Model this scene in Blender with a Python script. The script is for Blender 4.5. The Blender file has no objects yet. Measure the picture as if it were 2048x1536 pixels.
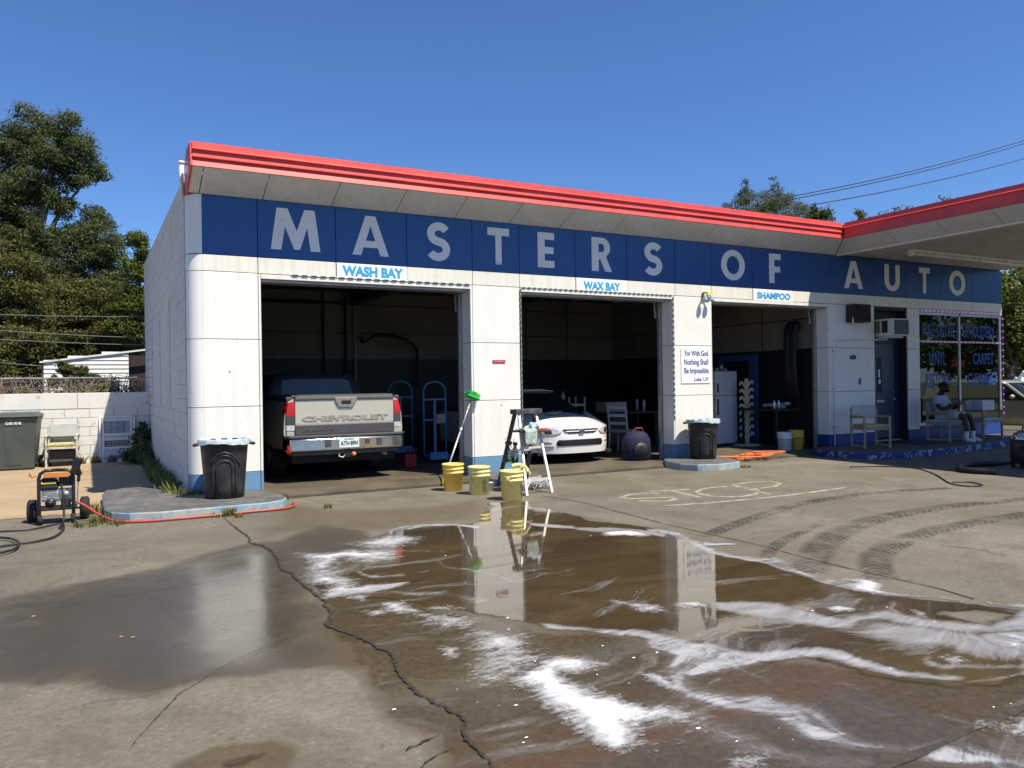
import bpy, math, random
import numpy as np
from mathutils import Vector, Matrix
random.seed(7); rng = np.random.default_rng(7)
R = math.radians
SC = bpy.context.scene
COL = SC.collection

# ------------------------------------------------------------------ camera, sky, sun, exposure
cam = bpy.data.cameras.new('camera'); camo = bpy.data.objects.new('camera', cam); COL.objects.link(camo)
YAW, PIT, ROL = -0.49779616, 0.00086355, -0.01469580
Mc = Matrix.Rotation(YAW, 3, 'Z') @ Matrix.Rotation(PIT, 3, 'X')
rt = Mc @ Vector((math.cos(ROL), 0, math.sin(ROL))); up = Mc @ Vector((-math.sin(ROL), 0, math.cos(ROL))); bk = -(Mc @ Vector((0, 1, 0)))
M4 = Matrix((rt, up, bk)).transposed().to_4x4(); M4.translation = (0, -11.2, 1.5)
camo.matrix_world = M4
cam.sensor_width = 36; cam.lens = 36 * 1568.2978 / 2048; cam.clip_start = .05; cam.clip_end = 600
SC.camera = camo
SUN = Vector((0.26, -0.534, 1.0)).normalized()          # towards the sun
world = bpy.data.worlds.new('World'); SC.world = world; world.use_nodes = True
wn, wl = world.node_tree.nodes, world.node_tree.links
sky = wn.new('ShaderNodeTexSky'); sky.sky_type = 'NISHITA'; sky.sun_disc = False
sky.sun_elevation = math.asin(SUN.z); sky.sun_rotation = math.atan2(SUN.x, SUN.y)
sky.altitude = 0; sky.air_density = 1.0; sky.dust_density = 0.15; sky.ozone_density = 3.0
bg = wn['Background']; bg.inputs[1].default_value = 0.070
tint = wn.new('ShaderNodeMix'); tint.data_type = 'RGBA'; tint.blend_type = 'MULTIPLY'; tint.inputs[0].default_value = 1.0; tint.inputs[7].default_value = (.68, .95, 1.36, 1)   # deep dry-air blue
wl.new(sky.outputs[0], tint.inputs[6]); wl.new(tint.outputs[2], bg.inputs[0])
sun = bpy.data.lights.new('sun', 'SUN'); suno = bpy.data.objects.new('sun', sun); COL.objects.link(suno)
sun.energy = 5.0; sun.angle = R(0.53); sun.color = (1.0, .92, .77)
suno.rotation_euler = SUN.to_track_quat('Z', 'Y').to_euler(); suno.location = (8, -20, 20)
SC.view_settings.view_transform = 'Standard'; SC.view_settings.look = 'None'
SC.view_settings.exposure = 0.6; SC.view_settings.gamma = 1.0; SC.view_settings.use_curve_mapping = False
SC.cycles.max_bounces = 8; SC.cycles.transparent_max_bounces = 24

# ------------------------------------------------------------------ materials
def node(nt, t, **k):
    n = nt.nodes.new('ShaderNode' + t)
    for a, b in k.items():
        if a.startswith('i_'): n.inputs[int(a[2:])].default_value = b
        else: setattr(n, a, b)
    return n
def ramp(nt, fac, stops, interp='LINEAR'):
    r = nt.nodes.new('ShaderNodeValToRGB'); r.color_ramp.interpolation = interp
    e = r.color_ramp.elements
    while len(e) < len(stops): e.new(.5)
    for el, (p, c) in zip(e, stops):
        el.position = p; el.color = (c, c, c, 1) if not hasattr(c, '__len__') else (*c[:3], 1)
    nt.links.new(fac, r.inputs[0]); return r.outputs[0]
def mixc(nt, fac, a, b, mode='MIX'):
    m = nt.nodes.new('ShaderNodeMix'); m.data_type = 'RGBA'; m.blend_type = mode
    for s, v in ((0, fac), (6, a), (7, b)):
        if hasattr(v, 'links') or hasattr(v, 'is_linked'): nt.links.new(v, m.inputs[s])
        elif s == 0: m.inputs[0].default_value = v
        else: m.inputs[s].default_value = (*v[:3], 1)
    return m.outputs[2]
def math_(nt, op, a, b=None, c=None, clamp=False):
    m = nt.nodes.new('ShaderNodeMath'); m.operation = op; m.use_clamp = clamp
    for i, v in enumerate((a, b, c)):
        if v is None: continue
        if hasattr(v, 'is_linked'): nt.links.new(v, m.inputs[i])
        else: m.inputs[i].default_value = v
    return m.outputs[0]
def noise(nt, vec, scale, detail=4, rough=.55, dist=0.0):
    n = node(nt, 'TexNoise'); n.inputs['Scale'].default_value = scale; n.inputs['Detail'].default_value = detail
    n.inputs['Roughness'].default_value = rough; n.inputs['Distortion'].default_value = dist
    if vec is not None: nt.links.new(vec, n.inputs['Vector'])
    return n.outputs[0]
def coords(nt, kind='Object', scale=(1, 1, 1)):
    t = node(nt, 'TexCoord'); o = t.outputs[kind]
    if kind == 'World':
        pass
    if scale != (1, 1, 1):
        m = node(nt, 'Mapping'); m.inputs['Scale'].default_value = scale; nt.links.new(o, m.inputs[0]); o = m.outputs[0]
    return o
def wpos(nt, scale=(1, 1, 1)):
    g = node(nt, 'NewGeometry'); o = g.outputs['Position']
    if scale != (1, 1, 1):
        m = node(nt, 'Mapping'); m.inputs['Scale'].default_value = scale; nt.links.new(o, m.inputs[0]); o = m.outputs[0]
    return o
def attr(nt, name):
    a = node(nt, 'Attribute'); a.attribute_name = name; return a.outputs['Fac']
def bump(nt, h, strength=.3, dist=.01):
    b = node(nt, 'Bump'); b.inputs['Strength'].default_value = strength; b.inputs['Distance'].default_value = dist
    nt.links.new(h, b.inputs['Height']); return b.outputs[0]
def newmat(name):
    m = bpy.data.materials.new(name); m.use_nodes = True
    return m, m.node_tree, m.node_tree.nodes['Principled BSDF']
MATS = {}
def mat(name, col, rough=.6, metal=0.0, var=.12, vs=6.0, grime=0.0, gcol=(.10, .08, .06), gs=3.0, bmp=0.0, bs=40.0, coat=0.0, spec=.5, streak=0.0, emit=None, trans=0.0, ior=1.45, alpha=1.0):
    """procedural paint / plastic / cloth: colour with noise variation, grime blotches, vertical streaks and fine relief"""
    if name in MATS: return MATS[name]
    m, nt, b = newmat(name); P = coords(nt)
    c = tuple(col)
    n = noise(nt, P, vs, 5)
    lo = tuple(max(0, x * (1 - var)) for x in c); hi = tuple(min(1, x * (1 + var)) for x in c)
    out = ramp(nt, n, [(.3, lo), (.7, hi)])
    if grime > 0:
        g = ramp(nt, noise(nt, P, gs, 7, .65), [(.48, 0), (.75, 1)])
        out = mixc(nt, math_(nt, 'MULTIPLY', g, grime), out, gcol)
    if streak > 0:
        W = wpos(nt, (9, 9, .55)); s = ramp(nt, noise(nt, W, 1.6, 6, .6), [(.5, 0), (.78, 1)])
        out = mixc(nt, math_(nt, 'MULTIPLY', s, streak), out, gcol)
    nt.links.new(out, b.inputs['Base Color'])
    b.inputs['Roughness'].default_value = rough; b.inputs['Metallic'].default_value = metal
    b.inputs['Specular IOR Level'].default_value = spec
    b.inputs['Coat Weight'].default_value = coat; b.inputs['Coat Roughness'].default_value = .08
    b.inputs['IOR'].default_value = ior
    if trans: b.inputs['Transmission Weight'].default_value = trans
    if alpha < 1: b.inputs['Alpha'].default_value = alpha
    if bmp > 0: nt.links.new(bump(nt, noise(nt, P, bs, 6, .6), bmp), b.inputs['Normal'])
    if emit: b.inputs['Emission Color'].default_value = (*emit[:3], 1); b.inputs['Emission Strength'].default_value = emit[3]
    MATS[name] = m; return m

# ------------------------------------------------------------------ mesh helpers
class MB:
    def __init__(s): s.v = []; s.f = []
    def add(s, vs, fs):
        k = len(s.v); s.v += [tuple(v) for v in vs]; s.f += [tuple(i + k for i in f) for f in fs]; return s
    def box(s, x0, x1, y0, y1, z0, z1, M=None):
        vs = [Vector(p) for p in ((x0, y0, z0), (x1, y0, z0), (x1, y1, z0), (x0, y1, z0), (x0, y0, z1), (x1, y0, z1), (x1, y1, z1), (x0, y1, z1))]
        if M is not None: vs = [M @ v for v in vs]
        return s.add(vs, [(0, 3, 2, 1), (4, 5, 6, 7), (0, 1, 5, 4), (1, 2, 6, 5), (2, 3, 7, 6), (3, 0, 4, 7)])
    def bar(s, p, q, w, d, up=(0, 0, 1)):
        p, q = Vector(p), Vector(q); z = (q - p); L = z.length; z.normalize()
        u = Vector(up)
        if abs(u.dot(z)) > .97: u = Vector((0, 1, 0))
        x = u.cross(z).normalized(); y = z.cross(x)
        M = Matrix((x, y, z)).transposed().to_4x4(); M.translation = p
        return s.box(-w / 2, w / 2, -d / 2, d / 2, 0, L, M)
    def rings(s, rings, close=True, cap=True):
        n = len(rings[0]); k = len(s.v)
        for r in rings: s.v += [tuple(p) for p in r]
        for i in range(len(rings) - 1):
            for j in range(n if close else n - 1):
                a = k + i * n + j; b = k + i * n + (j + 1) % n
                s.f.append((a, b, b + n, a + n))
        if cap and close:
            s.f.append(tuple(k + j for j in reversed(range(n)))); s.f.append(tuple(k + (len(rings) - 1) * n + j for j in range(n)))
        return s
    def tube(s, pts, r, n=8, cap=True):
        pts = [Vector(p) for p in pts]; rs = r if hasattr(r, '__len__') else [r] * len(pts)
        out = []; u = None
        for i, p in enumerate(pts):
            d = (pts[min(i + 1, len(pts) - 1)] - pts[max(i - 1, 0)]).normalized()
            if u is None:
                u = Vector((0, 0, 1)) if abs(d.z) < .9 else Vector((1, 0, 0))
            u = (u - d * u.dot(d)).normalized(); w = d.cross(u)
            out.append([p + (u * math.cos(2 * math.pi * j / n) + w * math.sin(2 * math.pi * j / n)) * rs[i] for j in range(n)])
        return s.rings(out, True, cap)
    def cyl(s, p, q, r, n=16, r2=None): return s.tube([p, q], [r, r if r2 is None else r2], n)
    def lathe(s, prof, n=24, c=(0, 0, 0), sx=1, sy=1):
        return s.rings([[(c[0] + r * sx * math.cos(2 * math.pi * j / n), c[1] + r * sy * math.sin(2 * math.pi * j / n), c[2] + z) for j in range(n)] for r, z in prof], True, True)
    def ball(s, c, rx, ry=None, rz=None, n=12, m=8):
        ry = rx if ry is None else ry; rz = rx if rz is None else rz
        return s.rings([[(c[0] + rx * math.sin(t) * math.cos(2 * math.pi * j / n), c[1] + ry * math.sin(t) * math.sin(2 * math.pi * j / n), c[2] - rz * math.cos(t)) for j in range(n)]
                        for t in [max(.02, min(math.pi - .02, math.pi * i / m)) for i in range(m + 1)]], True, True)
    def prism(s, poly, h0, h1, f):
        """poly of (a,b); f(a,b,h) -> xyz"""
        return s.rings([[f(a, b, h0) for a, b in poly], [f(a, b, h1) for a, b in poly]])
    def grid(s, nu, nv, f):
        k = len(s.v)
        for i in range(nu + 1):
            for j in range(nv + 1): s.v.append(tuple(f(i / nu, j / nv)))
        for i in range(nu):
            for j in range(nv):
                a = k + i * (nv + 1) + j; s.f.append((a, a + nv + 1, a + nv + 2, a + 1))
        return s
    def mesh(s, name, m, smooth=False):
        me = bpy.data.meshes.new(name); me.from_pydata(s.v, [], s.f); me.materials.append(m)
        if smooth: me.polygons.foreach_set('use_smooth', [True] * len(me.polygons))
        return me
    def build(s, name, m, parent=None, smooth=False, bev=0.0, loc=None, solid=0.0, sub=0, seg=2):
        return link(name, s.mesh(name, m, smooth), parent, bev, loc, solid, sub, seg)
def link(name, me, parent=None, bev=0.0, loc=None, solid=0.0, sub=0, seg=2):
    o = bpy.data.objects.new(name, me); COL.objects.link(o)
    if parent is not None: o.parent = parent
    if loc is not None: o.location = loc
    if solid: md = o.modifiers.new('solid', 'SOLIDIFY'); md.thickness = solid; md.offset = 0
    if bev:
        md = o.modifiers.new('bevel', 'BEVEL'); md.width = bev; md.segments = seg; md.limit_method = 'ANGLE'; md.angle_limit = R(35)
    if sub: md = o.modifiers.new('sub', 'SUBSURF'); md.levels = sub; md.render_levels = sub
    return o
def smooth_angle(o, deg=40):
    me = o.data; me.polygons.foreach_set('use_smooth', [True] * len(me.polygons))
    try: me.set_sharp_from_angle(angle=R(deg))
    except Exception: pass
    return o
def tag(o, label=None, cat=None, group=None, kind=None):
    if label: o['label'] = label
    if cat: o['category'] = cat
    if group: o['group'] = group
    if kind: o['kind'] = kind
    return o
def thing(name, label, cat, loc=(0, 0, 0), rz=0.0, group=None):
    o = bpy.data.objects.new(name, None); o.empty_display_size = .2; COL.objects.link(o)
    o.location = loc; o.rotation_euler = (0, 0, rz); return tag(o, label, cat, group)
def copy_tree(o, parent=None):
    c = o.copy(); COL.objects.link(c)
    if parent is not None: c.parent = parent
    for ch in list(o.children): copy_tree(ch, c)
    return c
def text_mesh(txt, size, m, bold=0.0, width=1.0, ext=.002, name='lettering', align='CENTER', spacing=1.0, line=1.0):
    cu = bpy.data.curves.new(name, 'FONT'); cu.body = txt; cu.size = size; cu.offset = bold; cu.extrude = ext
    cu.align_x = align; cu.align_y = 'CENTER'; cu.space_character = spacing; cu.space_line = line; cu.resolution_u = 3
    o = bpy.data.objects.new(name, cu); COL.objects.link(o)
    bpy.context.view_layer.update()
    me = bpy.data.meshes.new_from_object(o.evaluated_get(bpy.context.evaluated_depsgraph_get()))
    bpy.data.objects.remove(o); bpy.data.curves.remove(cu)
    n = len(me.vertices); co = np.empty(n * 3); me.vertices.foreach_get('co', co); co = co.reshape(-1, 3); co[:, 0] *= width
    me.vertices.foreach_set('co', co.ravel()); me.materials.clear(); me.materials.append(m); me.name = name; me.update()
    return me
def text_fit(me, w, h):
    n = len(me.vertices); co = np.empty(n * 3); me.vertices.foreach_get('co', co); co = co.reshape(-1, 3)
    for a, s in ((0, w), (1, h)):
        lo, hi = co[:, a].min(), co[:, a].max(); co[:, a] = (co[:, a] - (lo + hi) / 2) * s / (hi - lo)
    me.vertices.foreach_set('co', co.ravel()); me.update(); return me
FRONT = (R(90), 0, 0)                                      # text in the x-z plane, read from -y
def put_text(me, name, loc, rot=FRONT, parent=None):
    o = link(name, me, parent, loc=loc); o.rotation_euler = rot; return o
def arrmesh(name, V, F, m, attrs=None, smooth=False):
    me = bpy.data.meshes.new(name); V = np.asarray(V, np.float32); F = np.asarray(F, np.int32); k = F.shape[1]
    me.vertices.add(len(V)); me.vertices.foreach_set('co', V.ravel())
    me.loops.add(F.size); me.loops.foreach_set('vertex_index', F.ravel())
    me.polygons.add(len(F)); me.polygons.foreach_set('loop_start', np.arange(0, F.size, k, dtype=np.int32)); me.polygons.foreach_set('loop_total', np.full(len(F), k, np.int32))
    if smooth: me.polygons.foreach_set('use_smooth', np.ones(len(F), bool))
    for an, val in (attrs or {}).items():
        a = me.attributes.new(an, 'FLOAT', 'POINT'); a.data.foreach_set('value', np.asarray(val, np.float32))
    me.materials.append(m); me.update(calc_edges=True); me.validate(); return me

# ------------------------------------------------------------------ ground: fields for wetness, stains and soap
def lattice(x, y, seed):
    xi = np.floor(x).astype(np.int64); yi = np.floor(y).astype(np.int64); fx = x - xi; fy = y - yi
    fx = fx * fx * (3 - 2 * fx); fy = fy * fy * (3 - 2 * fy)
    def h(a, b):
        n = (a * 374761393 + b * 668265263 + seed * 974634777) & 0x7fffffff
        n = ((n ^ (n >> 13)) * 1274126177) & 0x7fffffff
        return ((n ^ (n >> 16)) & 0xffff) / 65535.0
    return (h(xi, yi) * (1 - fx) + h(xi + 1, yi) * fx) * (1 - fy) + (h(xi, yi + 1) * (1 - fx) + h(xi + 1, yi + 1) * fx) * fy
def fbm(x, y, s, seed=1, o=4):
    t = 0; a = .5; n = 0
    for i in range(o): t = t + a * lattice(x * s, y * s, seed + i); n += a; a *= .55; s *= 2.03
    return t / n
def inside(X, Y, poly, soft):
    """soft coverage 0..1 of a ground polygon (metres)"""
    out = np.zeros(X.shape, np.float32); P = np.array(poly); mg = soft * 2 + .05
    sel = (X > P[:, 0].min() - mg) & (X < P[:, 0].max() + mg) & (Y > P[:, 1].min() - mg) & (Y < P[:, 1].max() + mg)
    x = X[sel]; y = Y[sel]
    if not x.size: return out
    ins = np.zeros(x.shape, bool); d2 = np.full(x.shape, 1e9)
    for i in range(len(P)):
        (ax, ay), (bx, by) = P[i - 1], P[i]
        c = (ay > y) != (by > y)
        if by != ay: ins ^= c & (x < (bx - ax) * (y - ay) / (by - ay) + ax)
        dx, dy = bx - ax, by - ay; L = dx * dx + dy * dy + 1e-9
        t = np.clip(((x - ax) * dx + (y - ay) * dy) / L, 0, 1)
        d2 = np.minimum(d2, (x - ax - t * dx) ** 2 + (y - ay - t * dy) ** 2)
    d = np.sqrt(d2) * np.where(ins, 1, -1); out[sel] = np.clip(.5 + d / (2 * soft), 0, 1); return out
STEP = .0175
GX0, GX1, GY0, GY1 = -3.0, 12.0, -10.0, .9
nx = int((GX1 - GX0) / STEP) + 1; ny = int((GY1 - GY0) / STEP) + 1
gx, gy = np.meshgrid(np.linspace(GX0, GX1, nx), np.linspace(GY0, GY1, ny), indexing='ij')
wx = gx + .22 * (fbm(gx, gy, 2.2, 11) - .5) + .05 * (fbm(gx, gy, 11, 21) - .5)
wy = gy + .30 * (fbm(gx, gy, 2.2, 31) - .5) + .07 * (fbm(gx, gy, 11, 41) - .5)
sx_ = gx + .10 * (fbm(gx, gy, 5, 12) - .5); sy_ = gy + .14 * (fbm(gx, gy, 5, 32) - .5)
POOL = [(2.462, -3.744), (2.863, -3.436), (3.387, -3.538), (3.763, -3.496), (4.522, -2.313), (4.938, -2.285), (4.808, -2.896), (4.846, -3.626), (4.86, -4.106), (5.062, -4.801), (5.055, -5.415), (4.887, -5.996), (4.94, -6.575), (4.848, -7.1), (4.853, -7.444), (5, -7.841), (5.301, -8.356), (5.506, -8.658), (4.49, -9.123), (3.682, -8.849), (3.534, -8.686), (3.481, -8.438), (3.397, -8.186), (3.086, -8.054), (3.024, -7.81), (2.779, -7.438), (2.437, -7.03), (2.212, -6.651), (2.023, -6.271), (1.833, -5.8), (1.509, -5.663), (1.552, -5.228), (1.884, -4.904), (2.207, -4.44)]
DAMPR = [(1.468, -5.544), (1.951, -5.681), (2.096, -6.438), (2.388, -6.93), (3.071, -7.839), (3.512, -8.414), (4.823, -9.198), (2.788, -10.035), (0.973, -8.843), (1.189, -8.342), (1.24, -8.102), (1.164, -7.946), (1.138, -7.801), (1.242, -7.46), (1.212, -7.125), (1.229, -6.566)]
DAMPL = [(-1.349, -4.058), (-0.577, -4.283), (-0.192, -4.182), (0.542, -3.914), (1.138, -3.429), (1.681, -3.33), (2.225, -2.671), (2.489, -3.259), (2.509, -3.833), (2.143, -4.635), (1.661, -4.964), (1.433, -5.677), (1.359, -6.536), (1.339, -7.115), (1.326, -7.276), (1.062, -6.975), (0.9, -6.939), (0.62, -6.905), (0.303, -7.005), (0.064, -6.805), (-0.043, -6.574), (-0.41, -6.356), (-0.958, -6.154)]
DAMPC = [(2.417, -3.146), (3.95, -3.431), (4.64, -2.082), (5.023, -2.652), (4.608, -3.467), (3.631, -3.766), (2.766, -3.697)]
SHEEN = [(0.529, -4.448), (1.039, -3.748), (1.465, -3.92), (1.45, -5.021), (1.308, -6.151), (0.95, -6.774), (0.624, -6.67), (0.467, -6.211), (0.425, -5.348)]
SPOT = [(0.295, -7.821), (0.358, -7.721), (0.4, -7.684), (0.463, -7.657), (0.667, -7.777), (0.716, -7.915), (0.66, -8.005), (0.585, -8.184), (0.283, -8.091)]
SPOTW = [(0.458, -7.839), (0.537, -7.826), (0.616, -7.851), (0.607, -7.897), (0.504, -7.914), (0.448, -7.91)]
DARKB = [(2.17, -0.926), (2.813, -1.837), (3.895, -2.089), (4.395, -1.915), (4.6, -2.16), (3.834, -3.354), (3.265, -3.28), (2.685, -3.32), (1.966, -2.852), (1.495, -3.181)]
RUSTY = [(2.988, -8.422), (3.007, -8.647), (3.04, -8.785), (2.882, -8.639), (2.829, -8.508)]
DRYISL = [(4.779, -8.037), (5.009, -8.178), (5.055, -8.308), (4.917, -8.371), (4.788, -8.34), (4.772, -8.161)]
wet = np.maximum.reduce([inside(wx, wy, POOL, .05) - 1.1 * inside(wx, wy, DRYISL, .05), .60 * inside(wx, wy, DAMPR, .08), .42 * inside(wx, wy, DAMPL, .25), .5 * inside(wx, wy, SHEEN, .26), .3 * inside(wx, wy, DAMPC, .15), .5 * inside(wx, wy, SPOT, .04), .95 * inside(wx, wy, SPOTW, .04)])
wet = np.clip(wet, 0, 1)
dark = np.maximum.reduce([.62 * inside(wx, wy, DARKB, .2), inside(wx, wy, DAMPL, .07) * (.50 + .75 * fbm(gx, gy, 1.6, 71)), inside(wx, wy, DAMPR, .07) * (.62 + .5 * fbm(gx, gy, 1.9, 73)), 1.0 * inside(wx, wy, SPOT, .03), .75 * wet])
sheen = inside(wx, wy, SHEEN, .30); left = np.clip(inside(wx, wy, DAMPL, .25) - inside(wx, wy, DAMPR, .25), 0, 1)
rust = inside(wx, wy, RUSTY, .15) + .5 * inside(wx, wy, [(1.944, -8.557), (2.242, -8.678), (2.156, -8.831), (1.853, -8.836)], .12)
psi = gy + .9 * (fbm(gx * .7, gy, .75, 401, 3) - .5) + .45 * (fbm(gx * .6, gy, 1.7, 407, 3) - .5) + .12 * (fbm(gx, gy, 5, 411, 3) - .5)   # stream function of the run-off
# soap: polygons (thick lather) and strokes (film)
LATHER = [(p, s, k) for p, s, k in (
 ([(1.869, -7.795), (1.935, -7.655), (2.032, -7.626), (2.115, -7.585), (2.224, -7.556), (2.328, -7.635), (2.402, -7.781), (2.249, -7.755), (2.156, -7.732), (2.104, -7.786), (2.113, -7.961), (2.11, -8.049), (2.181, -8.185), (2.215, -8.288), (2.309, -8.38), (2.356, -8.457), (2.255, -8.445), (2.151, -8.371), (2.062, -8.439), (2.002, -8.584), (1.943, -8.609), (1.881, -8.595), (1.86, -8.523), (1.875, -8.432), (1.885, -8.267), (1.896, -8.203), (1.883, -8.022), (1.894, -7.894)], .05, 1.0),
 ([(1.92, -7.103), (1.924, -7.237), (1.936, -7.337), (1.836, -7.456), (1.765, -7.491), (1.72, -7.643), (1.771, -7.68), (1.846, -7.647), (1.929, -7.609), (1.996, -7.551), (2.134, -7.561), (2.158, -7.486), (2.095, -7.402), (2.207, -7.191), (2.229, -7.006), (2.047, -6.896)], .09, .72),
 ([(1.745, -7.113), (1.778, -7.084), (1.851, -7.128), (1.816, -7.203), (1.766, -7.281), (1.717, -7.245)], .04, .8),
 ([(1.862, -6.361), (2.042, -6.438), (2.15, -6.632), (2.106, -6.832), (1.92, -6.719), (1.864, -6.551)], .10, .66),
 ([(1.774, -6.051), (1.88, -6.08), (1.921, -6.347), (1.788, -6.282)], .06, .85),
 ([(1.618, -5.753), (1.707, -5.731), (1.733, -5.823), (1.662, -5.874)], .05, .85),
 ([(1.621, -6.164), (1.717, -6.189), (1.695, -6.275), (1.629, -6.244)], .05, .75),
 ([(2.026, -6.241), (2.225, -6.397), (2.214, -6.459), (2.024, -6.333)], .05, .7),
 ([(2.155, -3.89), (2.404, -3.766), (2.647, -3.659), (2.859, -3.872), (2.763, -4.211), (2.471, -4.293), (2.282, -4.14)], .10, .70),
 ([(1.633, -4.014), (1.908, -4.219), (2.141, -4.211), (2.425, -4.486), (2.31, -4.74), (2.097, -4.774), (1.927, -4.469), (1.719, -5.048), (1.834, -5.328), (1.745, -5.49), (2.01, -5.57), (1.812, -5.696), (1.463, -5.665), (1.468, -5.544), (1.591, -5.331), (1.497, -5.141), (1.577, -4.762), (1.683, -4.485)], .09, .74),
 ([(4.545, -4.731), (4.814, -4.827), (4.81, -5.11), (4.596, -4.994), (4.475, -4.893)], .03, .95),
 ([(3.162, -6.777), (3.217, -6.774), (3.26, -6.927), (3.321, -7.051), (3.294, -7.186), (3.205, -7.131), (3.174, -7.012)], .04, .72),
 ([(3.486, -7.083), (3.603, -7.137), (3.569, -7.271), (3.44, -7.175)], .04, .8),
 ([(4.982, -7.241), (5.091, -7.287), (5.042, -7.429), (4.915, -7.514), (4.908, -7.646), (4.8, -7.599), (4.776, -7.487), (4.847, -7.391)], .035, 1.0),
 ([(4.263, -7.645), (4.325, -7.683), (4.354, -7.784), (4.297, -7.782), (4.239, -7.714)], .02, 1.0),
 ([(4.514, -8.611), (4.579, -8.65), (4.596, -8.734), (4.554, -8.757), (4.459, -8.676)], .03, .95),
 ([(4.675, -8.527), (4.724, -8.57), (4.694, -8.682), (4.639, -8.711), (4.656, -8.608)], .03, .9),
 ([(4.651, -7.966), (4.661, -8.02), (4.584, -8.13), (4.557, -8.098)], .03, .8),
 ([(4.009, -8.625), (4.102, -8.636), (4.064, -8.68), (3.941, -8.702)], .03, .8),
 ([(2.474, -7.976), (2.537, -8.029), (2.562, -8.134), (2.529, -8.215), (2.538, -8.289), (2.49, -8.234), (2.481, -8.144)], .03, .85),
 ([(2.38, -8.429), (2.442, -8.525), (2.289, -8.691), (2.269, -8.594), (2.294, -8.496)], .12, .55),
 ([(2.025, -8.567), (2.141, -8.645), (2.089, -8.675), (2, -8.662), (1.976, -8.618)], .10, .6),
 ([(2.242, -8.904), (2.304, -8.91), (2.329, -8.977), (2.255, -8.999), (2.161, -8.944)], .05, .85),
 ([(3.326, -9.213), (3.518, -9.217), (3.691, -9.223), (3.446, -9.353), (3.392, -9.287), (3.399, -9.238)], .05, .8),
 ([(2.192, -7.12), (2.266, -7.138), (2.155, -7.278), (2.138, -7.436), (2.035, -7.465), (2.021, -7.434)], .10, .6))]
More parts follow.
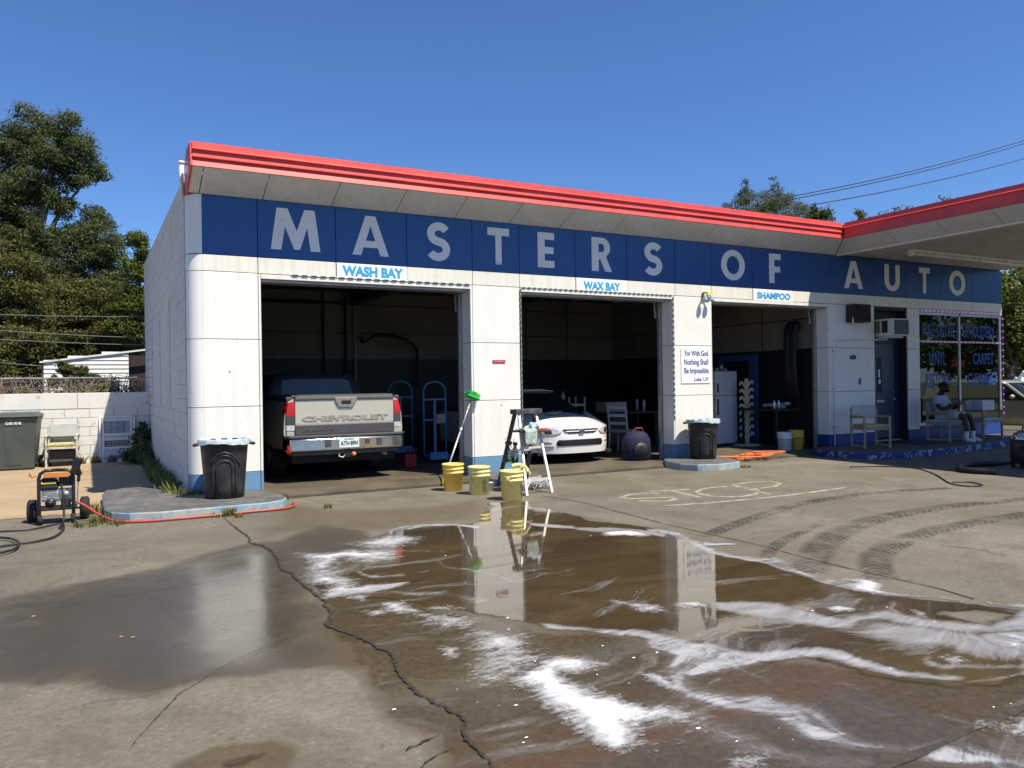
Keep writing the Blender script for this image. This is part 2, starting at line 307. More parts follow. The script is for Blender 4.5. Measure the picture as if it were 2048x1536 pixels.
FILM = [(p, s, k) for p, s, k in (
 ([(4.206, -3.824), (4.24, -3.874), (4.289, -3.944), (4.34, -4.021), (4.397, -4.108), (4.457, -4.2), (4.499, -4.265), (4.404, -4.406), (4.362, -4.345), (4.301, -4.257), (4.247, -4.168), (4.205, -4.08), (4.169, -3.99), (4.145, -3.927)], .02, .7), ([(4.451, -4.336), (4.505, -4.366), (4.583, -4.412), (4.668, -4.478), (4.764, -4.569), (4.867, -4.679), (4.944, -4.791), (4.982, -4.912), (4.996, -5.033), (5.003, -5.115), (4.903, -5.227), (4.885, -5.159), (4.858, -5.06), (4.811, -4.958), (4.73, -4.857), (4.629, -4.753), (4.541, -4.657), (4.476, -4.568), (4.424, -4.486), (4.389, -4.429)], .03, .6),
 ([(5.063, -4.803), (5.096, -4.861), (5.14, -4.945), (5.167, -5.036), (5.167, -5.119), (5.15, -5.208), (5.118, -5.326), (5.061, -5.493), (4.994, -5.679), (4.948, -5.843), (4.93, -5.985), (4.928, -6.116), (4.94, -6.222), (4.978, -6.29), (5.03, -6.338), (5.061, -6.392), (5.052, -6.458), (5.022, -6.523), (4.993, -6.596), (4.962, -6.701), (4.929, -6.819), (4.907, -6.919), (4.902, -6.984), (4.906, -7.034), (4.912, -7.089), (4.919, -7.156), (4.927, -7.227), (4.932, -7.296), (4.932, -7.358), (4.928, -7.416), (4.927, -7.475), (4.922, -7.534), (4.919, -7.592), (4.932, -7.65), (4.973, -7.706), (5.031, -7.761), (5.09, -7.822), (5.145, -7.894), (5.201, -7.97), (5.249, -8.038), (5.284, -8.091), (5.312, -8.136), (5.344, -8.181), (5.393, -8.233), (5.446, -8.286), (5.484, -8.322), (5.365, -8.382), (5.333, -8.344), (5.287, -8.289), (5.249, -8.232), (5.233, -8.178), (5.224, -8.123), (5.201, -8.065), (5.15, -8), (5.083, -7.932), (5.019, -7.867), (4.961, -7.807), (4.907, -7.751), (4.863, -7.697), (4.835, -7.648), (4.82, -7.602), (4.807, -7.555), (4.797, -7.506), (4.79, -7.456), (4.786, -7.399), (4.784, -7.331), (4.784, -7.255), (4.786, -7.182), (4.791, -7.121), (4.797, -7.064), (4.804, -6.997), (4.81, -6.91), (4.818, -6.813), (4.83, -6.722), (4.853, -6.65), (4.878, -6.594), (4.89, -6.54), (4.879, -6.477), (4.852, -6.408), (4.826, -6.329), (4.8, -6.237), (4.774, -6.134), (4.77, -6.011), (4.807, -5.851), (4.87, -5.671), (4.924, -5.512), (4.958, -5.399), (4.981, -5.312), (4.994, -5.225), (4.99, -5.117), (4.972, -5.007), (4.959, -4.928)], .03, .72),
 ([(5.039, -5.575), (5.045, -5.604), (5.055, -5.643), (5.084, -5.685), (5.15, -5.733), (5.236, -5.785), (5.298, -5.822), (5.233, -5.888), (5.162, -5.862), (5.063, -5.826), (4.99, -5.784), (4.967, -5.734), (4.97, -5.679), (4.975, -5.64)], .025, .9),
 ([(5.119, -6.338), (5.122, -6.387), (5.126, -6.455), (5.122, -6.52), (5.107, -6.581), (5.085, -6.639), (5.069, -6.678), (5.013, -6.724), (4.995, -6.712), (4.97, -6.693), (4.951, -6.662), (4.944, -6.607), (4.944, -6.538), (4.944, -6.488)], .03, .75),
 ([(3.721, -7.185), (3.811, -7.227), (3.936, -7.29), (4.034, -7.364), (4.075, -7.45), (4.086, -7.54), (4.099, -7.624), (4.116, -7.709), (4.134, -7.789), (4.171, -7.844), (4.246, -7.865), (4.346, -7.865), (4.43, -7.866), (4.475, -7.868), (4.506, -7.872), (4.527, -7.897), (4.539, -7.954), (4.544, -8.026), (4.558, -8.094), (4.586, -8.154), (4.623, -8.212), (4.665, -8.266), (4.702, -8.319), (4.743, -8.367), (4.821, -8.396), (4.984, -8.399), (5.198, -8.385), (5.359, -8.373), (5.007, -8.582), (4.903, -8.565), (4.758, -8.54), (4.639, -8.508), (4.573, -8.466), (4.532, -8.417), (4.495, -8.367), (4.455, -8.314), (4.419, -8.257), (4.387, -8.2), (4.366, -8.137), (4.351, -8.073), (4.334, -8.027), (4.318, -8.01), (4.301, -8.009), (4.261, -8.006), (4.185, -8.002), (4.088, -7.999), (4.003, -7.979), (3.943, -7.936), (3.896, -7.879), (3.854, -7.817), (3.818, -7.755), (3.788, -7.688), (3.754, -7.613), (3.704, -7.51), (3.646, -7.392), (3.605, -7.306)], .06, .66),
 ([(3.964, -8.024), (4.276, -8.029), (4.427, -8.191), (4.6, -8.452), (5, -8.573), (4.385, -8.894), (4.218, -8.678), (4.165, -8.458), (4.015, -8.348), (3.981, -8.247)], .10, .60),
 ([(3.525, -7.438), (3.591, -7.485), (3.683, -7.552), (3.769, -7.624), (3.84, -7.701), (3.904, -7.78), (3.959, -7.849), (4.006, -7.903), (4.046, -7.947), (4.072, -7.976), (3.972, -8.05), (3.952, -8.017), (3.92, -7.97), (3.877, -7.914), (3.818, -7.851), (3.748, -7.781), (3.675, -7.711), (3.594, -7.638), (3.51, -7.566), (3.451, -7.516)], .06, .35),
 ([(4.15, -8.35), (4.159, -8.383), (4.167, -8.431), (4.136, -8.492), (4.019, -8.554), (3.936, -8.577), (3.909, -8.586), (3.915, -8.586), (3.911, -8.612), (3.925, -8.644), (3.956, -8.681), (4.006, -8.722), (4.077, -8.761), (4.19, -8.802), (4.325, -8.843), (4.423, -8.873), (4.333, -8.922), (4.243, -8.89), (4.116, -8.846), (4.008, -8.803), (3.935, -8.765), (3.878, -8.729), (3.841, -8.694), (3.825, -8.66), (3.831, -8.624), (3.887, -8.566), (3.981, -8.524), (4.063, -8.5), (4.071, -8.503), (4.08, -8.477), (4.084, -8.426), (4.085, -8.388)], .05, .5),
 ([(2.485, -6.965), (2.552, -7.044), (2.645, -7.152), (2.731, -7.243), (2.799, -7.294), (2.863, -7.332), (2.92, -7.381), (2.966, -7.452), (3.003, -7.531), (3.035, -7.608), (3.061, -7.683), (3.082, -7.754), (3.105, -7.814), (3.131, -7.865), (3.159, -7.911), (3.191, -7.95), (3.229, -7.981), (3.273, -8.006), (3.319, -8.027), (3.366, -8.044), (3.416, -8.058), (3.464, -8.076), (3.507, -8.098), (3.547, -8.123), (3.579, -8.154), (3.603, -8.193), (3.621, -8.237), (3.63, -8.281), (3.627, -8.326), (3.616, -8.37), (3.609, -8.414), (3.609, -8.461), (3.611, -8.509), (3.618, -8.554), (3.624, -8.592), (3.632, -8.627), (3.656, -8.666), (3.711, -8.718), (3.78, -8.776), (3.83, -8.816), (3.804, -8.831), (3.747, -8.796), (3.668, -8.746), (3.606, -8.698), (3.579, -8.66), (3.571, -8.624), (3.566, -8.586), (3.559, -8.541), (3.556, -8.493), (3.555, -8.446), (3.558, -8.404), (3.562, -8.365), (3.56, -8.327), (3.551, -8.285), (3.536, -8.243), (3.511, -8.208), (3.475, -8.184), (3.43, -8.167), (3.379, -8.157), (3.322, -8.153), (3.258, -8.156), (3.195, -8.154), (3.134, -8.148), (3.074, -8.139), (3.02, -8.12), (2.974, -8.092), (2.934, -8.055), (2.903, -8.003), (2.888, -7.932), (2.884, -7.849), (2.875, -7.765), (2.86, -7.678), (2.84, -7.589), (2.811, -7.509), (2.772, -7.448), (2.723, -7.397), (2.663, -7.335), (2.581, -7.243), (2.488, -7.14), (2.421, -7.066)], .045, .72),
 ([(2.228, -6.622), (2.309, -6.721), (2.418, -6.853), (2.495, -6.947), (2.452, -7.015), (2.378, -6.918), (2.274, -6.781), (2.197, -6.679)], .06, .45),
 ([(2.858, -8.022), (2.814, -8.04), (2.756, -8.064), (2.709, -8.087), (2.68, -8.103), (2.668, -8.109), (2.671, -8.1), (2.655, -8.13), (2.637, -8.182), (2.626, -8.229), (2.625, -8.259), (2.632, -8.282), (2.643, -8.307), (2.653, -8.335), (2.666, -8.364), (2.693, -8.399), (2.742, -8.443), (2.805, -8.493), (2.855, -8.544), (2.884, -8.595), (2.9, -8.646), (2.903, -8.701), (2.89, -8.763), (2.865, -8.823), (2.845, -8.877), (2.828, -8.926), (2.814, -8.97), (2.812, -9.008), (2.832, -9.038), (2.865, -9.064), (2.896, -9.093), (2.917, -9.13), (2.933, -9.168), (2.944, -9.194), (2.894, -9.222), (2.88, -9.198), (2.861, -9.163), (2.838, -9.13), (2.807, -9.105), (2.772, -9.08), (2.745, -9.05), (2.735, -9.012), (2.736, -8.971), (2.741, -8.927), (2.751, -8.878), (2.764, -8.827), (2.773, -8.778), (2.776, -8.727), (2.775, -8.673), (2.762, -8.619), (2.725, -8.563), (2.674, -8.506), (2.631, -8.458), (2.603, -8.423), (2.584, -8.398), (2.57, -8.373), (2.559, -8.347), (2.553, -8.319), (2.551, -8.287), (2.551, -8.244), (2.556, -8.192), (2.578, -8.127), (2.64, -8.045), (2.705, -7.989), (2.765, -7.948), (2.833, -7.912), (2.902, -7.882), (2.949, -7.863)], .05, .74),
 ([(3.159, -9.199), (3.153, -9.212), (3.145, -9.23), (3.141, -9.25), (3.142, -9.266), (3.147, -9.283), (3.159, -9.31), (3.184, -9.359), (3.216, -9.418), (3.238, -9.459), (3.142, -9.501), (3.126, -9.458), (3.104, -9.397), (3.087, -9.344), (3.083, -9.313), (3.084, -9.291), (3.086, -9.273), (3.086, -9.255), (3.085, -9.24), (3.085, -9.23)], .05, .75),
 ([(2.868, -7.514), (3.034, -7.64), (3.121, -7.879), (3.24, -8.005), (3.465, -8.086), (3.617, -8.232), (3.616, -8.485), (3.664, -8.679), (3.827, -8.808), (3.764, -8.826), (3.566, -8.659), (3.517, -8.439), (3.485, -8.235), (3.324, -8.212), (3.052, -8.189), (2.809, -8.15), (2.683, -8.14), (2.561, -8.19), (2.562, -8.067), (2.796, -7.851), (2.746, -7.669)], .04, .8),
 ([(2.604, -8.015), (2.662, -8.164), (2.601, -8.29), (2.68, -8.45), (2.828, -8.51), (2.884, -8.651), (2.783, -8.816), (2.793, -8.963), (2.87, -9.077), (2.931, -9.179), (2.873, -9.201), (2.723, -9.057), (2.615, -8.927), (2.638, -8.688), (2.553, -8.529), (2.486, -8.362), (2.484, -8.221)], .05, .8),
 ([(2.392, -8.387), (2.444, -8.593), (2.45, -8.865), (2.541, -9.03), (2.732, -9.142), (2.68, -9.181), (2.45, -9.069), (2.311, -8.912), (2.265, -8.735), (2.253, -8.574)], .08, .6),
 ([(2.277, -8.266), (2.413, -8.362), (2.421, -8.617), (2.39, -8.744), (2.269, -8.682), (2.225, -8.474)], .10, .55),
 ([(2.918, -9.188), (3.096, -9.209), (3.105, -9.321), (3.247, -9.458), (3.153, -9.508), (2.943, -9.371), (2.879, -9.282)], .05, .85),
 ([(2.411, -8.512), (2.405, -8.569), (2.397, -8.647), (2.393, -8.718), (2.392, -8.778), (2.394, -8.833), (2.403, -8.878), (2.423, -8.915), (2.45, -8.946), (2.478, -8.97), (2.504, -8.984), (2.534, -8.993), (2.568, -9.008), (2.611, -9.038), (2.657, -9.073), (2.689, -9.098), (2.639, -9.136), (2.605, -9.113), (2.557, -9.081), (2.514, -9.054), (2.482, -9.04), (2.454, -9.031), (2.425, -9.016), (2.394, -8.992), (2.363, -8.963), (2.339, -8.926), (2.327, -8.879), (2.322, -8.825), (2.318, -8.769), (2.311, -8.706), (2.305, -8.64), (2.3, -8.592)], .07, .48),
 ([(2.33, -7.676), (2.377, -7.656), (2.446, -7.625), (2.516, -7.596), (2.578, -7.571), (2.64, -7.548), (2.704, -7.531), (2.774, -7.524), (2.843, -7.526), (2.891, -7.527), (2.851, -7.585), (2.801, -7.587), (2.731, -7.591), (2.663, -7.601), (2.603, -7.617), (2.544, -7.639), (2.484, -7.661), (2.418, -7.685), (2.353, -7.709), (2.309, -7.726)], .05, .5),
 ([(2.72, -3.497), (2.765, -3.434), (2.836, -3.34), (2.919, -3.271), (3.012, -3.253), (3.113, -3.262), (3.206, -3.278), (3.284, -3.289), (3.353, -3.307), (3.415, -3.342), (3.47, -3.4), (3.517, -3.474), (3.561, -3.546), (3.607, -3.616), (3.65, -3.683), (3.68, -3.73), (3.601, -3.882), (3.58, -3.82), (3.549, -3.732), (3.509, -3.652), (3.46, -3.595), (3.403, -3.547), (3.342, -3.509), (3.281, -3.478), (3.216, -3.456), (3.141, -3.446), (3.044, -3.447), (2.939, -3.459), (2.848, -3.489), (2.778, -3.549), (2.719, -3.624), (2.678, -3.681)], .025, .8),
 ([(1.928, -4.918), (1.932, -4.994), (1.941, -5.093), (1.967, -5.174), (2.028, -5.224), (2.11, -5.26), (2.175, -5.285), (2.207, -5.298), (2.223, -5.3), (2.232, -5.301), (2.222, -5.332), (2.21, -5.34), (2.19, -5.349), (2.153, -5.347), (2.085, -5.334), (1.999, -5.31), (1.933, -5.266), (1.904, -5.182), (1.894, -5.077), (1.89, -5.001)], .03, .5),
 ([(1.488, -5.573), (1.538, -5.55), (1.613, -5.517), (1.702, -5.495), (1.809, -5.492), (1.929, -5.5), (2.029, -5.508), (2.093, -5.514), (2.137, -5.519), (2.166, -5.522), (2.148, -5.58), (2.109, -5.61), (2.05, -5.65), (1.975, -5.678), (1.874, -5.68), (1.759, -5.669), (1.658, -5.66), (1.58, -5.657), (1.515, -5.655), (1.47, -5.653)], .035, .8),
 ([(1.927, -5.748), (1.975, -5.78), (2.044, -5.825), (2.114, -5.863), (2.188, -5.89), (2.267, -5.912), (2.322, -5.927), (2.291, -6.004), (2.229, -6.007), (2.143, -6.008), (2.064, -5.989), (2.001, -5.932), (1.946, -5.856), (1.908, -5.799)], .05, .45),
 ([(2.626, -4.83), (2.621, -4.95), (2.616, -5.11), (2.628, -5.248), (2.667, -5.336), (2.723, -5.41), (2.777, -5.505), (2.829, -5.654), (2.877, -5.818), (2.91, -5.931), (2.878, -5.981), (2.846, -5.87), (2.797, -5.709), (2.746, -5.563), (2.692, -5.47), (2.637, -5.398), (2.597, -5.308), (2.584, -5.168), (2.588, -5.008), (2.592, -4.89)], .03, .4), ([(2.052, -4.193), (2.161, -4.229), (2.316, -4.284), (2.472, -4.358), (2.623, -4.47), (2.772, -4.6), (2.874, -4.691), (2.857, -4.73), (2.75, -4.651), (2.596, -4.539), (2.442, -4.441), (2.288, -4.371), (2.135, -4.315), (2.028, -4.278)], .03, .35),
 ([(3.135, -8.418), (3.159, -8.445), (3.195, -8.483), (3.23, -8.52), (3.256, -8.551), (3.282, -8.58), (3.322, -8.621), (3.394, -8.686), (3.479, -8.762), (3.539, -8.815), (3.528, -8.823), (3.464, -8.772), (3.375, -8.7), (3.3, -8.637), (3.259, -8.597), (3.233, -8.567), (3.208, -8.537), (3.173, -8.5), (3.138, -8.462), (3.113, -8.436)], .04, .45), ([(3.17, -8.568), (3.199, -8.566), (3.24, -8.564), (3.271, -8.575), (3.279, -8.61), (3.276, -8.655), (3.273, -8.687), (3.262, -8.693), (3.261, -8.664), (3.259, -8.623), (3.249, -8.592), (3.222, -8.58), (3.187, -8.577), (3.162, -8.577)], .02, .7), ([(2.952, -8.156), (2.957, -8.177), (2.965, -8.207), (2.972, -8.242), (2.976, -8.286), (2.979, -8.333), (2.981, -8.366), (2.971, -8.374), (2.965, -8.344), (2.957, -8.301), (2.95, -8.259), (2.945, -8.223), (2.942, -8.189), (2.941, -8.165)], .02, .7),
 ([(3.106, -8.624), (3.105, -8.667), (3.105, -8.727), (3.108, -8.788), (3.116, -8.846), (3.126, -8.905), (3.143, -8.964), (3.171, -9.028), (3.205, -9.093), (3.229, -9.137), (3.21, -9.147), (3.183, -9.105), (3.145, -9.044), (3.113, -8.981), (3.095, -8.923), (3.084, -8.864), (3.078, -8.806), (3.077, -8.743), (3.081, -8.681), (3.085, -8.637)], .08, .4), ([(3.322, -9.033), (3.333, -9.059), (3.349, -9.096), (3.361, -9.122), (3.33, -9.138), (3.321, -9.11), (3.309, -9.072), (3.301, -9.044)], .03, .8),
 ([(2.829, -9.171), (2.872, -9.171), (2.934, -9.17), (2.999, -9.171), (3.058, -9.173), (3.119, -9.176), (3.19, -9.177), (3.292, -9.176), (3.408, -9.173), (3.493, -9.171), (3.469, -9.19), (3.379, -9.197), (3.256, -9.206), (3.149, -9.213), (3.073, -9.215), (3.01, -9.214), (2.952, -9.211), (2.896, -9.204), (2.845, -9.195), (2.81, -9.188)], .03, .7))]
streak = fbm(gx * .30, psi * 1.6, 6.0, 91, 5)
lace = fbm(gx, gy, 16, 95, 4)
soap = np.zeros_like(gx); film = np.zeros_like(gx)
for p, s, k in LATHER: soap = np.maximum(soap, k * inside(sx_, sy_, p, s * 1.7 + .02))
soap = np.where(soap > 0, soap * (1.0 + .7 * (streak - .5)) + .5 * (lace - .5) * soap, 0)
for p, s, k in FILM:
    c = inside(sx_, sy_, p, s); film = np.maximum(film, k * c * (.95 + .5 * (streak - .5)))
film = np.maximum(film, .52 * inside(wx, wy, DAMPR, .3) * np.clip((fbm(gx * .30, psi * 1.7, 4.2, 431, 5) - .53) * 7, 0, 1)); film = np.maximum(film, .30 * np.clip(wet - .9, 0, .1) * 10 * np.clip((fbm(gx * .35, psi * 1.5, 2.6, 433, 5) - .56) * 6, 0, 1))
soap = np.clip(soap, 0, 1); film = np.clip(film, 0, 1)
ridx = np.arange(nx * ny).reshape(nx, ny)
def sheet(name, sel, z, m, attrs):
    c = sel[:-1, :-1] | sel[1:, :-1] | sel[:-1, 1:] | sel[1:, 1:]
    i, j = np.nonzero(c)
    F = np.stack([ridx[i, j], ridx[i + 1, j], ridx[i + 1, j + 1], ridx[i, j + 1]], 1)
    u, inv = np.unique(F, return_inverse=True); F = inv.reshape(F.shape)
    V = np.stack([gx.ravel()[u], gy.ravel()[u], (z.ravel()[u] if hasattr(z, 'ravel') else np.full(len(u), z))], 1)
    return arrmesh(name, V, F, m, {k: v.ravel()[u] for k, v in attrs.items()}, True)

# --- concrete of the forecourt
def concrete_mat():
    m, nt, b = newmat('forecourt_concrete'); P = wpos(nt)
    n1 = noise(nt, P, .55, 6, .6, .6); n2 = noise(nt, P, 3.2, 7, .65); n3 = noise(nt, P, 60, 4, .7); ag = noise(nt, P, 26, 9, .88); n4 = noise(nt, wpos(nt, (1, .35, 1)), 1.6, 6, .62, .8)
    c = ramp(nt, n1, [(.28, (.105, .093, .073)), (.5, (.165, .148, .117)), (.75, (.240, .218, .176))])
    c = mixc(nt, math_(nt, 'MULTIPLY', ramp(nt, n4, [(.5, 0), (.72, 1)]), .55), c, (.120, .099, .067))
    c = mixc(nt, math_(nt, 'MULTIPLY', ramp(nt, n2, [(.42, 1), (.62, 0)]), .35), c, (.135, .113, .077))
    c = mixc(nt, ramp(nt, noise(nt, P, 14, 5, .7), [(.60, 0), (.72, .35)]), c, (.38, .33, .255))
    c = mixc(nt, math_(nt, 'MULTIPLY', n3, .5), c, mixc(nt, .5, c, (.05, .042, .03)))
    c = mixc(nt, math_(nt, 'MULTIPLY', ramp(nt, ag, [(.40, 1), (.50, 0)]), math_(nt, 'MULTIPLY', n1, .75)), c, (.040, .033, .024)); c = mixc(nt, math_(nt, 'MULTIPLY', ramp(nt, ag, [(.54, 0), (.64, 1)]), math_(nt, 'MULTIPLY', n4, .55)), c, (.42, .37, .29))
    wr_ = ramp(nt, noise(nt, P, .9, 8, .72, 1.4), [(.50, 0), (.62, .8)]); c = mixc(nt, math_(nt, 'MULTIPLY', wr_, .55), c, (.085, .070, .048))
    pit = ramp(nt, noise(nt, P, 7.5, 8, .78, .5), [(.60, 0), (.66, .7)]); c = mixc(nt, pit, c, (.075, .062, .045))
    spot = node(nt, 'TexVoronoi'); spot.inputs['Scale'].default_value = 2.6; nt.links.new(P, spot.inputs['Vector'])
    sp = ramp(nt, spot.outputs['Distance'], [(.03, 1), (.085, 0)])
    c = mixc(nt, math_(nt, 'MULTIPLY', sp, .6), c, (.05, .04, .03))
    vo = node(nt, 'TexVoronoi'); vo.feature = 'DISTANCE_TO_EDGE'; vo.inputs['Scale'].default_value = 2.2
    vx = node(nt, 'VectorMath'); vx.operation = 'ADD'; nz = node(nt, 'TexNoise'); nz.inputs['Scale'].default_value = 2.5; nz.inputs['Detail'].default_value = 5; nt.links.new(P, nz.inputs['Vector']); nt.links.new(P, vx.inputs[0]); nt.links.new(nz.outputs['Color'], vx.inputs[1]); nt.links.new(vx.outputs[0], vo.inputs['Vector'])
    craze = math_(nt, 'MULTIPLY', ramp(nt, vo.outputs[0], [(.0, 1), (.011, 0)]), ramp(nt, noise(nt, P, .7, 4, .6), [(.52, 0), (.62, .75)])); c = mixc(nt, craze, c, (.05, .042, .032))
    d = attr(nt, 'dark'); w = attr(nt, 'wet')
    dd = ramp(nt, math_(nt, 'ADD', math_(nt, 'MULTIPLY', d, math_(nt, 'ADD', .72, math_(nt, 'MULTIPLY', n2, .5))), math_(nt, 'MULTIPLY', math_(nt, 'SUBTRACT', noise(nt, P, 6, 9, .78), .5), .75)), [(.12, 0), (.80, 1)])
    lf = attr(nt, 'left'); cd = mixc(nt, lf, mixc(nt, n4, (.058, .043, .024), (.112, .085, .049)), mixc(nt, n4, (.037, .031, .022), (.078, .066, .047)))
    c = mixc(nt, dd, c, cd)
    c = mixc(nt, math_(nt, 'MULTIPLY', attr(nt, 'rust'), .05), c, (.11, .042, .020))
    nt.links.new(c, b.inputs['Base Color'])
    wr = math_(nt, 'ADD', w, math_(nt, 'MULTIPLY', math_(nt, 'SUBTRACT', n2, .5), .35))
    sh = math_(nt, 'MULTIPLY', attr(nt, 'sheen'), math_(nt, 'ADD', .55, math_(nt, 'MULTIPLY', n2, .8)), clamp=True)
    nt.links.new(mixc(nt, sh, ramp(nt, wr, [(0.05, .85), (.35, .45), (.62, .20), (.85, .07)]), (.13, .13, .13)), b.inputs['Roughness']); b.inputs['Specular IOR Level'].default_value = .36; nt.links.new(math_(nt, 'ADD', 1.5, math_(nt, 'MULTIPLY', sh, .9)), b.inputs['IOR'])
    hb = math_(nt, 'ADD', math_(nt, 'MULTIPLY', n3, .7), math_(nt, 'MULTIPLY', n2, 1.0))
    bp = node(nt, 'Bump'); bp.inputs['Distance'].default_value = .006; nt.links.new(hb, bp.inputs['Height'])
    nt.links.new(math_(nt, 'MULTIPLY', ramp(nt, w, [(0, .7), (.4, .22), (.8, .03)]), math_(nt, 'SUBTRACT', 1.0, math_(nt, 'MULTIPLY', sh, .75))), bp.inputs['Strength']); nt.links.new(bp.outputs[0], b.inputs['Normal'])
    return m
M_CONC = concrete_mat()
gsel = np.ones_like(gx, bool)
st_ = 2                                                     # base sheet at half the resolution
g2x, g2y = gx[::st_, ::st_], gy[::st_, ::st_]; n2x, n2y = g2x.shape
id2 = np.arange(n2x * n2y).reshape(n2x, n2y)
F2 = np.stack([id2[:-1, :-1].ravel(), id2[1:, :-1].ravel(), id2[1:, 1:].ravel(), id2[:-1, 1:].ravel()], 1)
V2 = np.stack([g2x.ravel(), g2y.ravel(), np.zeros(g2x.size)], 1)
X1, Y1 = float(g2x[-1, 0]), float(g2y[0, -1])
k = len(V2); A = .001
outer = [(-60, -60), (60, -60), (60, 60), (-60, 60)]
ring = [(GX0, GY0), (X1, GY0), (X1, Y1), (GX0, Y1)]
V2 = np.vstack([V2, [(x, y, 0) for x, y in ring], [(x, y, 0) for x, y in [(-60, -60), (45, -60), (45, Y1), (-60, Y1), (X1, -60), (GX0, -60)]]])
F2 = np.vstack([F2, [(k + 9, k + 8, k + 1, k + 0), (k + 4, k + 9, k + 3, k + 7), (k + 8, k + 5, k + 6, k + 2)]])
# (quads left and right of the fine sheet share its corner heights; all lie at z = 0)
F2[-2] = (k + 4, k + 9, k + 3, k + 7); F2[-1] = (k + 8, k + 5, k + 6, k + 2)
pad = np.zeros(len(V2) - k)
base = arrmesh('concrete_forecourt', V2, F2, M_CONC, {'dark': np.r_[dark[::st_, ::st_].ravel(), pad], 'wet': np.r_[wet[::st_, ::st_].ravel(), pad], 'rust': np.r_[rust[::st_, ::st_].ravel(), pad], 'left': np.r_[left[::st_, ::st_].ravel(), pad], 'sheen': np.r_[sheen[::st_, ::st_].ravel(), pad]})
tag(link('concrete_forecourt', base), kind='structure')
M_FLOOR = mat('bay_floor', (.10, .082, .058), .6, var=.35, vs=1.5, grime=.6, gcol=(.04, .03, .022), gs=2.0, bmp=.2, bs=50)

# --- standing water
def pool_mat():
    m, nt, b = newmat('pool_water'); P = wpos(nt)
    n2 = noise(nt, P, 3.0, 7, .65, .4); n4 = noise(nt, wpos(nt, (.45, 1, 1)), 1.9, 6, .6, 1.0); n3 = noise(nt, P, 90, 4, .7)
    c = ramp(nt, n4, [(.3, (.019, .014, .007)), (.5, (.048, .034, .017)), (.72, (.086, .062, .031))])
    c = mixc(nt, math_(nt, 'MULTIPLY', ramp(nt, n2, [(.55, 0), (.7, 1)]), .35), c, (.028, .020, .012))
    c = mixc(nt, math_(nt, 'MULTIPLY', n3, .45), c, (.13, .09, .05))
    c = mixc(nt, ramp(nt, noise(nt, P, 150, 3, .75), [(.52, 0), (.72, .45)]), c, (.17, .13, .085))
    f = attr(nt, 'film'); cx = node(nt, 'CombineXYZ'); ps = node(nt, 'SeparateXYZ'); nt.links.new(P, ps.inputs[0]); nt.links.new(math_(nt, 'MULTIPLY', ps.outputs[0], .55), cx.inputs[0]); nt.links.new(math_(nt, 'MULTIPLY', attr(nt, 'psi'), 4.5), cx.inputs[1])
    st = noise(nt, cx.outputs[0], 5.5, 7, .68, .35); hole = noise(nt, P, 26, 5, .7)
    fa = ramp(nt, math_(nt, 'ADD', math_(nt, 'MULTIPLY', f, 1.15), math_(nt, 'MULTIPLY', math_(nt, 'ADD', math_(nt, 'MULTIPLY', math_(nt, 'SUBTRACT', st, .5), 1.1), math_(nt, 'MULTIPLY', math_(nt, 'SUBTRACT', hole, .55), .22)), math_(nt, 'MULTIPLY', ramp(nt, f, [(0, 0), (.2, 1)]), .75))), [(.20, 0), (.55, .55), (1.05, 1)])
    c = mixc(nt, fa, c, mixc(nt, st, (.27, .275, .285), (.46, .465, .475)))
    nt.links.new(c, b.inputs['Base Color'])
    w = attr(nt, 'wet')
    nt.links.new(math_(nt, 'ADD', math_(nt, 'ADD', .012, math_(nt, 'MULTIPLY', ramp(nt, noise(nt, P, 2.6, 8, .75, .8), [(.52, 0), (.68, .16)]), 1.0)), math_(nt, 'MULTIPLY', fa, .35)), b.inputs['Roughness'])
    b.inputs['IOR'].default_value = 1.95; b.inputs['Specular IOR Level'].default_value = .5
    rip = math_(nt, 'ADD', noise(nt, P, 9, 3, .5), math_(nt, 'MULTIPLY', noise(nt, P, 55, 2, .5), .28))
    nt.links.new(bump(nt, rip, .05, .006), b.inputs['Normal'])
    a = math_(nt, 'ADD', math_(nt, 'MAXIMUM', w, math_(nt, 'MULTIPLY', fa, 1.0)), math_(nt, 'MULTIPLY', math_(nt, 'SUBTRACT', noise(nt, P, 22, 5, .7), .5), .6))
    nt.links.new(ramp(nt, a, [(.50, 0), (.95, 1)]), b.inputs['Alpha'])
    return m
pool = sheet('puddle', (wet > .45) | (film > .06), .004, pool_mat(), {'wet': wet, 'film': film, 'psi': psi})
tag(link('puddle', pool), kind='structure')

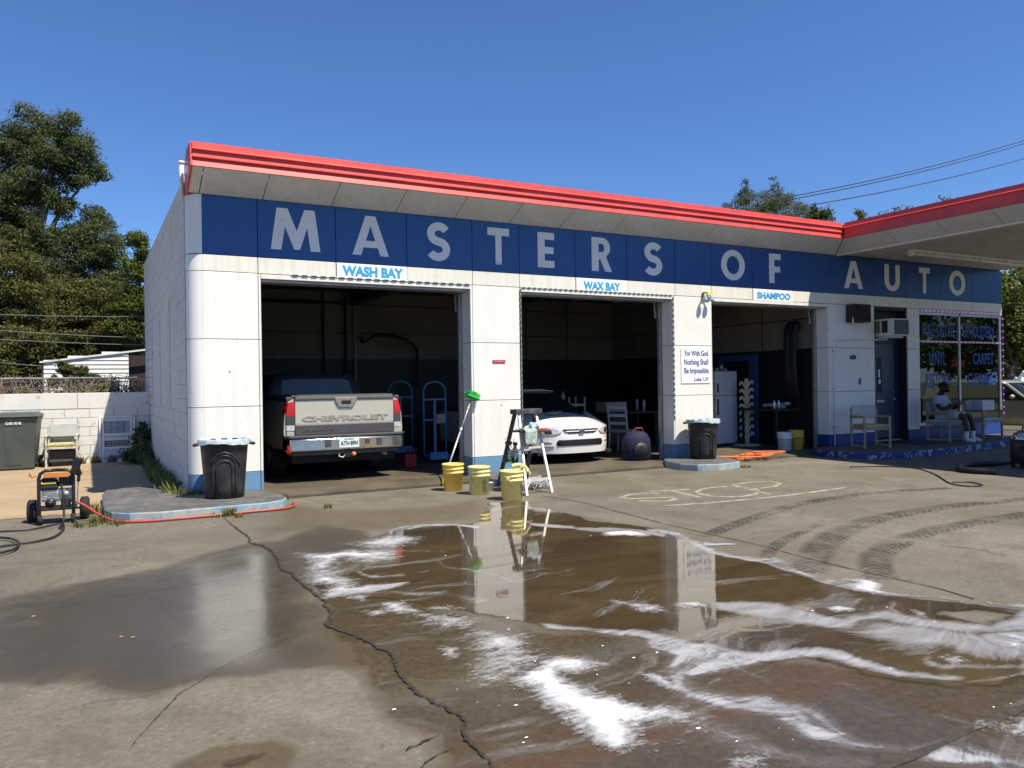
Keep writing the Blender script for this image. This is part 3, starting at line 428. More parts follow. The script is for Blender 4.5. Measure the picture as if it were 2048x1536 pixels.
# --- lather
def soap_mat():
    m, nt, b = newmat('soap_lather'); P = wpos(nt)
    s = attr(nt, 'soap')
    n = noise(nt, P, 34, 6, .75); st = noise(nt, wpos(nt, (.8, 2.4, 1)), 8, 6, .7, .6); fine = noise(nt, P, 140, 3, .7)
    cx = node(nt, 'CombineXYZ'); ps = node(nt, 'SeparateXYZ'); nt.links.new(P, ps.inputs[0]); nt.links.new(math_(nt, 'MULTIPLY', ps.outputs[0], .8), cx.inputs[0]); nt.links.new(math_(nt, 'MULTIPLY', attr(nt, 'psi'), 3.5), cx.inputs[1]); n5 = noise(nt, cx.outputs[0], 9, 7, .72, .5)
    tex = math_(nt, 'ADD', math_(nt, 'MULTIPLY', math_(nt, 'SUBTRACT', n, .5), .9), math_(nt, 'ADD', math_(nt, 'MULTIPLY', math_(nt, 'SUBTRACT', st, .5), .75), math_(nt, 'MULTIPLY', math_(nt, 'SUBTRACT', n5, .5), .7)))
    tex = math_(nt, 'MULTIPLY', tex, math_(nt, 'SUBTRACT', 1.25, math_(nt, 'MULTIPLY', s, .75)))
    a = math_(nt, 'ADD', math_(nt, 'ADD', s, tex), math_(nt, 'MULTIPLY', math_(nt, 'SUBTRACT', fine, .5), .3))
    nt.links.new(math_(nt, 'MULTIPLY', ramp(nt, a, [(.30, 0), (.55, .45), (.95, 1)]), ramp(nt, s, [(.06, 0), (.25, 1)])), b.inputs['Alpha'])
    nt.links.new(mixc(nt, math_(nt, 'MULTIPLY', ramp(nt, a, [(.55, 1), (1.2, 0)]), .8), ramp(nt, fine, [(.3, (.68, .69, .71)), (.7, (.82, .83, .84))]), (.42, .43, .45)), b.inputs['Base Color'])
    b.inputs['Roughness'].default_value = .55
    nt.links.new(bump(nt, math_(nt, 'ADD', fine, math_(nt, 'MULTIPLY', n, 2)), .5, .004), b.inputs['Normal'])
    return m
sz = .008 + .014 * np.clip(soap - .3, 0, 1) * (.5 + lace)
soapm = sheet('soap_suds', soap > .06, sz, soap_mat(), {'soap': soap, 'psi': psi})
tag(link('soap_suds', soapm), kind='stuff')

gfl = np.random.default_rng(5); fm = MB(); nfl = 0
while nfl < 90:
    i = gfl.integers(0, nx); j = gfl.integers(0, ny)
    if wet[i, j] < .5 or max(film[max(i-9,0):i+9:3, max(j-9,0):j+9:3].max(), soap[max(i-9,0):i+9:3, max(j-9,0):j+9:3].max()) < .25 or fbm(gx[i:i+1, j:j+1], gy[i:i+1, j:j+1], 1.4, 77)[0, 0] < .5: continue
    r0 = .0025 + .006 * gfl.uniform() ** 3; x0, y0 = gx[i, j], gy[i, j]; th = gfl.uniform(0, .6); q = [(x0 + r0 * (1.6 * math.cos(a) * math.cos(th) - math.sin(a) * math.sin(th)) * gfl.uniform(.6, 1.2), y0 + r0 * (1.6 * math.cos(a) * math.sin(th) + math.sin(a) * math.cos(th)) * gfl.uniform(.6, 1.2)) for a in np.linspace(0, 2 * math.pi, 9)[:-1]]
    fm.add([*[(x, y, .0065) for x, y in q], (x0, y0, .0065 + r0 * .4)], [(k, (k + 1) % 8, 8) for k in range(8)]); nfl += 1
tag(fm.build('soap_flecks', mat('soap_fleck', (.78, .79, .80), .5)), kind='stuff')
# --- cracks, slab joints, tyre marks, worn STOP lettering
def ribbon(name, pts, w, m, z, jitter=.0, sub=.022, uv=False, taper=False):
    pts = [Vector((x, y, 0)) for x, y in pts]; dense = [pts[0]]
    for a, b in zip(pts[:-1], pts[1:]):
        n = max(1, int((b - a).length / sub))
        for i in range(1, n + 1): dense.append(a.lerp(b, i / n))
    ws = w if hasattr(w, '__len__') else [w, w]
    V = []; U = []; Vv = []; L = 0
    for i, p in enumerate(dense):
        d = (dense[min(i + 1, len(dense) - 1)] - dense[max(i - 1, 0)]).normalized(); nn = Vector((-d.y, d.x, 0))
        t = i / (len(dense) - 1); f = t * (len(ws) - 1); q = min(int(f), len(ws) - 2); ww = ws[q] + (ws[q + 1] - ws[q]) * (f - q)
        j = nn * random.uniform(-jitter, jitter); h = ww * (1.8 if name == 'crack' else 1) * (1 + random.uniform(-.45, .5) * (jitter > 0)) / 2
        if i: L += (p - dense[i - 1]).length
        V += [p + j - nn * h, p + j + nn * h]; U += [L, L]; Vv += [0, 1]
    V = np.array([(v.x, v.y, z) for v in V]); F = np.array([(2 * i, 2 * i + 2, 2 * i + 3, 2 * i + 1) for i in range(len(dense) - 1)])
    return link(name, arrmesh(name, V, F, m, {'along': U, 'across': Vv}))
def crack_mat():
    m, nt, b = newmat('crack_dark'); P = wpos(nt)
    e = math_(nt, 'MULTIPLY', math_(nt, 'ABSOLUTE', math_(nt, 'SUBTRACT', attr(nt, 'across'), .5)), 2)
    a = math_(nt, 'ADD', e, math_(nt, 'MULTIPLY', math_(nt, 'SUBTRACT', noise(nt, P, 34, 6, .75), .5), 2.2))
    nt.links.new(ramp(nt, a, [(.45, 1), (.75, 0)]), b.inputs['Alpha']); nt.links.new(ramp(nt, noise(nt, P, 50, 4, .7), [(.35, (.012, .010, .008)), (.7, (.05, .042, .032))]), b.inputs['Base Color']); b.inputs['Roughness'].default_value = .9; return m
M_CRACK = crack_mat()
for pts, w, j in (
 ([(1.397, -1.546), (1.391, -2.088), (1.408, -2.59), (1.424, -3.045), (1.377, -3.279), (1.465, -3.531), (1.479, -3.828), (1.453, -4.245), (1.423, -4.426), (1.398, -4.64), (1.442, -4.748), (1.432, -5.046), (1.441, -5.365), (1.45, -5.642), (1.459, -5.767), (1.417, -5.843), (1.422, -6.026), (1.367, -6.187), (1.308, -6.298), (1.34, -6.388), (1.417, -6.647), (1.44, -6.766), (1.456, -6.897), (1.481, -6.97), (1.465, -7.119), (1.42, -7.266), (1.407, -7.374), (1.4, -7.478), (1.402, -7.576), (1.411, -7.682), (1.427, -7.78), (1.457, -7.817), (1.455, -7.894), (1.468, -7.977), (1.454, -8.059), (1.413, -8.12), (1.392, -8.191), (1.389, -8.278), (1.384, -8.35), (1.391, -8.398), (1.377, -8.461), (1.362, -8.593), (1.342, -8.744)], (.006, .014, .017, .018, .018, .020, .016, .014, .012), .009),
 ([(-0.701, -4.837), (-0.528, -4.889), (-0.29, -4.896), (-0.126, -4.897), (-0.009, -4.851), (0.167, -4.805), (0.376, -4.79), (0.591, -4.755), (0.793, -4.704), (1.091, -4.685), (1.373, -4.625)], (.003, .005, .004, .006), .005),
 ([(1.264, -6.319), (1.128, -6.373), (0.989, -6.463), (0.868, -6.554), (0.681, -6.686), (0.558, -6.819), (0.459, -6.942), (0.38, -7.029), (0.34, -7.124), (0.279, -7.245), (0.216, -7.383), (0.176, -7.461), (0.139, -7.562)], (.002, .004, .004, .002), .003),
 ([(1.997, -5.659), (2.309, -5.482), (2.757, -5.451), (3.113, -5.424), (3.51, -5.384), (4.012, -5.415), (4.735, -5.434)], (.007, .006, .005, .004), .005),
 ([(1.138, -8.147), (1.208, -8.125), (1.314, -8.09)], (.006, .012, .003), .006), ([(1.421, -8.114), (1.598, -8.102), (1.888, -8.052)], (.003, .003, .001), .004),
 ([(-0.228, -6.978), (-0.105, -6.954), (0.041, -6.92), (0.191, -6.966), (0.344, -7)], (.002, .003, .002), .003), ([(1.128, -8.325), (1.219, -8.259), (1.32, -8.232)], (.008, .006, .003), .004)):
    tag(ribbon('crack', pts, w, M_CRACK, .009, j), kind='structure')
M_JOINT = mat('joint_dark', (.045, .036, .027), .85, var=.4, vs=20)
for pts, w in (([(5.366, -2.136), (5.484, -2.914), (5.362, -4.725), (5.379, -6.085), (5.331, -6.422), (5.303, -6.988), (5.316, -7.374), (5.319, -7.764), (5.264, -8.018)], (.012, .012)),
 ([(2.607, -9.214), (2.759, -9.211), (2.911, -9.213), (3.087, -9.205), (3.314, -9.192), (3.52, -9.18), (3.765, -9.174)], (.04, .034)),
 ([(2.2, -.36), (5.35, -.36)], (.05, .04)), ([(6.3, -.36), (8.9, -.36)], (.05, .04)), ([(6.739, -6.825), (6.826, -7.133), (6.766, -7.378)], (.01, .004))):
    tag(ribbon('slab_joint', pts, w, M_JOINT, .0055, .0025, .08), kind='structure')
def tyre_mat():
    m, nt, b = newmat('tyre_marks'); P = wpos(nt)
    u, v = attr(nt, 'along'), attr(nt, 'across')
    cv = math_(nt, 'ABSOLUTE', math_(nt, 'SUBTRACT', v, .5))
    edge = ramp(nt, cv, [(.30, 1), (.5, 0)])
    w = node(nt, 'TexWave'); w.bands_direction = 'X'; w.inputs['Scale'].default_value = 3.6; w.inputs['Distortion'].default_value = 4.5; w.inputs['Detail'].default_value = 3; w.inputs['Detail Scale'].default_value = 2.5
    cx = node(nt, 'CombineXYZ'); nt.links.new(math_(nt, 'ADD', math_(nt, 'MULTIPLY', u, .75), math_(nt, 'MULTIPLY', cv, .35)), cx.inputs[0]); nt.links.new(v, cx.inputs[1]); nt.links.new(cx.outputs[0], w.inputs['Vector'])
    tread = ramp(nt, w.outputs[0], [(.42, .05), (.58, 1)])
    a = math_(nt, 'MULTIPLY', math_(nt, 'MULTIPLY', edge, math_(nt, 'ADD', .38, math_(nt, 'MULTIPLY', tread, .62))), ramp(nt, noise(nt, P, 2.2, 5, .7), [(.36, .0), (.64, .85)]))
    nt.links.new(math_(nt, 'MULTIPLY', a, .95), b.inputs['Alpha'])
    b.inputs['Base Color'].default_value = (.055, .043, .034, 1); b.inputs['Roughness'].default_value = .7
    return m
M_TYRE = tyre_mat()
for pts, w in (([(5.237, -5.415), (5.734, -5.173), (6.342, -4.932), (7.476, -4.504), (8.14, -4.411), (8.769, -4.359), (9.561, -4.443), (10.359, -4.63)], (.20, .24, .24, .2)),
 ([(4.928, -6.928), (5.27, -6.654), (5.764, -6.331), (6.349, -6.015), (6.932, -5.787), (7.527, -5.638), (8.09, -5.577), (8.897, -5.554), (10.188, -5.755)], (.34, .36, .34, .30, .26)),
 ([(5.209, -7.36), (5.51, -7.077), (5.827, -6.851), (6.192, -6.68), (6.605, -6.525), (7.146, -6.41), (7.638, -6.35), (8.254, -6.339), (9.137, -6.315)], (.30, .32, .30, .26)),
 ([(4.899, -6.506), (5.282, -6.199), (5.638, -5.986), (6.032, -5.81), (6.662, -5.576)], (.14, .16, .12))):
    tag(ribbon('tyre_track', pts, w, M_TYRE, .0035), kind='structure')
def worn_mat(name, col, lo, hi, sc):
    m, nt, b = newmat(name); P = wpos(nt)
    nt.links.new(ramp(nt, noise(nt, P, sc, 7, .7), [(lo, 0), (hi, .75)]), b.inputs['Alpha'])
    b.inputs['Base Color'].default_value = (*col, 1); b.inputs['Roughness'].default_value = .8; return m
M_WORN = worn_mat('worn_road_paint', (.46, .43, .35), .33, .58, 6)
def ell(cx, cy, rx, ry, n=26): return [(cx + rx * math.cos(2 * math.pi * i / n), cy + ry * math.sin(2 * math.pi * i / n)) for i in range(n + 1)]
mk = thing('road_marking', 'worn pale STOP lettering painted on the concrete', 'road marking', (6.8, -3.0, .0))
for pts in ([(6.788, -2.824), (6.634, -2.718), (6.371, -2.711), (6.135, -2.83), (6.172, -3.018), (6.47, -3.114), (6.679, -3.202), (6.606, -3.367), (6.392, -3.428), (6.15, -3.213)], [(6.813, -2.601), (7.101, -2.678), (7.393, -2.755)], [(7.101, -2.678), (7.041, -3.057), (6.985, -3.411)],
            [(7.302, -3), (7.517, -2.841), (7.791, -2.774), (8.023, -2.838), (8.142, -3.019), (8.118, -3.259), (7.978, -3.468), (7.76, -3.608), (7.504, -3.657), (7.294, -3.595), (7.178, -3.434), (7.182, -3.212), (7.302, -3)], [(8.217, -2.737), (8.063, -3.22), (7.908, -3.711)], [(8.217, -2.737), (8.61, -2.662), (8.932, -2.744), (8.885, -2.998), (8.576, -3.191), (8.25, -3.224), (8.067, -3.16)],
            [(6.159, -3.711), (6.767, -3.833), (7.63, -3.906), (8.271, -3.903), (9.282, -3.815)]):
    rb = ribbon('painted_stroke', pts, .075, M_WORN, .0028); rb.parent = mk; rb.location = (-6.8, 3.0, 0)

# --- dirt yard on the left and the land beyond
def dirt_mat():
    m, nt, b = newmat('dirt_yard'); P = wpos(nt)
    n1 = noise(nt, wpos(nt, (.9, 1.0, 1)), 1.1, 8, .68, .3); n3 = noise(nt, P, 45, 5, .7)
    c = ramp(nt, n1, [(.3, (.30, .215, .125)), (.55, (.40, .30, .18)), (.75, (.47, .37, .24))])
    c = mixc(nt, math_(nt, 'MULTIPLY', n3, .45), c, (.14, .095, .05))
    c = mixc(nt, ramp(nt, noise(nt, P, 9, 5, .7), [(.62, 0), (.72, .5)]), c, (.47, .39, .28))
    nt.links.new(c, b.inputs['Base Color']); b.inputs['Roughness'].default_value = .95
    nt.links.new(bump(nt, math_(nt, 'ADD', n3, math_(nt, 'MULTIPLY', n1, 2)), .5, .01), b.inputs['Normal'])
    a = math_(nt, 'ADD', attr(nt, 'edge'), math_(nt, 'MULTIPLY', math_(nt, 'SUBTRACT', noise(nt, P, 3.5, 6, .7), .5), .9))
    nt.links.new(ramp(nt, a, [(.42, 0), (.6, 1)]), b.inputs['Alpha'])
    return m
dx, dy = np.meshgrid(np.linspace(-9, 1.19, 70), np.linspace(-1.5, 8.6, 70), indexing='ij')
edge = np.clip(.5 + (dy - (-.25 + .02 * dx)) / .8, 0, 1)
idd = np.arange(dx.size).reshape(dx.shape)
Fd = np.stack([idd[:-1, :-1].ravel(), idd[1:, :-1].ravel(), idd[1:, 1:].ravel(), idd[:-1, 1:].ravel()], 1)
hz = .006 + .03 * np.clip(fbm(dx, dy, .9, 301) - .45, 0, 1) * np.clip(dy, 0, 1)
tag(link('dirt_yard', arrmesh('dirt_yard', np.stack([dx.ravel(), dy.ravel(), hz.ravel()], 1), Fd, dirt_mat(), {'edge': edge.ravel()}, True)), kind='structure')
M_LAND = mat('land', (.075, .085, .035), .95, var=.4, vs=.4, grime=.5, gcol=(.16, .11, .06), gs=.3)
g = MB().add([(-300, .9, -.02), (300, .9, -.02), (300, 320, -.02), (-300, 320, -.02)], [(0, 1, 2, 3)])
g.add([(-300, -300, -.02), (300, -300, -.02), (300, .9, -.02), (-300, .9, -.02)], [(0, 1, 2, 3)])
tag(g.build('ground', M_LAND), kind='structure')

# ------------------------------------------------------------------ the service station
def enamel(name, col, gr, rust=.0, rough=.28, dirt=(.30, .25, .18)):
    m, nt, b = newmat(name); P = wpos(nt)
    n = noise(nt, P, 1.3, 5); c = ramp(nt, n, [(.3, tuple(x * .93 for x in col)), (.7, col)])
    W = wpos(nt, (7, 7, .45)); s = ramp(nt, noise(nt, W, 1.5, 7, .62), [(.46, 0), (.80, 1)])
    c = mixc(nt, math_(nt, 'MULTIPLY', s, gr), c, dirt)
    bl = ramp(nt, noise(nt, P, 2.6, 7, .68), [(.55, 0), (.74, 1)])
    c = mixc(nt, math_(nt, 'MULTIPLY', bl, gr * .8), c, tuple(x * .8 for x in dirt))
    if rust:
        v = node(nt, 'TexVoronoi'); v.inputs['Scale'].default_value = 2.7; nt.links.new(P, v.inputs['Vector'])
        d = ramp(nt, math_(nt, 'ADD', v.outputs['Distance'], math_(nt, 'MULTIPLY', noise(nt, P, 30, 4), .05)), [(.055, 1), (.085, 0)])
        c = mixc(nt, math_(nt, 'MULTIPLY', d, rust), c, (.09, .05, .03))
    if rust:                                                # rust bleeding down from the panel joints
        sp = node(nt, 'SeparateXYZ'); nt.links.new(P, sp.inputs[0]); tot = None
        for zj in (1.255, 2.175, 3.09):
            dz = math_(nt, 'SUBTRACT', zj, sp.outputs[2]); e = math_(nt, 'MULTIPLY', ramp(nt, dz, [(.0, 1), (.22, 0)]), ramp(nt, dz, [(-.0, 0), (.002, 1)])); tot = e if tot is None else math_(nt, 'MAXIMUM', tot, e)
        rn = ramp(nt, noise(nt, wpos(nt, (5, 5, .7)), 2.4, 6, .7), [(.58, 0), (.75, 1)])
        c = mixc(nt, math_(nt, 'MULTIPLY', math_(nt, 'MULTIPLY', tot, rn), .75), c, (.34, .20, .09))
    nt.links.new(c, b.inputs['Base Color'])
    nt.links.new(ramp(nt, bl, [(0, rough), (1, rough + .3)]), b.inputs['Roughness'])
    nt.links.new(bump(nt, noise(nt, P, .9, 2, .4), .25, .02), b.inputs['Normal'])
    return m
def peel(name, top, under, lo, hi, sc=7, rough=.6, dark=(.05, .05, .05), topc=None):
    """flaking paint over what lies below it; topc: bare colour of upward faces"""
    m, nt, b = newmat(name); P = wpos(nt)
    n = noise(nt, P, sc, 8, .68, .3); n2 = noise(nt, P, 2.3, 5, .6)
    c = mixc(nt, math_(nt, 'MULTIPLY', n2, .5), top, tuple(x * .6 for x in top))
    u = mixc(nt, noise(nt, P, 19, 6, .7), under, tuple(x * .55 for x in under))
    f = ramp(nt, n, [(lo, 0), (hi, 1)])
    c = mixc(nt, f, c, u)
    c = mixc(nt, ramp(nt, noise(nt, P, 5, 7, .7), [(.60, 0), (.70, .8)]), c, dark)
    if topc:
        g = node(nt, 'NewGeometry'); sp = node(nt, 'SeparateXYZ'); nt.links.new(g.outputs['True Normal'], sp.inputs[0])
        tc = mixc(nt, ramp(nt, noise(nt, P, 3.5, 9, .78), [(.46, 0), (.66, .9)]), topc, tuple(min(1, x * 2.2) for x in topc))
        c = mixc(nt, ramp(nt, sp.outputs[2], [(.55, 0), (.8, 1)]), c, tc)
    nt.links.new(c, b.inputs['Base Color']); b.inputs['Roughness'].default_value = rough
    nt.links.new(bump(nt, math_(nt, 'ADD', n, math_(nt, 'MULTIPLY', noise(nt, P, 60, 4, .7), .3)), .5, .006), b.inputs['Normal'])
    return m
M_WHITE = enamel('white_enamel', (.80, .79, .74), .15, .75)
M_STRIP = enamel('white_enamel_strip', (.76, .74, .66), .28, .5)
M_BAND = enamel('blue_enamel', (.008, .068, .24), .16, 0, .30, (.05, .12, .22))
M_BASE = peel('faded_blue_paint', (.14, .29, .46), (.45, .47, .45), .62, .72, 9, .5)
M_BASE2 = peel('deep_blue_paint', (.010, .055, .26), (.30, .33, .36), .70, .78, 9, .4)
M_SOFF = enamel('soffit_enamel', (.64, .645, .63), .32, .0, .22, (.24, .24, .23))  # here the dirt mottling is painted in for light rippling off the water
M_RED = mat('red_fascia', (.68, .075, .062), .45, var=.12, vs=1.1, grime=.32, streak=.25, gcol=(.30, .02, .02), gs=1.5, coat=.15)
M_STEEL = mat('galvanised_track', (.36, .36, .35), .45, .6, var=.25, vs=14, grime=.5, gcol=(.17, .10, .06), gs=7)
M_DARKGAP = mat('joint_backing', (.035, .033, .03), .8)
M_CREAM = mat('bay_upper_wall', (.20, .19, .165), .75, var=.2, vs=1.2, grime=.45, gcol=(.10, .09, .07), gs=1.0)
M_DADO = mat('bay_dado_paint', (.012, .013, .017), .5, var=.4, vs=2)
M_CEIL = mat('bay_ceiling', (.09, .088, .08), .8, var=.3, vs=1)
M_CANC = mat('canopy_ceiling_paint', (.48, .46, .41), .7, var=.12, vs=1.2, grime=.55, gcol=(.20, .17, .13), gs=.9)
M_ROOF = mat('roof_felt', (.10, .10, .10), .9, var=.3)
M_ALU = mat('aluminium', (.55, .55, .55), .35, .8, var=.1, vs=20)
M_NAVY = mat('navy_door_paint', (.010, .030, .085), .4, var=.2)
M_SLATE = mat('storm_door_grey', (.055, .075, .10), .45, var=.1)
M_BLACK = mat('black_paint', (.012, .012, .013), .55, var=.3)
M_TRIMW = mat('white_trim', (.74, .73, .68), .5, var=.08, grime=.35, gcol=(.35, .28, .2), gs=5)
def glass_mat(name, tint=(.86, .92, .90), rough=.0):
    m, nt, b = newmat(name); nt.nodes.remove(b)
    o = nt.nodes['Material Output']; t = node(nt, 'BsdfTransparent'); t.inputs[0].default_value = (*tint, 1)
    g = node(nt, 'BsdfGlossy'); g.inputs['Roughness'].default_value = rough
    fr = node(nt, 'Fresnel'); fr.inputs[0].default_value = 1.5; mx = node(nt, 'MixShader')
    nt.links.new(math_(nt, 'MULTIPLY', fr.outputs[0], 1.6, clamp=True), mx.inputs[0]); nt.links.new(t.outputs[0], mx.inputs[1]); nt.links.new(g.outputs[0], mx.inputs[2]); nt.links.new(mx.outputs[0], o.inputs[0]); return m
M_GLASS = glass_mat('window_glass', (.34, .40, .38))
XL, XR = 1.20, 19.85
B = thing('service_station', 'white and blue enamelled car wash with three open bays and red roof edge', 'building', (0, 0, 0))
def bx(name, m, *b6, bev=0.0, parent=B): return MB().box(*b6).build(name, m, parent, bev=bev)
def panel(x0, x1, z0, z1, m, y=0.0, name='enamel_panel', g=.0042):
    return bx(name, m, x0 + g, x1 - g, y, y + .03, z0 + g, z1 - g, bev=.004)
ZP, ZJ2, ZJ1, ZL, ZB, ZT = .355, 1.255, 2.175, 3.09, 3.315, 4.12
JX = [1.386, 2.112, 3.21, 4.303, 5.403, 6.255, 7.346, 8.431, 9.52, 10.405, 11.463, 12.574, 13.673, 15.069, 16.19, 17.432, 18.641, 19.854]
# cores behind the enamel
for x0, x1 in ((1.42, 2.13), (5.385, 6.245), (9.475, 10.39), (13.615, 15.06), (16.20, 16.585)):
    bx('wall_core', M_DARKGAP, x0, x1, .032, .34, 0, 3.0)
bx('lintel', M_DARKGAP, 1.42, 19.83, .032, .34, 3.022, 4.30)
# pillar panels
def column(x0, x1, z0=0.0, base=M_BASE, nm='enamel_panel'):
    rows = [(z0, ZP, base), (ZP, ZJ2, M_WHITE), (ZJ2, ZJ1, M_WHITE), (ZJ1, ZL, M_WHITE)]
    for a, b, m in rows: panel(x0, x1, a, b, m, name=nm)
column(1.386, 2.112); column(2.112, 2.15)
column(5.355, 5.395); column(5.395, 6.25); column(9.445, 9.485); column(9.485, 10.40)
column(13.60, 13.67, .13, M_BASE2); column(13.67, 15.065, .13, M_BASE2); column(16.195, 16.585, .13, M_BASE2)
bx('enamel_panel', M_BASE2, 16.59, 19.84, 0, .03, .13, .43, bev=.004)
def quarter(z0, z1, m, name='corner_panel', r=.19):
    g = .004; pr = [(XL + .19 - r * math.cos(t), .19 - r * math.sin(t)) for t in [math.pi / 2 * i / 8 for i in range(9)]]
    inn = [(XL + .19 - (r - .025) * math.cos(t), .19 - (r - .025) * math.sin(t)) for t in [math.pi / 2 * i / 8 for i in range(8, -1, -1)]]
    o = MB().prism(pr + inn, z0 + g, z1 - g, lambda a, b, h: (a, b, h)).build(name, m, B); smooth_angle(o, 50); return o
for a, b, m in ((0, ZP, M_BASE), (ZP, ZJ2, M_WHITE), (ZJ2, ZJ1, M_WHITE), (ZJ1, ZL, M_WHITE), (ZL, ZB, M_WHITE), (ZB + .004, ZT, M_WHITE)): quarter(a, b, m)
bx('wall_core', M_DARKGAP, 1.24, 1.42, .19, .34, 0, 4.3); bx('wall_core', M_DARKGAP, 1.30, 1.42, .09, .19, 0, 4.3)
# lintel strip and blue band
for a, b in zip(JX[:-1], JX[1:]):
    panel(a, b, ZL, ZB, M_STRIP, name='lintel_panel'); panel(a, b, ZB, ZT, M_BAND, name='blue_panel')
# jamb returns facing the camera (left faces) and their mates
for xs, s in ((5.355, 1), (9.445, 1), (13.60, 1), (2.15, -1), (6.25, -1), (10.40, -1)):
    for a, b, m in ((0.0, ZP, M_BASE), (ZP, ZJ2, M_WHITE), (ZJ2, ZJ1, M_WHITE), (ZJ1, ZL - .07, M_WHITE)):
        z0 = .13 if xs > 13 and a == 0 else a
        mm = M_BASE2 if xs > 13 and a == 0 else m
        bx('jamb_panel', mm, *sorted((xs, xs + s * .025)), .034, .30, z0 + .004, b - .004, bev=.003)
for x0, x1 in ((2.15, 5.355), (6.25, 9.445), (10.40, 13.60)):
    bx('lintel_trim', M_TRIMW, x0, x1, -.012, .028, 3.02, 3.082, bev=.004)
    bx('door_head', M_STEEL, x0, x1, .05, .33, 2.985, 3.018)
    bx('door_track', M_STEEL, x0 - .0, x0 + .06, .305, .37, 0.004, 2.98, bev=.003); bx('door_track', M_STEEL, x1 - .06, x1, .305, .37, .004, 2.98, bev=.003)
    for xx in (x0 + .045, x1 - .045):
        MB().tube([(xx, .42, 2.7), (xx, .45, 3.0), (xx, .6, 3.2), (xx, .95, 3.28), (xx, 3.2, 3.32)], .028, 6).build('door_rail', M_STEEL, B)
# roof, ceiling and inside of the bays
bx('roof', M_ROOF, XL + .02, XR, .0, 8.4, 4.305, 4.37)
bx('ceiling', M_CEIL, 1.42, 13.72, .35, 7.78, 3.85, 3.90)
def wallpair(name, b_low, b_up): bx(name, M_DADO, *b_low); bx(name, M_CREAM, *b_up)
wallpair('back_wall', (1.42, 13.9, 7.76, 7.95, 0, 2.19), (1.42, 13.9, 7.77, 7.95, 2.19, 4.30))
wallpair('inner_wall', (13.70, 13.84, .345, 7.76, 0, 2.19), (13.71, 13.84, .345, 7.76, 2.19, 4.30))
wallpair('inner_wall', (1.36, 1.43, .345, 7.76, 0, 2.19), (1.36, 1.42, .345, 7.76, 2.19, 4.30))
FZ = .06                                                  # bay slab, with a short ramp in front of each bay
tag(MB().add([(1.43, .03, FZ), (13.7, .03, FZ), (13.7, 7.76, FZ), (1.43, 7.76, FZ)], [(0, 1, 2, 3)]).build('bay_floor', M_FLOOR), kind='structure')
for x0, x1 in ((2.15, 5.40), (6.24, 9.46), (10.38, 13.66)):
    tag(MB().add([(x0, -.34, -.01), (x1, -.34, -.01), (x1, -.34, .03), (x0, -.34, .03), (x0, .03, FZ), (x1, .03, FZ)], [(0, 1, 2, 3), (3, 2, 5, 4)]).build('bay_ramp', M_FLOOR), kind='structure')
M_SEAM = mat('wall_seam', (.03, .028, .025), .9)
for z in (2.83, 3.53): bx('wall_seam', M_SEAM, 1.43, 13.7, 7.752, 7.772, z, z + .018); bx('wall_seam', M_SEAM, 13.698, 13.712, .4, 7.75, z, z + .018)
for x in (10.75, 12.1, 8.7): bx('wall_seam', M_SEAM, x, x + .018, 7.75, 7.771, 2.19, 3.85)
for y in (1.9, 4.4): bx('wall_seam', M_SEAM, 13.697, 13.711, y, y + .018, 2.19, 3.85)
bx('pilaster', M_CREAM, 5.08, 5.36, 7.60, 7.768, 2.19, 3.85); bx('pilaster', M_DADO, 5.08, 5.36, 7.60, 7.758, 0, 2.19)
MB().cyl((5.62, 7.66, 1.2), (5.62, 7.66, 3.7), .035, 8).build('pipe', M_BLACK, B); MB().cyl((5.86, 7.66, 1.4), (5.86, 7.66, 3.7), .025, 8).build('pipe', M_STEEL, B)
MB().cyl((1.5, 7.6, 3.56), (5.9, 7.6, 3.56), .03, 8).build('pipe', M_BLACK, B)
bx('roof_beam', mat('beam_paint', (.07, .09, .12), .5), 5.75, 6.0, .4, 7.75, 3.55, 3.85); bx('roof_beam', MATS['beam_paint'], 9.6, 9.85, .4, 7.75, 3.55, 3.85)
bx('strip_light', M_TRIMW, 4.4, 4.6, 1.6, 3.1, 3.72, 3.80); bx('strip_light', M_TRIMW, 7.7, 7.9, 1.6, 3.1, 3.72, 3.80)
# fascia of the bays: ribbed, four lengths
FP = [(-.525, 4.66), (-.532, 4.585), (-.556, 4.566), (-.556, 4.556), (-.52, 4.552), (-.532, 4.485), (-.556, 4.466), (-.556, 4.456), (-.52, 4.452), (-.552, 4.345), (-.53, 4.34), (-.47, 4.40), (-.47, 4.66)]
def fascia(a, b, prof=FP, fn=lambda y, z, x: (x, y, z)): return MB().prism(prof, a, b, fn).build('fascia', M_RED, B)
for a, b in ((1.225, 4.470), (4.474, 7.743), (7.747, 10.93), (10.934, 13.42)): fascia(a, b)
MB().prism([(-.50, 4.66), (-.55, 4.345), (.02, 4.11), (.12, 4.10), (.12, 4.52), (-.1, 4.66)], 1.200, 1.224, lambda y, z, x: (x, y, z)).build('fascia_end', M_RED, B)
bx('roof', M_ROOF, 1.225, 13.6, -.468, .0, 4.58, 4.60)
MB().cyl((1.17, .20, 4.10), (1.17, .20, 4.56), .030, 12).build('downpipe', M_TRIMW, B, True); MB().cyl((1.17, .20, 4.54), (1.17, .20, 4.58), .038, 12).build('gutter_outlet', M_TRIMW, B, True)
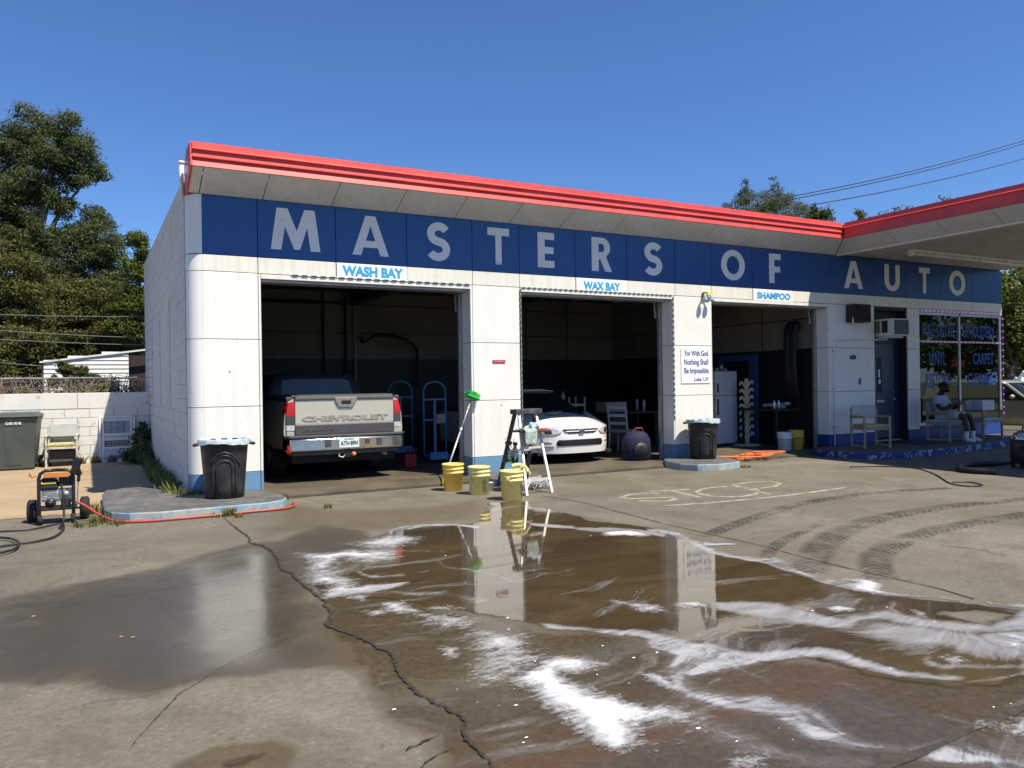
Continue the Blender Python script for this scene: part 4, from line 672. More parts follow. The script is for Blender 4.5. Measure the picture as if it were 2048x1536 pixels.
# sloping soffit
SJ = [1.224, 1.363, 2.187, 3.152, 4.13, 5.1, 6.07, 7.03, 8.09, 9.12, 10.12, 11.13, 12.15, 13.05]
def soff(poly, name='soffit_panel'):
    """poly of plan points with z"""
    n = len(poly); mb = MB(); mb.add([*poly, *[(x, y, z + .02) for x, y, z in poly]], [tuple(range(n)), tuple(range(2 * n - 1, n - 1, -1))] + [(i, i + n, (i + 1) % n + n, (i + 1) % n) for i in range(n)])
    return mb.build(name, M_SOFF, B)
g = .006; ZO, ZI = 4.352, 4.122
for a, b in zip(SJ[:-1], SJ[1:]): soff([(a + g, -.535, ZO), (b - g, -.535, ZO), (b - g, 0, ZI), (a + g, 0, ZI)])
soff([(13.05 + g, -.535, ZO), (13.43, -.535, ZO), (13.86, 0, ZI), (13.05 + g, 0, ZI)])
bx('soffit_backing', M_DARKGAP, 1.23, 13.9, -.46, 0, 4.42, 4.44)
# canopy over the old pump drive
YC = -11.0  # unseen front run, lengthened to darken the shade beneath
CP = [(.0, 4.66), (-.02, 4.575), (-.055, 4.555), (-.055, 4.545), (-.015, 4.535), (-.02, 4.45), (-.035, 4.345), (.0, 4.34), (.05, 4.40), (.05, 4.66)]
for a, b in ((-.552, -3.30), (-3.304, YC)):
    MB().prism([(13.455 + p, z) for p, z in CP], a, b, lambda x, z, y: (x, y, z)).build('canopy_fascia', M_RED, B)
MB().prism([(YC + p, z) for p, z in CP], 13.42, 20.1, lambda y, z, x: (x, y, z)).build('canopy_fascia', M_RED, B)
MB().prism([(20.1 - p, z) for p, z in CP], .3, YC, lambda x, z, y: (x, y, z)).build('canopy_fascia', M_RED, B)
ys = [-.55, -1.45, -2.45, -3.45, -4.5, -5.5, -6.5, -7.5, -8.5, -9.5, -10.5]
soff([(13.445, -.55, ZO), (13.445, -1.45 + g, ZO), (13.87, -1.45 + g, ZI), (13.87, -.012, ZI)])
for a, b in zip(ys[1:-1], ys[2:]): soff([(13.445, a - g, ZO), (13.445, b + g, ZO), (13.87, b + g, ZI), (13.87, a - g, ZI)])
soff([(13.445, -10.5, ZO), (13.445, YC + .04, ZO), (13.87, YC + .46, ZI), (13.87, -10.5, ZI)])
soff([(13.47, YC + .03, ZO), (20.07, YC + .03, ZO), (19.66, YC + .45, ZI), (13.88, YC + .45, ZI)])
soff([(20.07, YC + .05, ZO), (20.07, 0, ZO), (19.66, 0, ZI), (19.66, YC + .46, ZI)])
bx('canopy_ceiling', M_CANC, 13.955, 19.655, YC + .46, -.004, 4.135, 4.18)
bx('canopy_edge_beam', M_TRIMW, 13.872, 13.952, YC + .46, -.004, 4.098, 4.16, bev=.005)
bx('canopy_roof', M_ROOF, 13.46, 20.08, YC + .02, .0, 4.60, 4.62); bx('roof_edge', M_RED, 13.4, 20.05, .0, .04, 4.372, 4.60)
for y in (-2.6, -5.2, -7.8): bx('ceiling_batten', M_CANC, 13.96, 19.65, y, y + .05, 4.115, 4.134)
MB().cyl((16.6, -8.6, 0), (16.6, -8.6, 4.134), .11, 16).build('canopy_post', M_TRIMW, B, True)
# left flank: painted concrete blocks and three blind window slots
M_BLOCK = peel('whitewashed_block', (.64, .64, .62), (.33, .29, .23), .66, .74, 5.5, .85, (.22, .20, .18))
SLOT = [(1.6, 2.55), (3.45, 4.45), (5.35, 6.35)]
M_MORT = mat('painted_mortar', (.40, .40, .38), .9, var=.2); bx('side_wall_core', M_MORT, 1.222, 1.36, .36, 8.4, 0, 4.30)
sw = bx('side_wall', M_BLOCK, 1.205, 1.225, .2, 8.4, 4.30, 4.385)
bm_ = MB().box(-.02, .012, .0025, .3975, .003, .198).mesh('block', M_BLOCK); hm_ = MB().box(-.02, .012, .005, .195, .005, .195).mesh('block', M_BLOCK)
cand = []
for r_ in range(22):
    z = .0 + r_ * .196
    y = .2 - (.2 if r_ % 2 else 0)
    while y < 8.4:
        y0 = max(y, .2); y1 = min(y + .4, 8.4)
        segs = [(y0, y1)]
        if 1.2 < z + .1 < 2.95:
            for s0, s1 in SLOT:
                ns = []
                for a, b in segs:
                    if b <= s0 or a >= s1: ns.append((a, b))
                    else:
                        if a < s0 - .03: ns.append((a, s0))
                        if b > s1 + .03: ns.append((s1, b))
                segs = ns
        for a, b in segs:
            if b - a > .04: cand.append((a, z, b - a))
        y += .4
cand.sort(key=lambda t: t[0]); rest = MB()
for i, (y, z, w) in enumerate(cand):
    xo = 1.212 + random.uniform(-.003, .003)
    if i < 298:
        o = link('block', bm_, sw, loc=(xo, y, z)); o.scale = (1, w / .4, .985)
    else: rest.box(xo - .02, xo + .012, y + .005, y + w - .005, z + .005, z + .19)
tag(rest.build('block', M_BLOCK, sw), kind='stuff')
for s0, s1 in SLOT:
    bx('blind_window', M_BLOCK, 1.207, 1.2215, s0, s1, 1.2, 2.96)
    bx('window_reveal', M_BLOCK, 1.20, 1.31, s0 - .002, s0 + .02, 1.2, 2.96); bx('window_reveal', M_BLOCK, 1.20, 1.31, s1 - .02, s1 + .002, 1.2, 2.96)
    bx('window_reveal', M_BLOCK, 1.192, 1.31, s0, s1, 1.17, 1.2); bx('window_reveal', M_BLOCK, 1.20, 1.31, s0, s1, 2.96, 2.98)
bx('side_wall_trim', M_STEEL, 1.193, 1.203, .186, .206, 0, 4.3)
bx('rear_wall', M_BLOCK, 1.2, 19.85, 8.2, 8.4, 0, 4.30); bx('right_wall', M_WHITE, 19.6, 19.85, 3.2, 8.2, 0, 4.30)
# office behind the right-hand window
M_OFF = mat('office_wall', (.16, .15, .13), .8, var=.2); bx('office_floor', M_FLOOR, 13.85, 19.6, .05, 6, .10, .135); bx('office_wall', M_OFF, 13.85, 19.6, 5.9, 6.0, .13, 4.2); bx('office_wall', M_OFF, 13.842, 13.87, .35, 5.9, .13, 4.2)
bx('office_ceiling', M_CEIL, 13.85, 19.82, .345, 5.9, 3.3, 3.34)
bx('counter', mat('office_counter', (.05, .035, .028), .5), 15.2, 18.2, 3.4, 3.9, .135, 1.1)
W = bx('shop_window', M_ALU, 16.595, 19.84, .015, .085, .43, .49, bev=.004)
for b6 in ((16.595, 16.65, .02, .08, .49, 3.02), (18.13, 18.185, .02, .08, .49, 3.02), (19.775, 19.84, .02, .08, .49, 3.02), (16.65, 19.775, .02, .08, 2.96, 3.02)): bx('window_frame', M_ALU, *b6, bev=.004, parent=W)
bx('window_frame', M_ALU, 16.65, 18.13, .03, .07, 2.33, 2.37, parent=W); bx('window_frame', M_ALU, 18.185, 19.775, .03, .07, 2.33, 2.37, parent=W)
for a, b in ((16.65, 18.13), (18.185, 19.775)):
    for z0, z1 in ((.49, 2.33), (2.37, 2.96)): MB().add([(a, .05, z0), (b, .05, z0), (b, .05, z1), (a, .05, z1)], [(0, 1, 2, 3)]).build('window_pane', M_GLASS, W)
bx('window_head', M_TRIMW, 16.59, 19.84, .0, .03, 3.025, 3.085)
W2 = bx('side_window', M_BLACK, 19.775, 19.84, .085, 3.2, .43, .49)
for y0 in (1.0, 2.1, 3.12): bx('window_frame', M_BLACK, 19.78, 19.835, y0, y0 + .07, .49, 3.02, parent=W2)
for a, b in ((.085, 1.0), (1.07, 2.1), (2.17, 3.12)): MB().add([(19.81, a, .49), (19.81, b, .49), (19.81, b, 3.02), (19.81, a, 3.02)], [(0, 1, 2, 3)]).build('window_pane', M_GLASS, W2)
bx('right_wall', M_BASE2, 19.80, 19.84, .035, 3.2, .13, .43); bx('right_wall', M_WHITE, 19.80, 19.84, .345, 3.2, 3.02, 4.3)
M_WTXT = mat('blue_window_paint', (.014, .085, .36), .5, var=.35, vs=9)
for txt, x0, x1, z0, z1 in (('FULL DETAIL', 16.80, 18.02, 2.46, 2.76), ('UPHOLSTERY', 18.32, 19.6, 2.46, 2.76), ('VINYL', 17.02, 17.65, 1.80, 2.12), ('RESTORE', 16.9, 17.8, 1.28, 1.62), ('CARPET', 18.72, 19.55, 1.82, 2.10), ('CLEANING', 18.5, 19.6, 1.32, 1.62)):
    me = text_fit(text_mesh(txt, .3, M_WTXT, .003, 1, .001), x1 - x0, z1 - z0); put_text(me, 'window_lettering', ((x0 + x1) / 2, .046, (z0 + z1) / 2), parent=W)
# entrance
bx('door_recess', M_BLACK, 15.07, 16.19, .30, .335, .13, 3.06); bx('door_recess', M_BLACK, 16.165, 16.20, .031, .30, .13, 3.06); bx('door_recess', M_BLACK, 15.06, 15.095, .031, .30, .13, 3.06); bx('door_recess', M_BLACK, 15.07, 16.19, .03, .30, 3.03, 3.07)
bx('door_frame', M_NAVY, 15.10, 15.155, .22, .295, .14, 2.40); bx('door_frame', M_NAVY, 16.05, 16.16, .22, .295, .14, 2.40); bx('door_frame', M_NAVY, 15.155, 16.05, .22, .295, 2.30, 2.40)
D = bx('door', M_SLATE, 15.16, 16.045, .235, .285, .20, 2.295, bev=.006)
bx('door_panel', M_SLATE, 15.28, 15.80, .228, .240, 1.05, 2.15, bev=.006, parent=D); bx('door_panel', M_SLATE, 15.28, 15.92, .228, .240, .36, .92, bev=.006, parent=D)
bx('door_window', M_BLACK, 15.44, 15.60, .220, .231, 1.20, 1.98, bev=.01, parent=D)
bx('window_sticker', mat('paper_white', (.75, .76, .74), .7), 15.475, 15.545, .217, .2215, 1.40, 1.50, parent=D); bx('window_sticker', MATS['paper_white'], 15.47, 15.52, .217, .2215, 1.54, 1.72, parent=D)
bx('mail_slot', M_ALU, 15.40, 15.66, .214, .230, .98, 1.04, bev=.004, parent=D)
MB().cyl((15.97, .235, 1.05), (15.97, .17, 1.05), .028, 12).build('door_handle', M_ALU, D, True); MB().cyl((15.97, .235, 1.22), (15.97, .20, 1.22), .02, 12).build('door_lock', M_ALU, D, True)
bx('door_sill', M_ALU, 15.16, 16.1, .12, .30, .131, .16)
bx('transom_panel', M_BLACK, 15.1, 16.16, .24, .296, 2.42, 3.03)
# the lettering on the blue band
M_LET = peel('worn_white_letter', (.80, .80, .78), (.03, .09, .22), .73, .76, 16, .45, (.10, .15, .24))
def arc(cx, cy, rx, ry, a0, a1, n=14): return [(cx + rx * math.cos(R(a0 + (a1 - a0) * i / n)), cy + ry * math.sin(R(a0 + (a1 - a0) * i / n))) for i in range(n + 1)]
def thick(path, t, ax=1.0):
    L, Rr = [], []
    for i, p in enumerate(path):
        a = path[max(i - 1, 0)]; b = path[min(i + 1, len(path) - 1)]; dx, dy = (b[0] - a[0]) * ax, b[1] - a[1]; l = math.hypot(dx, dy) or 1
        L.append((p[0] - dy / l * t / 2 / ax, p[1] + dx / l * t / 2)); Rr.append((p[0] + dy / l * t / 2 / ax, p[1] - dx / l * t / 2))
    return L + Rr[::-1]
S_ = arc(.52, .70, .34, .20, 28, 270, 16)[:-1] + arc(.48, .29, .36, .205, 88, -152, 16)
GL = {'M': [[(0, 0), (.205, 0), (.285, .56), (.465, .02), (.58, .02), (.735, .56), (.80, 0), (1, 0), (.89, 1), (.68, 1), (.52, .47), (.34, 1), (.12, 1)]],
      'A': [[(0, 0), (.235, 0), (.30, .2), (.70, .2), (.765, 0), (1, 0), (.635, 1), (.365, 1)], [(.37, .37), (.63, .37), (.5, .76)]],
      'T': [[(.36, 0), (.64, 0), (.64, .79), (1, .79), (1, 1), (0, 1), (0, .79), (.36, .79)]],
      'E': [[(0, 0), (1, 0), (1, .2), (.42, .2), (.42, .4), (.96, .4), (.96, .59), (.42, .59), (.42, .8), (1, .8), (1, 1), (0, 1)]],
      'F': [[(0, 0), (.44, 0), (.44, .37), (.95, .37), (.95, .57), (.44, .57), (.44, .8), (1, .8), (1, 1), (0, 1)]],
      'O': [arc(.5, .5, .5, .5, 0, 360, 36)[:-1], arc(.5, .5, .275, .30, 0, 360, 30)[:-1]],
      'U': [[(0, 1)] + arc(.5, .38, .5, .38, 180, 360, 18) + [(1, 1), (.72, 1)] + arc(.5, .39, .22, .19, 360, 180, 14) + [(.28, 1)]],
      'R': [[(0, 0), (.34, 0), (.34, .36), (.42, .36), (.66, 0), (1, 0), (.72, .42)] + arc(.52, .71, .40, .29, -55, 90, 12) + [(0, 1)], [(.34, .57)] + arc(.50, .695, .13, .125, -90, 90, 8) + [(.34, .82)]],
      'S': [thick(S_, .215, .68)]}
def glyph(ch, w, h, m, ext=.004):
    cu = bpy.data.curves.new('g', 'CURVE'); cu.dimensions = '2D'; cu.fill_mode = 'BOTH'; cu.extrude = ext
    for lp in GL[ch]:
        sp = cu.splines.new('POLY'); sp.points.add(len(lp) - 1); sp.use_cyclic_u = True
        for p, (x, y) in zip(sp.points, lp): p.co = ((x - .5) * w, (y - .5) * h, 0, 1)
    o = bpy.data.objects.new('g', cu); COL.objects.link(o); bpy.context.view_layer.update()
    me = bpy.data.meshes.new_from_object(o.evaluated_get(bpy.context.evaluated_depsgraph_get())); bpy.data.objects.remove(o); bpy.data.curves.remove(cu)
    me.materials.clear(); me.materials.append(m); return me
for ch, x0, x1 in (('M', 2.29, 2.984), ('A', 3.455, 4.016), ('S', 4.628, 5.022), ('T', 5.677, 6.069), ('E', 6.605, 6.926), ('R', 7.683, 8.104), ('S', 8.816, 9.226), ('O', 10.653, 11.261), ('F', 11.919, 12.238), ('A', 14.114, 14.703), ('U', 15.429, 15.942), ('T', 16.63, 17.011), ('O', 17.74, 18.361)):
    put_text(glyph(ch, x1 - x0, .585, M_LET), 'sign_letter', ((x0 + x1) / 2, -.003, 3.735), parent=B)

# kerbs and walkway
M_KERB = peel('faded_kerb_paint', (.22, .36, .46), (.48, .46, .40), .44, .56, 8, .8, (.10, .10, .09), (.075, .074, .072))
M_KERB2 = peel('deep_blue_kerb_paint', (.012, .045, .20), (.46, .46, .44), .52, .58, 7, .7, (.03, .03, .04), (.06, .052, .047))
def rnd(poly, it=2):
    for _ in range(it):
        q = []
        for i in range(len(poly)):
            a, b = poly[i], poly[(i + 1) % len(poly)]
            q += [(a[0] * .75 + b[0] * .25, a[1] * .75 + b[1] * .25), (a[0] * .25 + b[0] * .75, a[1] * .25 + b[1] * .75)]
        poly = q
    return poly
def kerb(poly, h, m, name='kerb_island'): return tag(MB().prism(poly, -.02, h, lambda a, b, z: (a, b, z)).build(name, m, None, bev=.022), kind='structure')
kerb([(.22, 1.15), (.17, .7), (.17, -.75), (.24, -1.08), (.42, -1.28), (.75, -1.37), (1.4, -1.35), (1.95, -1.32), (2.15, -1.2), (2.24, -1.0), (2.23, -.7), (2.16, -.05), (1.30, .06), (1.19, .25), (1.17, 1.0), (1.0, 1.25), (.5, 1.3)], .11, M_KERB)
kerb([(5.42, .02), (5.38, -.6), (5.46, -.85), (5.7, -.92), (6.0, -.90), (6.2, -.72), (6.24, -.4), (6.24, .02)], .10, M_KERB)
kerb([(9.46, .02), (9.15, -.05), (8.95, -.35), (8.90, -.8), (9.02, -1.1), (9.35, -1.25), (9.7, -1.22), (9.98, -1.1), (10.12, -.85), (10.3, -.4), (10.38, .02)], .12, M_KERB)
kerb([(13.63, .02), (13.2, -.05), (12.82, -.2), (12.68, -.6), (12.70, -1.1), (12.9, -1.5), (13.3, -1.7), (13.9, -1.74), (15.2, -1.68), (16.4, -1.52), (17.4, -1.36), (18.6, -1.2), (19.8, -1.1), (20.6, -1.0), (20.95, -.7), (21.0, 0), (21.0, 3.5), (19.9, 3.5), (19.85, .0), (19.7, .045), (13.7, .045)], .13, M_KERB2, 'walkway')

# ------------------------------------------------------------------ vehicles
M_SILVER = mat('silver_beige_paint', (.56, .53, .44), .32, .35, var=.03, coat=.6, grime=.12, gcol=(.3, .27, .2))
M_CLAD = mat('dark_grey_cladding', (.055, .058, .062), .6, var=.1, bmp=.1, bs=200)
M_CHROME = mat('chrome', (.62, .62, .62), .12, 1.0, var=.05, grime=.3, gcol=(.2, .18, .15), gs=8)
M_TAIL = mat('red_lamp_lens', (.45, .012, .015), .12, coat=.5, var=.25, vs=30)
M_LENS = mat('clear_lamp_lens', (.62, .63, .62), .10, .3, coat=.8, var=.35, vs=24)
M_DGLASS = mat('dark_car_glass', (.012, .014, .016), .06, var=.1, spec=.3)
M_TYRE_R = mat('tyre_rubber', (.018, .018, .018), .8, var=.3, bmp=.3, bs=60)
M_RIM = mat('alloy_rim', (.42, .42, .42), .35, .8)
M_UNDER = mat('underbody', (.010, .010, .010), .8)
def wheel(parent, x, y, r, w, s):
    t = MB().lathe([(r * .55, -w / 2), (r * .93, -w / 2), (r, -w / 2 + .03), (r, w / 2 - .03), (r * .93, w / 2), (r * .55, w / 2)], 28)
    o = t.build('wheel', M_TYRE_R, parent, True); o.location = (x, y, r); o.rotation_euler = (0, R(90), 0)
    h = MB().lathe([(.02, 0), (r * .30, .0), (r * .52, -.03), (r * .60, .03), (r * .60, .06)], 20); h.v = [(a, b, c + w / 2 - .05) for a, b, c in h.v]
    if s < 0: h.v = [(a, b, -c) for a, b, c in h.v]
    h.build('rim', M_RIM, o, True); return o
T = thing('pickup_truck', 'silver pickup truck parked tail out in the left bay under WASH BAY', 'pickup truck', (3.54, .76, FZ)); T.scale = (1.015, 1, .965)
sec = [(-.86, .50), (-.915, .62), (-.94, .80), (-.925, 1.05), (-.875, 1.27), (-.80, 1.315), (.80, 1.315), (.875, 1.27), (.925, 1.05), (.94, .80), (.915, .62), (.86, .50)]
def trk(y, s=1.0): return [(x * s, y, z) for x, z in sec]
smooth_angle(MB().rings([trk(.02, .985), trk(.10), trk(.75), trk(.95, 1.045), trk(1.6, 1.045), trk(1.8), trk(4.4), trk(4.75, .93)]).build('body', M_SILVER, T), 30)
cab = []
for y, zb, zt, wb, wt in ((1.62, 1.30, 1.36, .84, .80), (1.82, 1.30, 1.69, .86, .70), (2.05, 1.30, 1.75, .86, .68), (3.3, 1.30, 1.75, .86, .68), (4.1, 1.28, 1.34, .85, .78)):
    cab.append([(-wb, y, zb), (-wt, y, zt - .04), (-wt * .88, y, zt), (wt * .88, y, zt), (wt, y, zt - .04), (wb, y, zb)])
MB().rings(cab).build('cab', M_CLAD, T, True)  # dark rear cladding; the grey on the rest of the cab is painted-in shade
gl = MB().add([(-.62, 1.605, 1.36), (.62, 1.605, 1.36), (.57, 1.775, 1.62), (.40, 1.79, 1.645), (-.40, 1.79, 1.645), (-.57, 1.775, 1.62)], [(0, 1, 2, 3, 4, 5)])
gl.build('rear_window', mat('rear_glass_hazy', (.20, .24, .27), .15, coat=.4, var=.12, vs=4), T, solid=.012)
MB().box(-.80, .80, .06, 1.58, 1.30, 1.375).build('bed_cover', M_CLAD, T, bev=.02)
for s in (-1, 1): MB().box(*sorted((s * .80, s * .885)), .03, 1.6, 1.28, 1.35).build('bed_rail', M_CLAD, T, bev=.015)
tg = MB().rings([[(-.765, -.012, .80), (.765, -.012, .80), (.765, .05, .80), (-.765, .05, .80)], [(-.768, -.03, .93), (.768, -.03, .93), (.768, .05, .93), (-.768, .05, .93)], [(-.768, -.03, 1.30), (.768, -.03, 1.30), (.768, .05, 1.30), (-.768, .05, 1.30)]])
TG = tg.build('tailgate', M_SILVER, T, bev=.012)
MB().box(-.77, .77, -.044, -.006, .745, .905).build('tailgate_cladding', M_CLAD, TG, bev=.01)
MB().rings([[(-.775, -.05, 1.296), (.775, -.05, 1.296), (.775, .12, 1.296), (-.775, .12, 1.296)], [(-.76, -.04, 1.345), (.76, -.04, 1.345), (.76, .12, 1.37), (-.76, .12, 1.37)], [(-.70, .0, 1.372), (.70, .0, 1.372), (.70, .12, 1.385), (-.70, .12, 1.385)]]).build('tailgate_cap', M_CLAD, TG, bev=.012)
M_BEZ = mat('handle_bezel', (.20, .20, .19), .5, var=.25, vs=20)
MB().prism([(-.17, 1.335), (.17, 1.335), (.17, 1.27), (.11, 1.165), (-.11, 1.165), (-.17, 1.27)], -.055, -.025, lambda a, b, h: (a, h, b)).build('handle_bezel', M_BEZ, TG, bev=.012)
MB().box(-.075, .075, -.062, -.045, 1.225, 1.285).build('tailgate_handle', M_BLACK, TG, bev=.008)
put_text(text_fit(text_mesh('CHEVROLET', .1, mat('letter_shade_silver', (.37, .35, .30), .4, .3), .006, 1, .007), 1.34, .085), 'tailgate_lettering', (0, -.034, 1.005), parent=TG).modifiers.new('b', 'BEVEL').width = .004  # letters darker than the tailgate, painting in the shade of the embossing
put_text(text_fit(text_mesh('AVALANCHE', .1, mat('badge_grey', (.16, .16, .16), .4, .5), .0, 1, .004), .44, .05), 'tailgate_badge', (-.42, -.047, .83), parent=TG)
for s in (-1, 1):
    L = MB().rings([[(s * .772, -.02, 1.28), (s * .86, -.005, 1.26), (s * .885, .14, 1.26), (s * .77, .14, 1.28)], [(s * .772, -.03, 1.16), (s * .885, -.01, 1.16), (s * .925, .14, 1.16), (s * .77, .14, 1.16)], [(s * .772, -.03, 1.05), (s * .895, -.01, 1.05), (s * .93, .14, 1.05), (s * .77, .14, 1.05)]])
    tl = L.build('tail_light', M_TAIL, T, bev=.008)
    MB().rings([[(s * .774, -.028, 1.045), (s * .893, -.008, 1.045), (s * .93, .14, 1.045), (s * .77, .14, 1.045)], [(s * .774, -.024, .91), (s * .895, -.006, .91), (s * .935, .14, .91), (s * .77, .14, .91)]]).build('lamp_base', M_CLAD, tl, bev=.006)
    MB().rings([[(s * .776, -.03, .905), (s * .892, -.01, .905), (s * .936, .14, .905), (s * .77, .14, .905)], [(s * .776, -.028, .82), (s * .892, -.01, .82), (s * .936, .14, .82), (s * .77, .14, .82)]]).build('reverse_lamp', M_LENS, tl, bev=.006)
    MB().rings([[(s * .776, -.02, .815), (s * .89, -.005, .815), (s * .938, .16, .815), (s * .77, .16, .815)], [(s * .776, -.015, .66), (s * .88, .0, .66), (s * .93, .16, .66), (s * .77, .16, .66)]]).build('body_corner', M_SILVER, T, bev=.01)
bp = [(-.93, .12), (-.925, -.05), (-.87, -.13), (-.6, -.165), (-.22, -.175), (.22, -.175), (.6, -.165), (.87, -.13), (.925, -.05), (.93, .12)]
BU = MB().prism(bp, .50, .70, lambda a, b, h: (a, b, h)).build('rear_bumper', M_CHROME, T, bev=.025); smooth_angle(BU, 40)
MB().prism([(a * 1.005, b - .008) for a, b in bp], .70, .745, lambda a, b, h: (a, b, h)).build('bumper_step', M_CLAD, BU, bev=.012)
MB().prism([(a * .93, b * .9 + .02) for a, b in bp], .43, .499, lambda a, b, h: (a, b, h)).build('bumper_valance', M_CLAD, BU, bev=.02)
MB().box(-.36, -.27, -.186, -.172, .55, .67).build('bumper_light', M_CLAD, BU, bev=.01); MB().box(.25, .33, -.186, -.172, .58, .66).build('bumper_light', M_CLAD, BU, bev=.01); MB().box(.44, .52, -.184, -.168, .55, .67).build('bumper_light', M_CLAD, BU, bev=.01)
MB().add([(-.905, -.10, .48), (-.86, -.135, .48), (-.90, -.10, .60)], [(0, 1, 2)]).build('bumper_reflector', M_TAIL, BU, solid=.02)
PL = MB().box(-.155, .155, -.192, -.183, .535, .695).build('number_plate', mat('plate_white', (.70, .76, .74), .35, var=.08), T, bev=.004)
M_PTXT = mat('plate_ink', (.02, .07, .10), .5); put_text(text_fit(text_mesh('ATH\u00b789H', .1, M_PTXT, .003, 1, .001), .27, .075), 'plate_number', (0, -.1945, .603), parent=PL); put_text(text_fit(text_mesh('ALASKA', .05, mat('plate_blue', (.05, .25, .38), .5), .001, 1, .001), .15, .024), 'plate_heading', (0, -.1945, .672), parent=PL)
MB().box(-.05, .05, -.18, .3, .38, .44).box(-.16, .16, -.02, .05, .39, .42).build('tow_hitch', M_UNDER, T, bev=.005)
MB().ball((.06, -.22, .43), .035).build('tow_ball', mat('orange_plastic', (.75, .22, .05), .5), T, True); MB().tube([(-.14, -.14, .44), (-.16, -.18, .40), (-.10, -.2, .38), (-.06, -.16, .42)], .012, 6).build('tow_chain', M_STEEL, T, True)
MB().box(-.80, .80, .05, 4.5, .30, .52).build('underbody', M_UNDER, T)
for x in (-.79, .79):
    for y in (1.28, 4.0): wheel(T, x, y, .375, .26, 1 if x > 0 else -1)
for s in (-1, 1): MB().box(*sorted((s * .68, s * .95)), 1.72, 1.74, .12, .62).build('mud_flap', M_TYRE_R, T)
MB().cyl((.62, -.05, .40), (.62, .9, .42), .03, 10).build('exhaust_pipe', M_STEEL, T, True)
for s in (-1, 1): MB().tube([(s * .95, 3.2, 1.42), (s * 1.10, 3.15, 1.42)], .03, 8).ball((s * 1.14, 3.15, 1.45), .09, .05, .10).build('wing_mirror', M_CLAD, T, True)

# white sedan, nose out in the middle bay
M_CARW = mat('white_car_paint', (.78, .77, .74), .25, var=.02, coat=.8, grime=.06)
A = thing('parked_car', 'white sedan parked nose out in the middle bay behind the stepladder', 'car', (7.86, .66, FZ)); A.scale = (1, 1, .955)
HW = .885
def yf(x, z):
    q = abs(x) / HW
    return .50 * q ** 3.4 + .10 * max(0, (z - .50)) ** 1.3 + .16 * max(0, .34 - z)
def zt(x): return .705 - .022 * (abs(x) / HW) ** 2
N = 26
xs = [HW * math.sin(math.pi / 2 * (2 * i / N - 1)) for i in range(N + 1)]
mb = MB()
def fr(u, v):
    x = xs[round(u * N)]; z = .20 + (zt(x) - .20) * v; return (x, yf(x, z), z)
mb.grid(N, 14, fr)
smooth_angle(mb.build('front_bumper', M_CARW, A), 60)
def hoodp(u, v):
    x = xs[round(u * N)]; y0 = yf(x, zt(x)) + .002; q = abs(x) / HW; y = y0 + (1.12 + .10 * (1 - q * q) - y0) * v
    t = (y - y0) / 1.2
    return (x * (1 - .03 * v), y, zt(x) + (.235 - .05 * q ** 3) * (1 - (1 - min(1, t * 1.05)) ** 2.0) * (1 - .30 * q ** 6) + .004)
smooth_angle(MB().grid(N, 14, hoodp).build('bonnet', M_CARW, A), 60)
for s in (-1, 1):
    side = []
    for y in (.50, .62, 1.1, 1.6, 2.6, 3.6, 4.4):
        zz = min(.92, zt(HW) + .28 * (1 - (1 - min(1, (y - .5) / 1.0)) ** 2)); side.append([(s * HW * .98, y, .22), (s * HW, y, .45), (s * HW, y, zz - .15), (s * HW * .985, y, zz)])
    smooth_angle(MB().rings(side, close=False).build('wing', M_CARW, A), 50)
    wheel(A, s * .76, 1.0, .31, .19, s); wheel(A, s * .76, 3.7, .31, .19, s)
cabn = []
for y, z, w in ((1.16, .93, .80), (1.95, 1.36, .60), (2.25, 1.39, .58), (3.0, 1.38, .58), (3.9, .97, .74)): cabn.append([(-HW * .97, y, .88), (-w, y, z - .02), (-w * .8, y, z), (w * .8, y, z), (w, y, z - .02), (HW * .97, y, .88)])
MB().rings(cabn).build('roof', M_DGLASS, A, True); MB().rings([[(p[0] * 1.01, p[1], p[2] + .012) for p in c[1:5]] for c in cabn[1:4]], close=False).build('roof_panel', M_CARW, A, True, solid=.02)
MB().box(-.85, .85, .45, 4.5, .18, .60).build('underbody', M_UNDER, A); MB().box(-.80, .80, .20, .5, .17, .22).build('air_dam', M_UNDER, A)
def patch(name, m, poly, off, nu=10, nv=4, parent=A, fn=yf):
    """poly: (left,right) x pairs at each z, laid on the nose"""
    def f(u, v):
        k = v * (len(poly) - 1); i = min(int(k), len(poly) - 2); t = k - i
        z = poly[i][0] + (poly[i + 1][0] - poly[i][0]) * t; l = poly[i][1] + (poly[i + 1][1] - poly[i][1]) * t; r = poly[i][2] + (poly[i + 1][2] - poly[i][2]) * t
        x = l + (r - l) * u; return (x, fn(x, z) - off, z)
    return MB().grid(nu, nv, f).build(name, m, parent, True, solid=.008)
M_GRILL = mat('grille_black', (.012, .012, .013), .45)
for s in (-1, 1):
    p = [(.545, .48, .872), (.575, .42, .876), (.62, .39, .876), (.66, .43, .87), (.684, .56, .85)]
    if s < 0: p = [(z, -r, -l) for z, l, r in p]
    h = patch('headlight', M_LENS, p, .006)
    q = [(.545, .48, .86), (.556, .47, .865)]; q = q if s > 0 else [(z, -r, -l) for z, l, r in q]
    patch('indicator', mat('amber_lens', (.55, .20, .06), .2, coat=.5), q, .008, 10, 1, h)
    q = [(.575, .56, .66), (.655, .58, .68)]; q = q if s > 0 else [(z, -r, -l) for z, l, r in q]
    patch('reflector', mat('lamp_reflector', (.08, .085, .09), .1, .9), q, .012, 4, 4, h)
    q = [(.40, .56, .70), (.435, .58, .72)]; q = q if s > 0 else [(z, -r, -l) for z, l, r in q]
    patch('fog_recess', mat('mid_grey_plastic', (.35, .35, .34), .5), q, .004, 4, 2)  # flat grey patch laid on the bumper
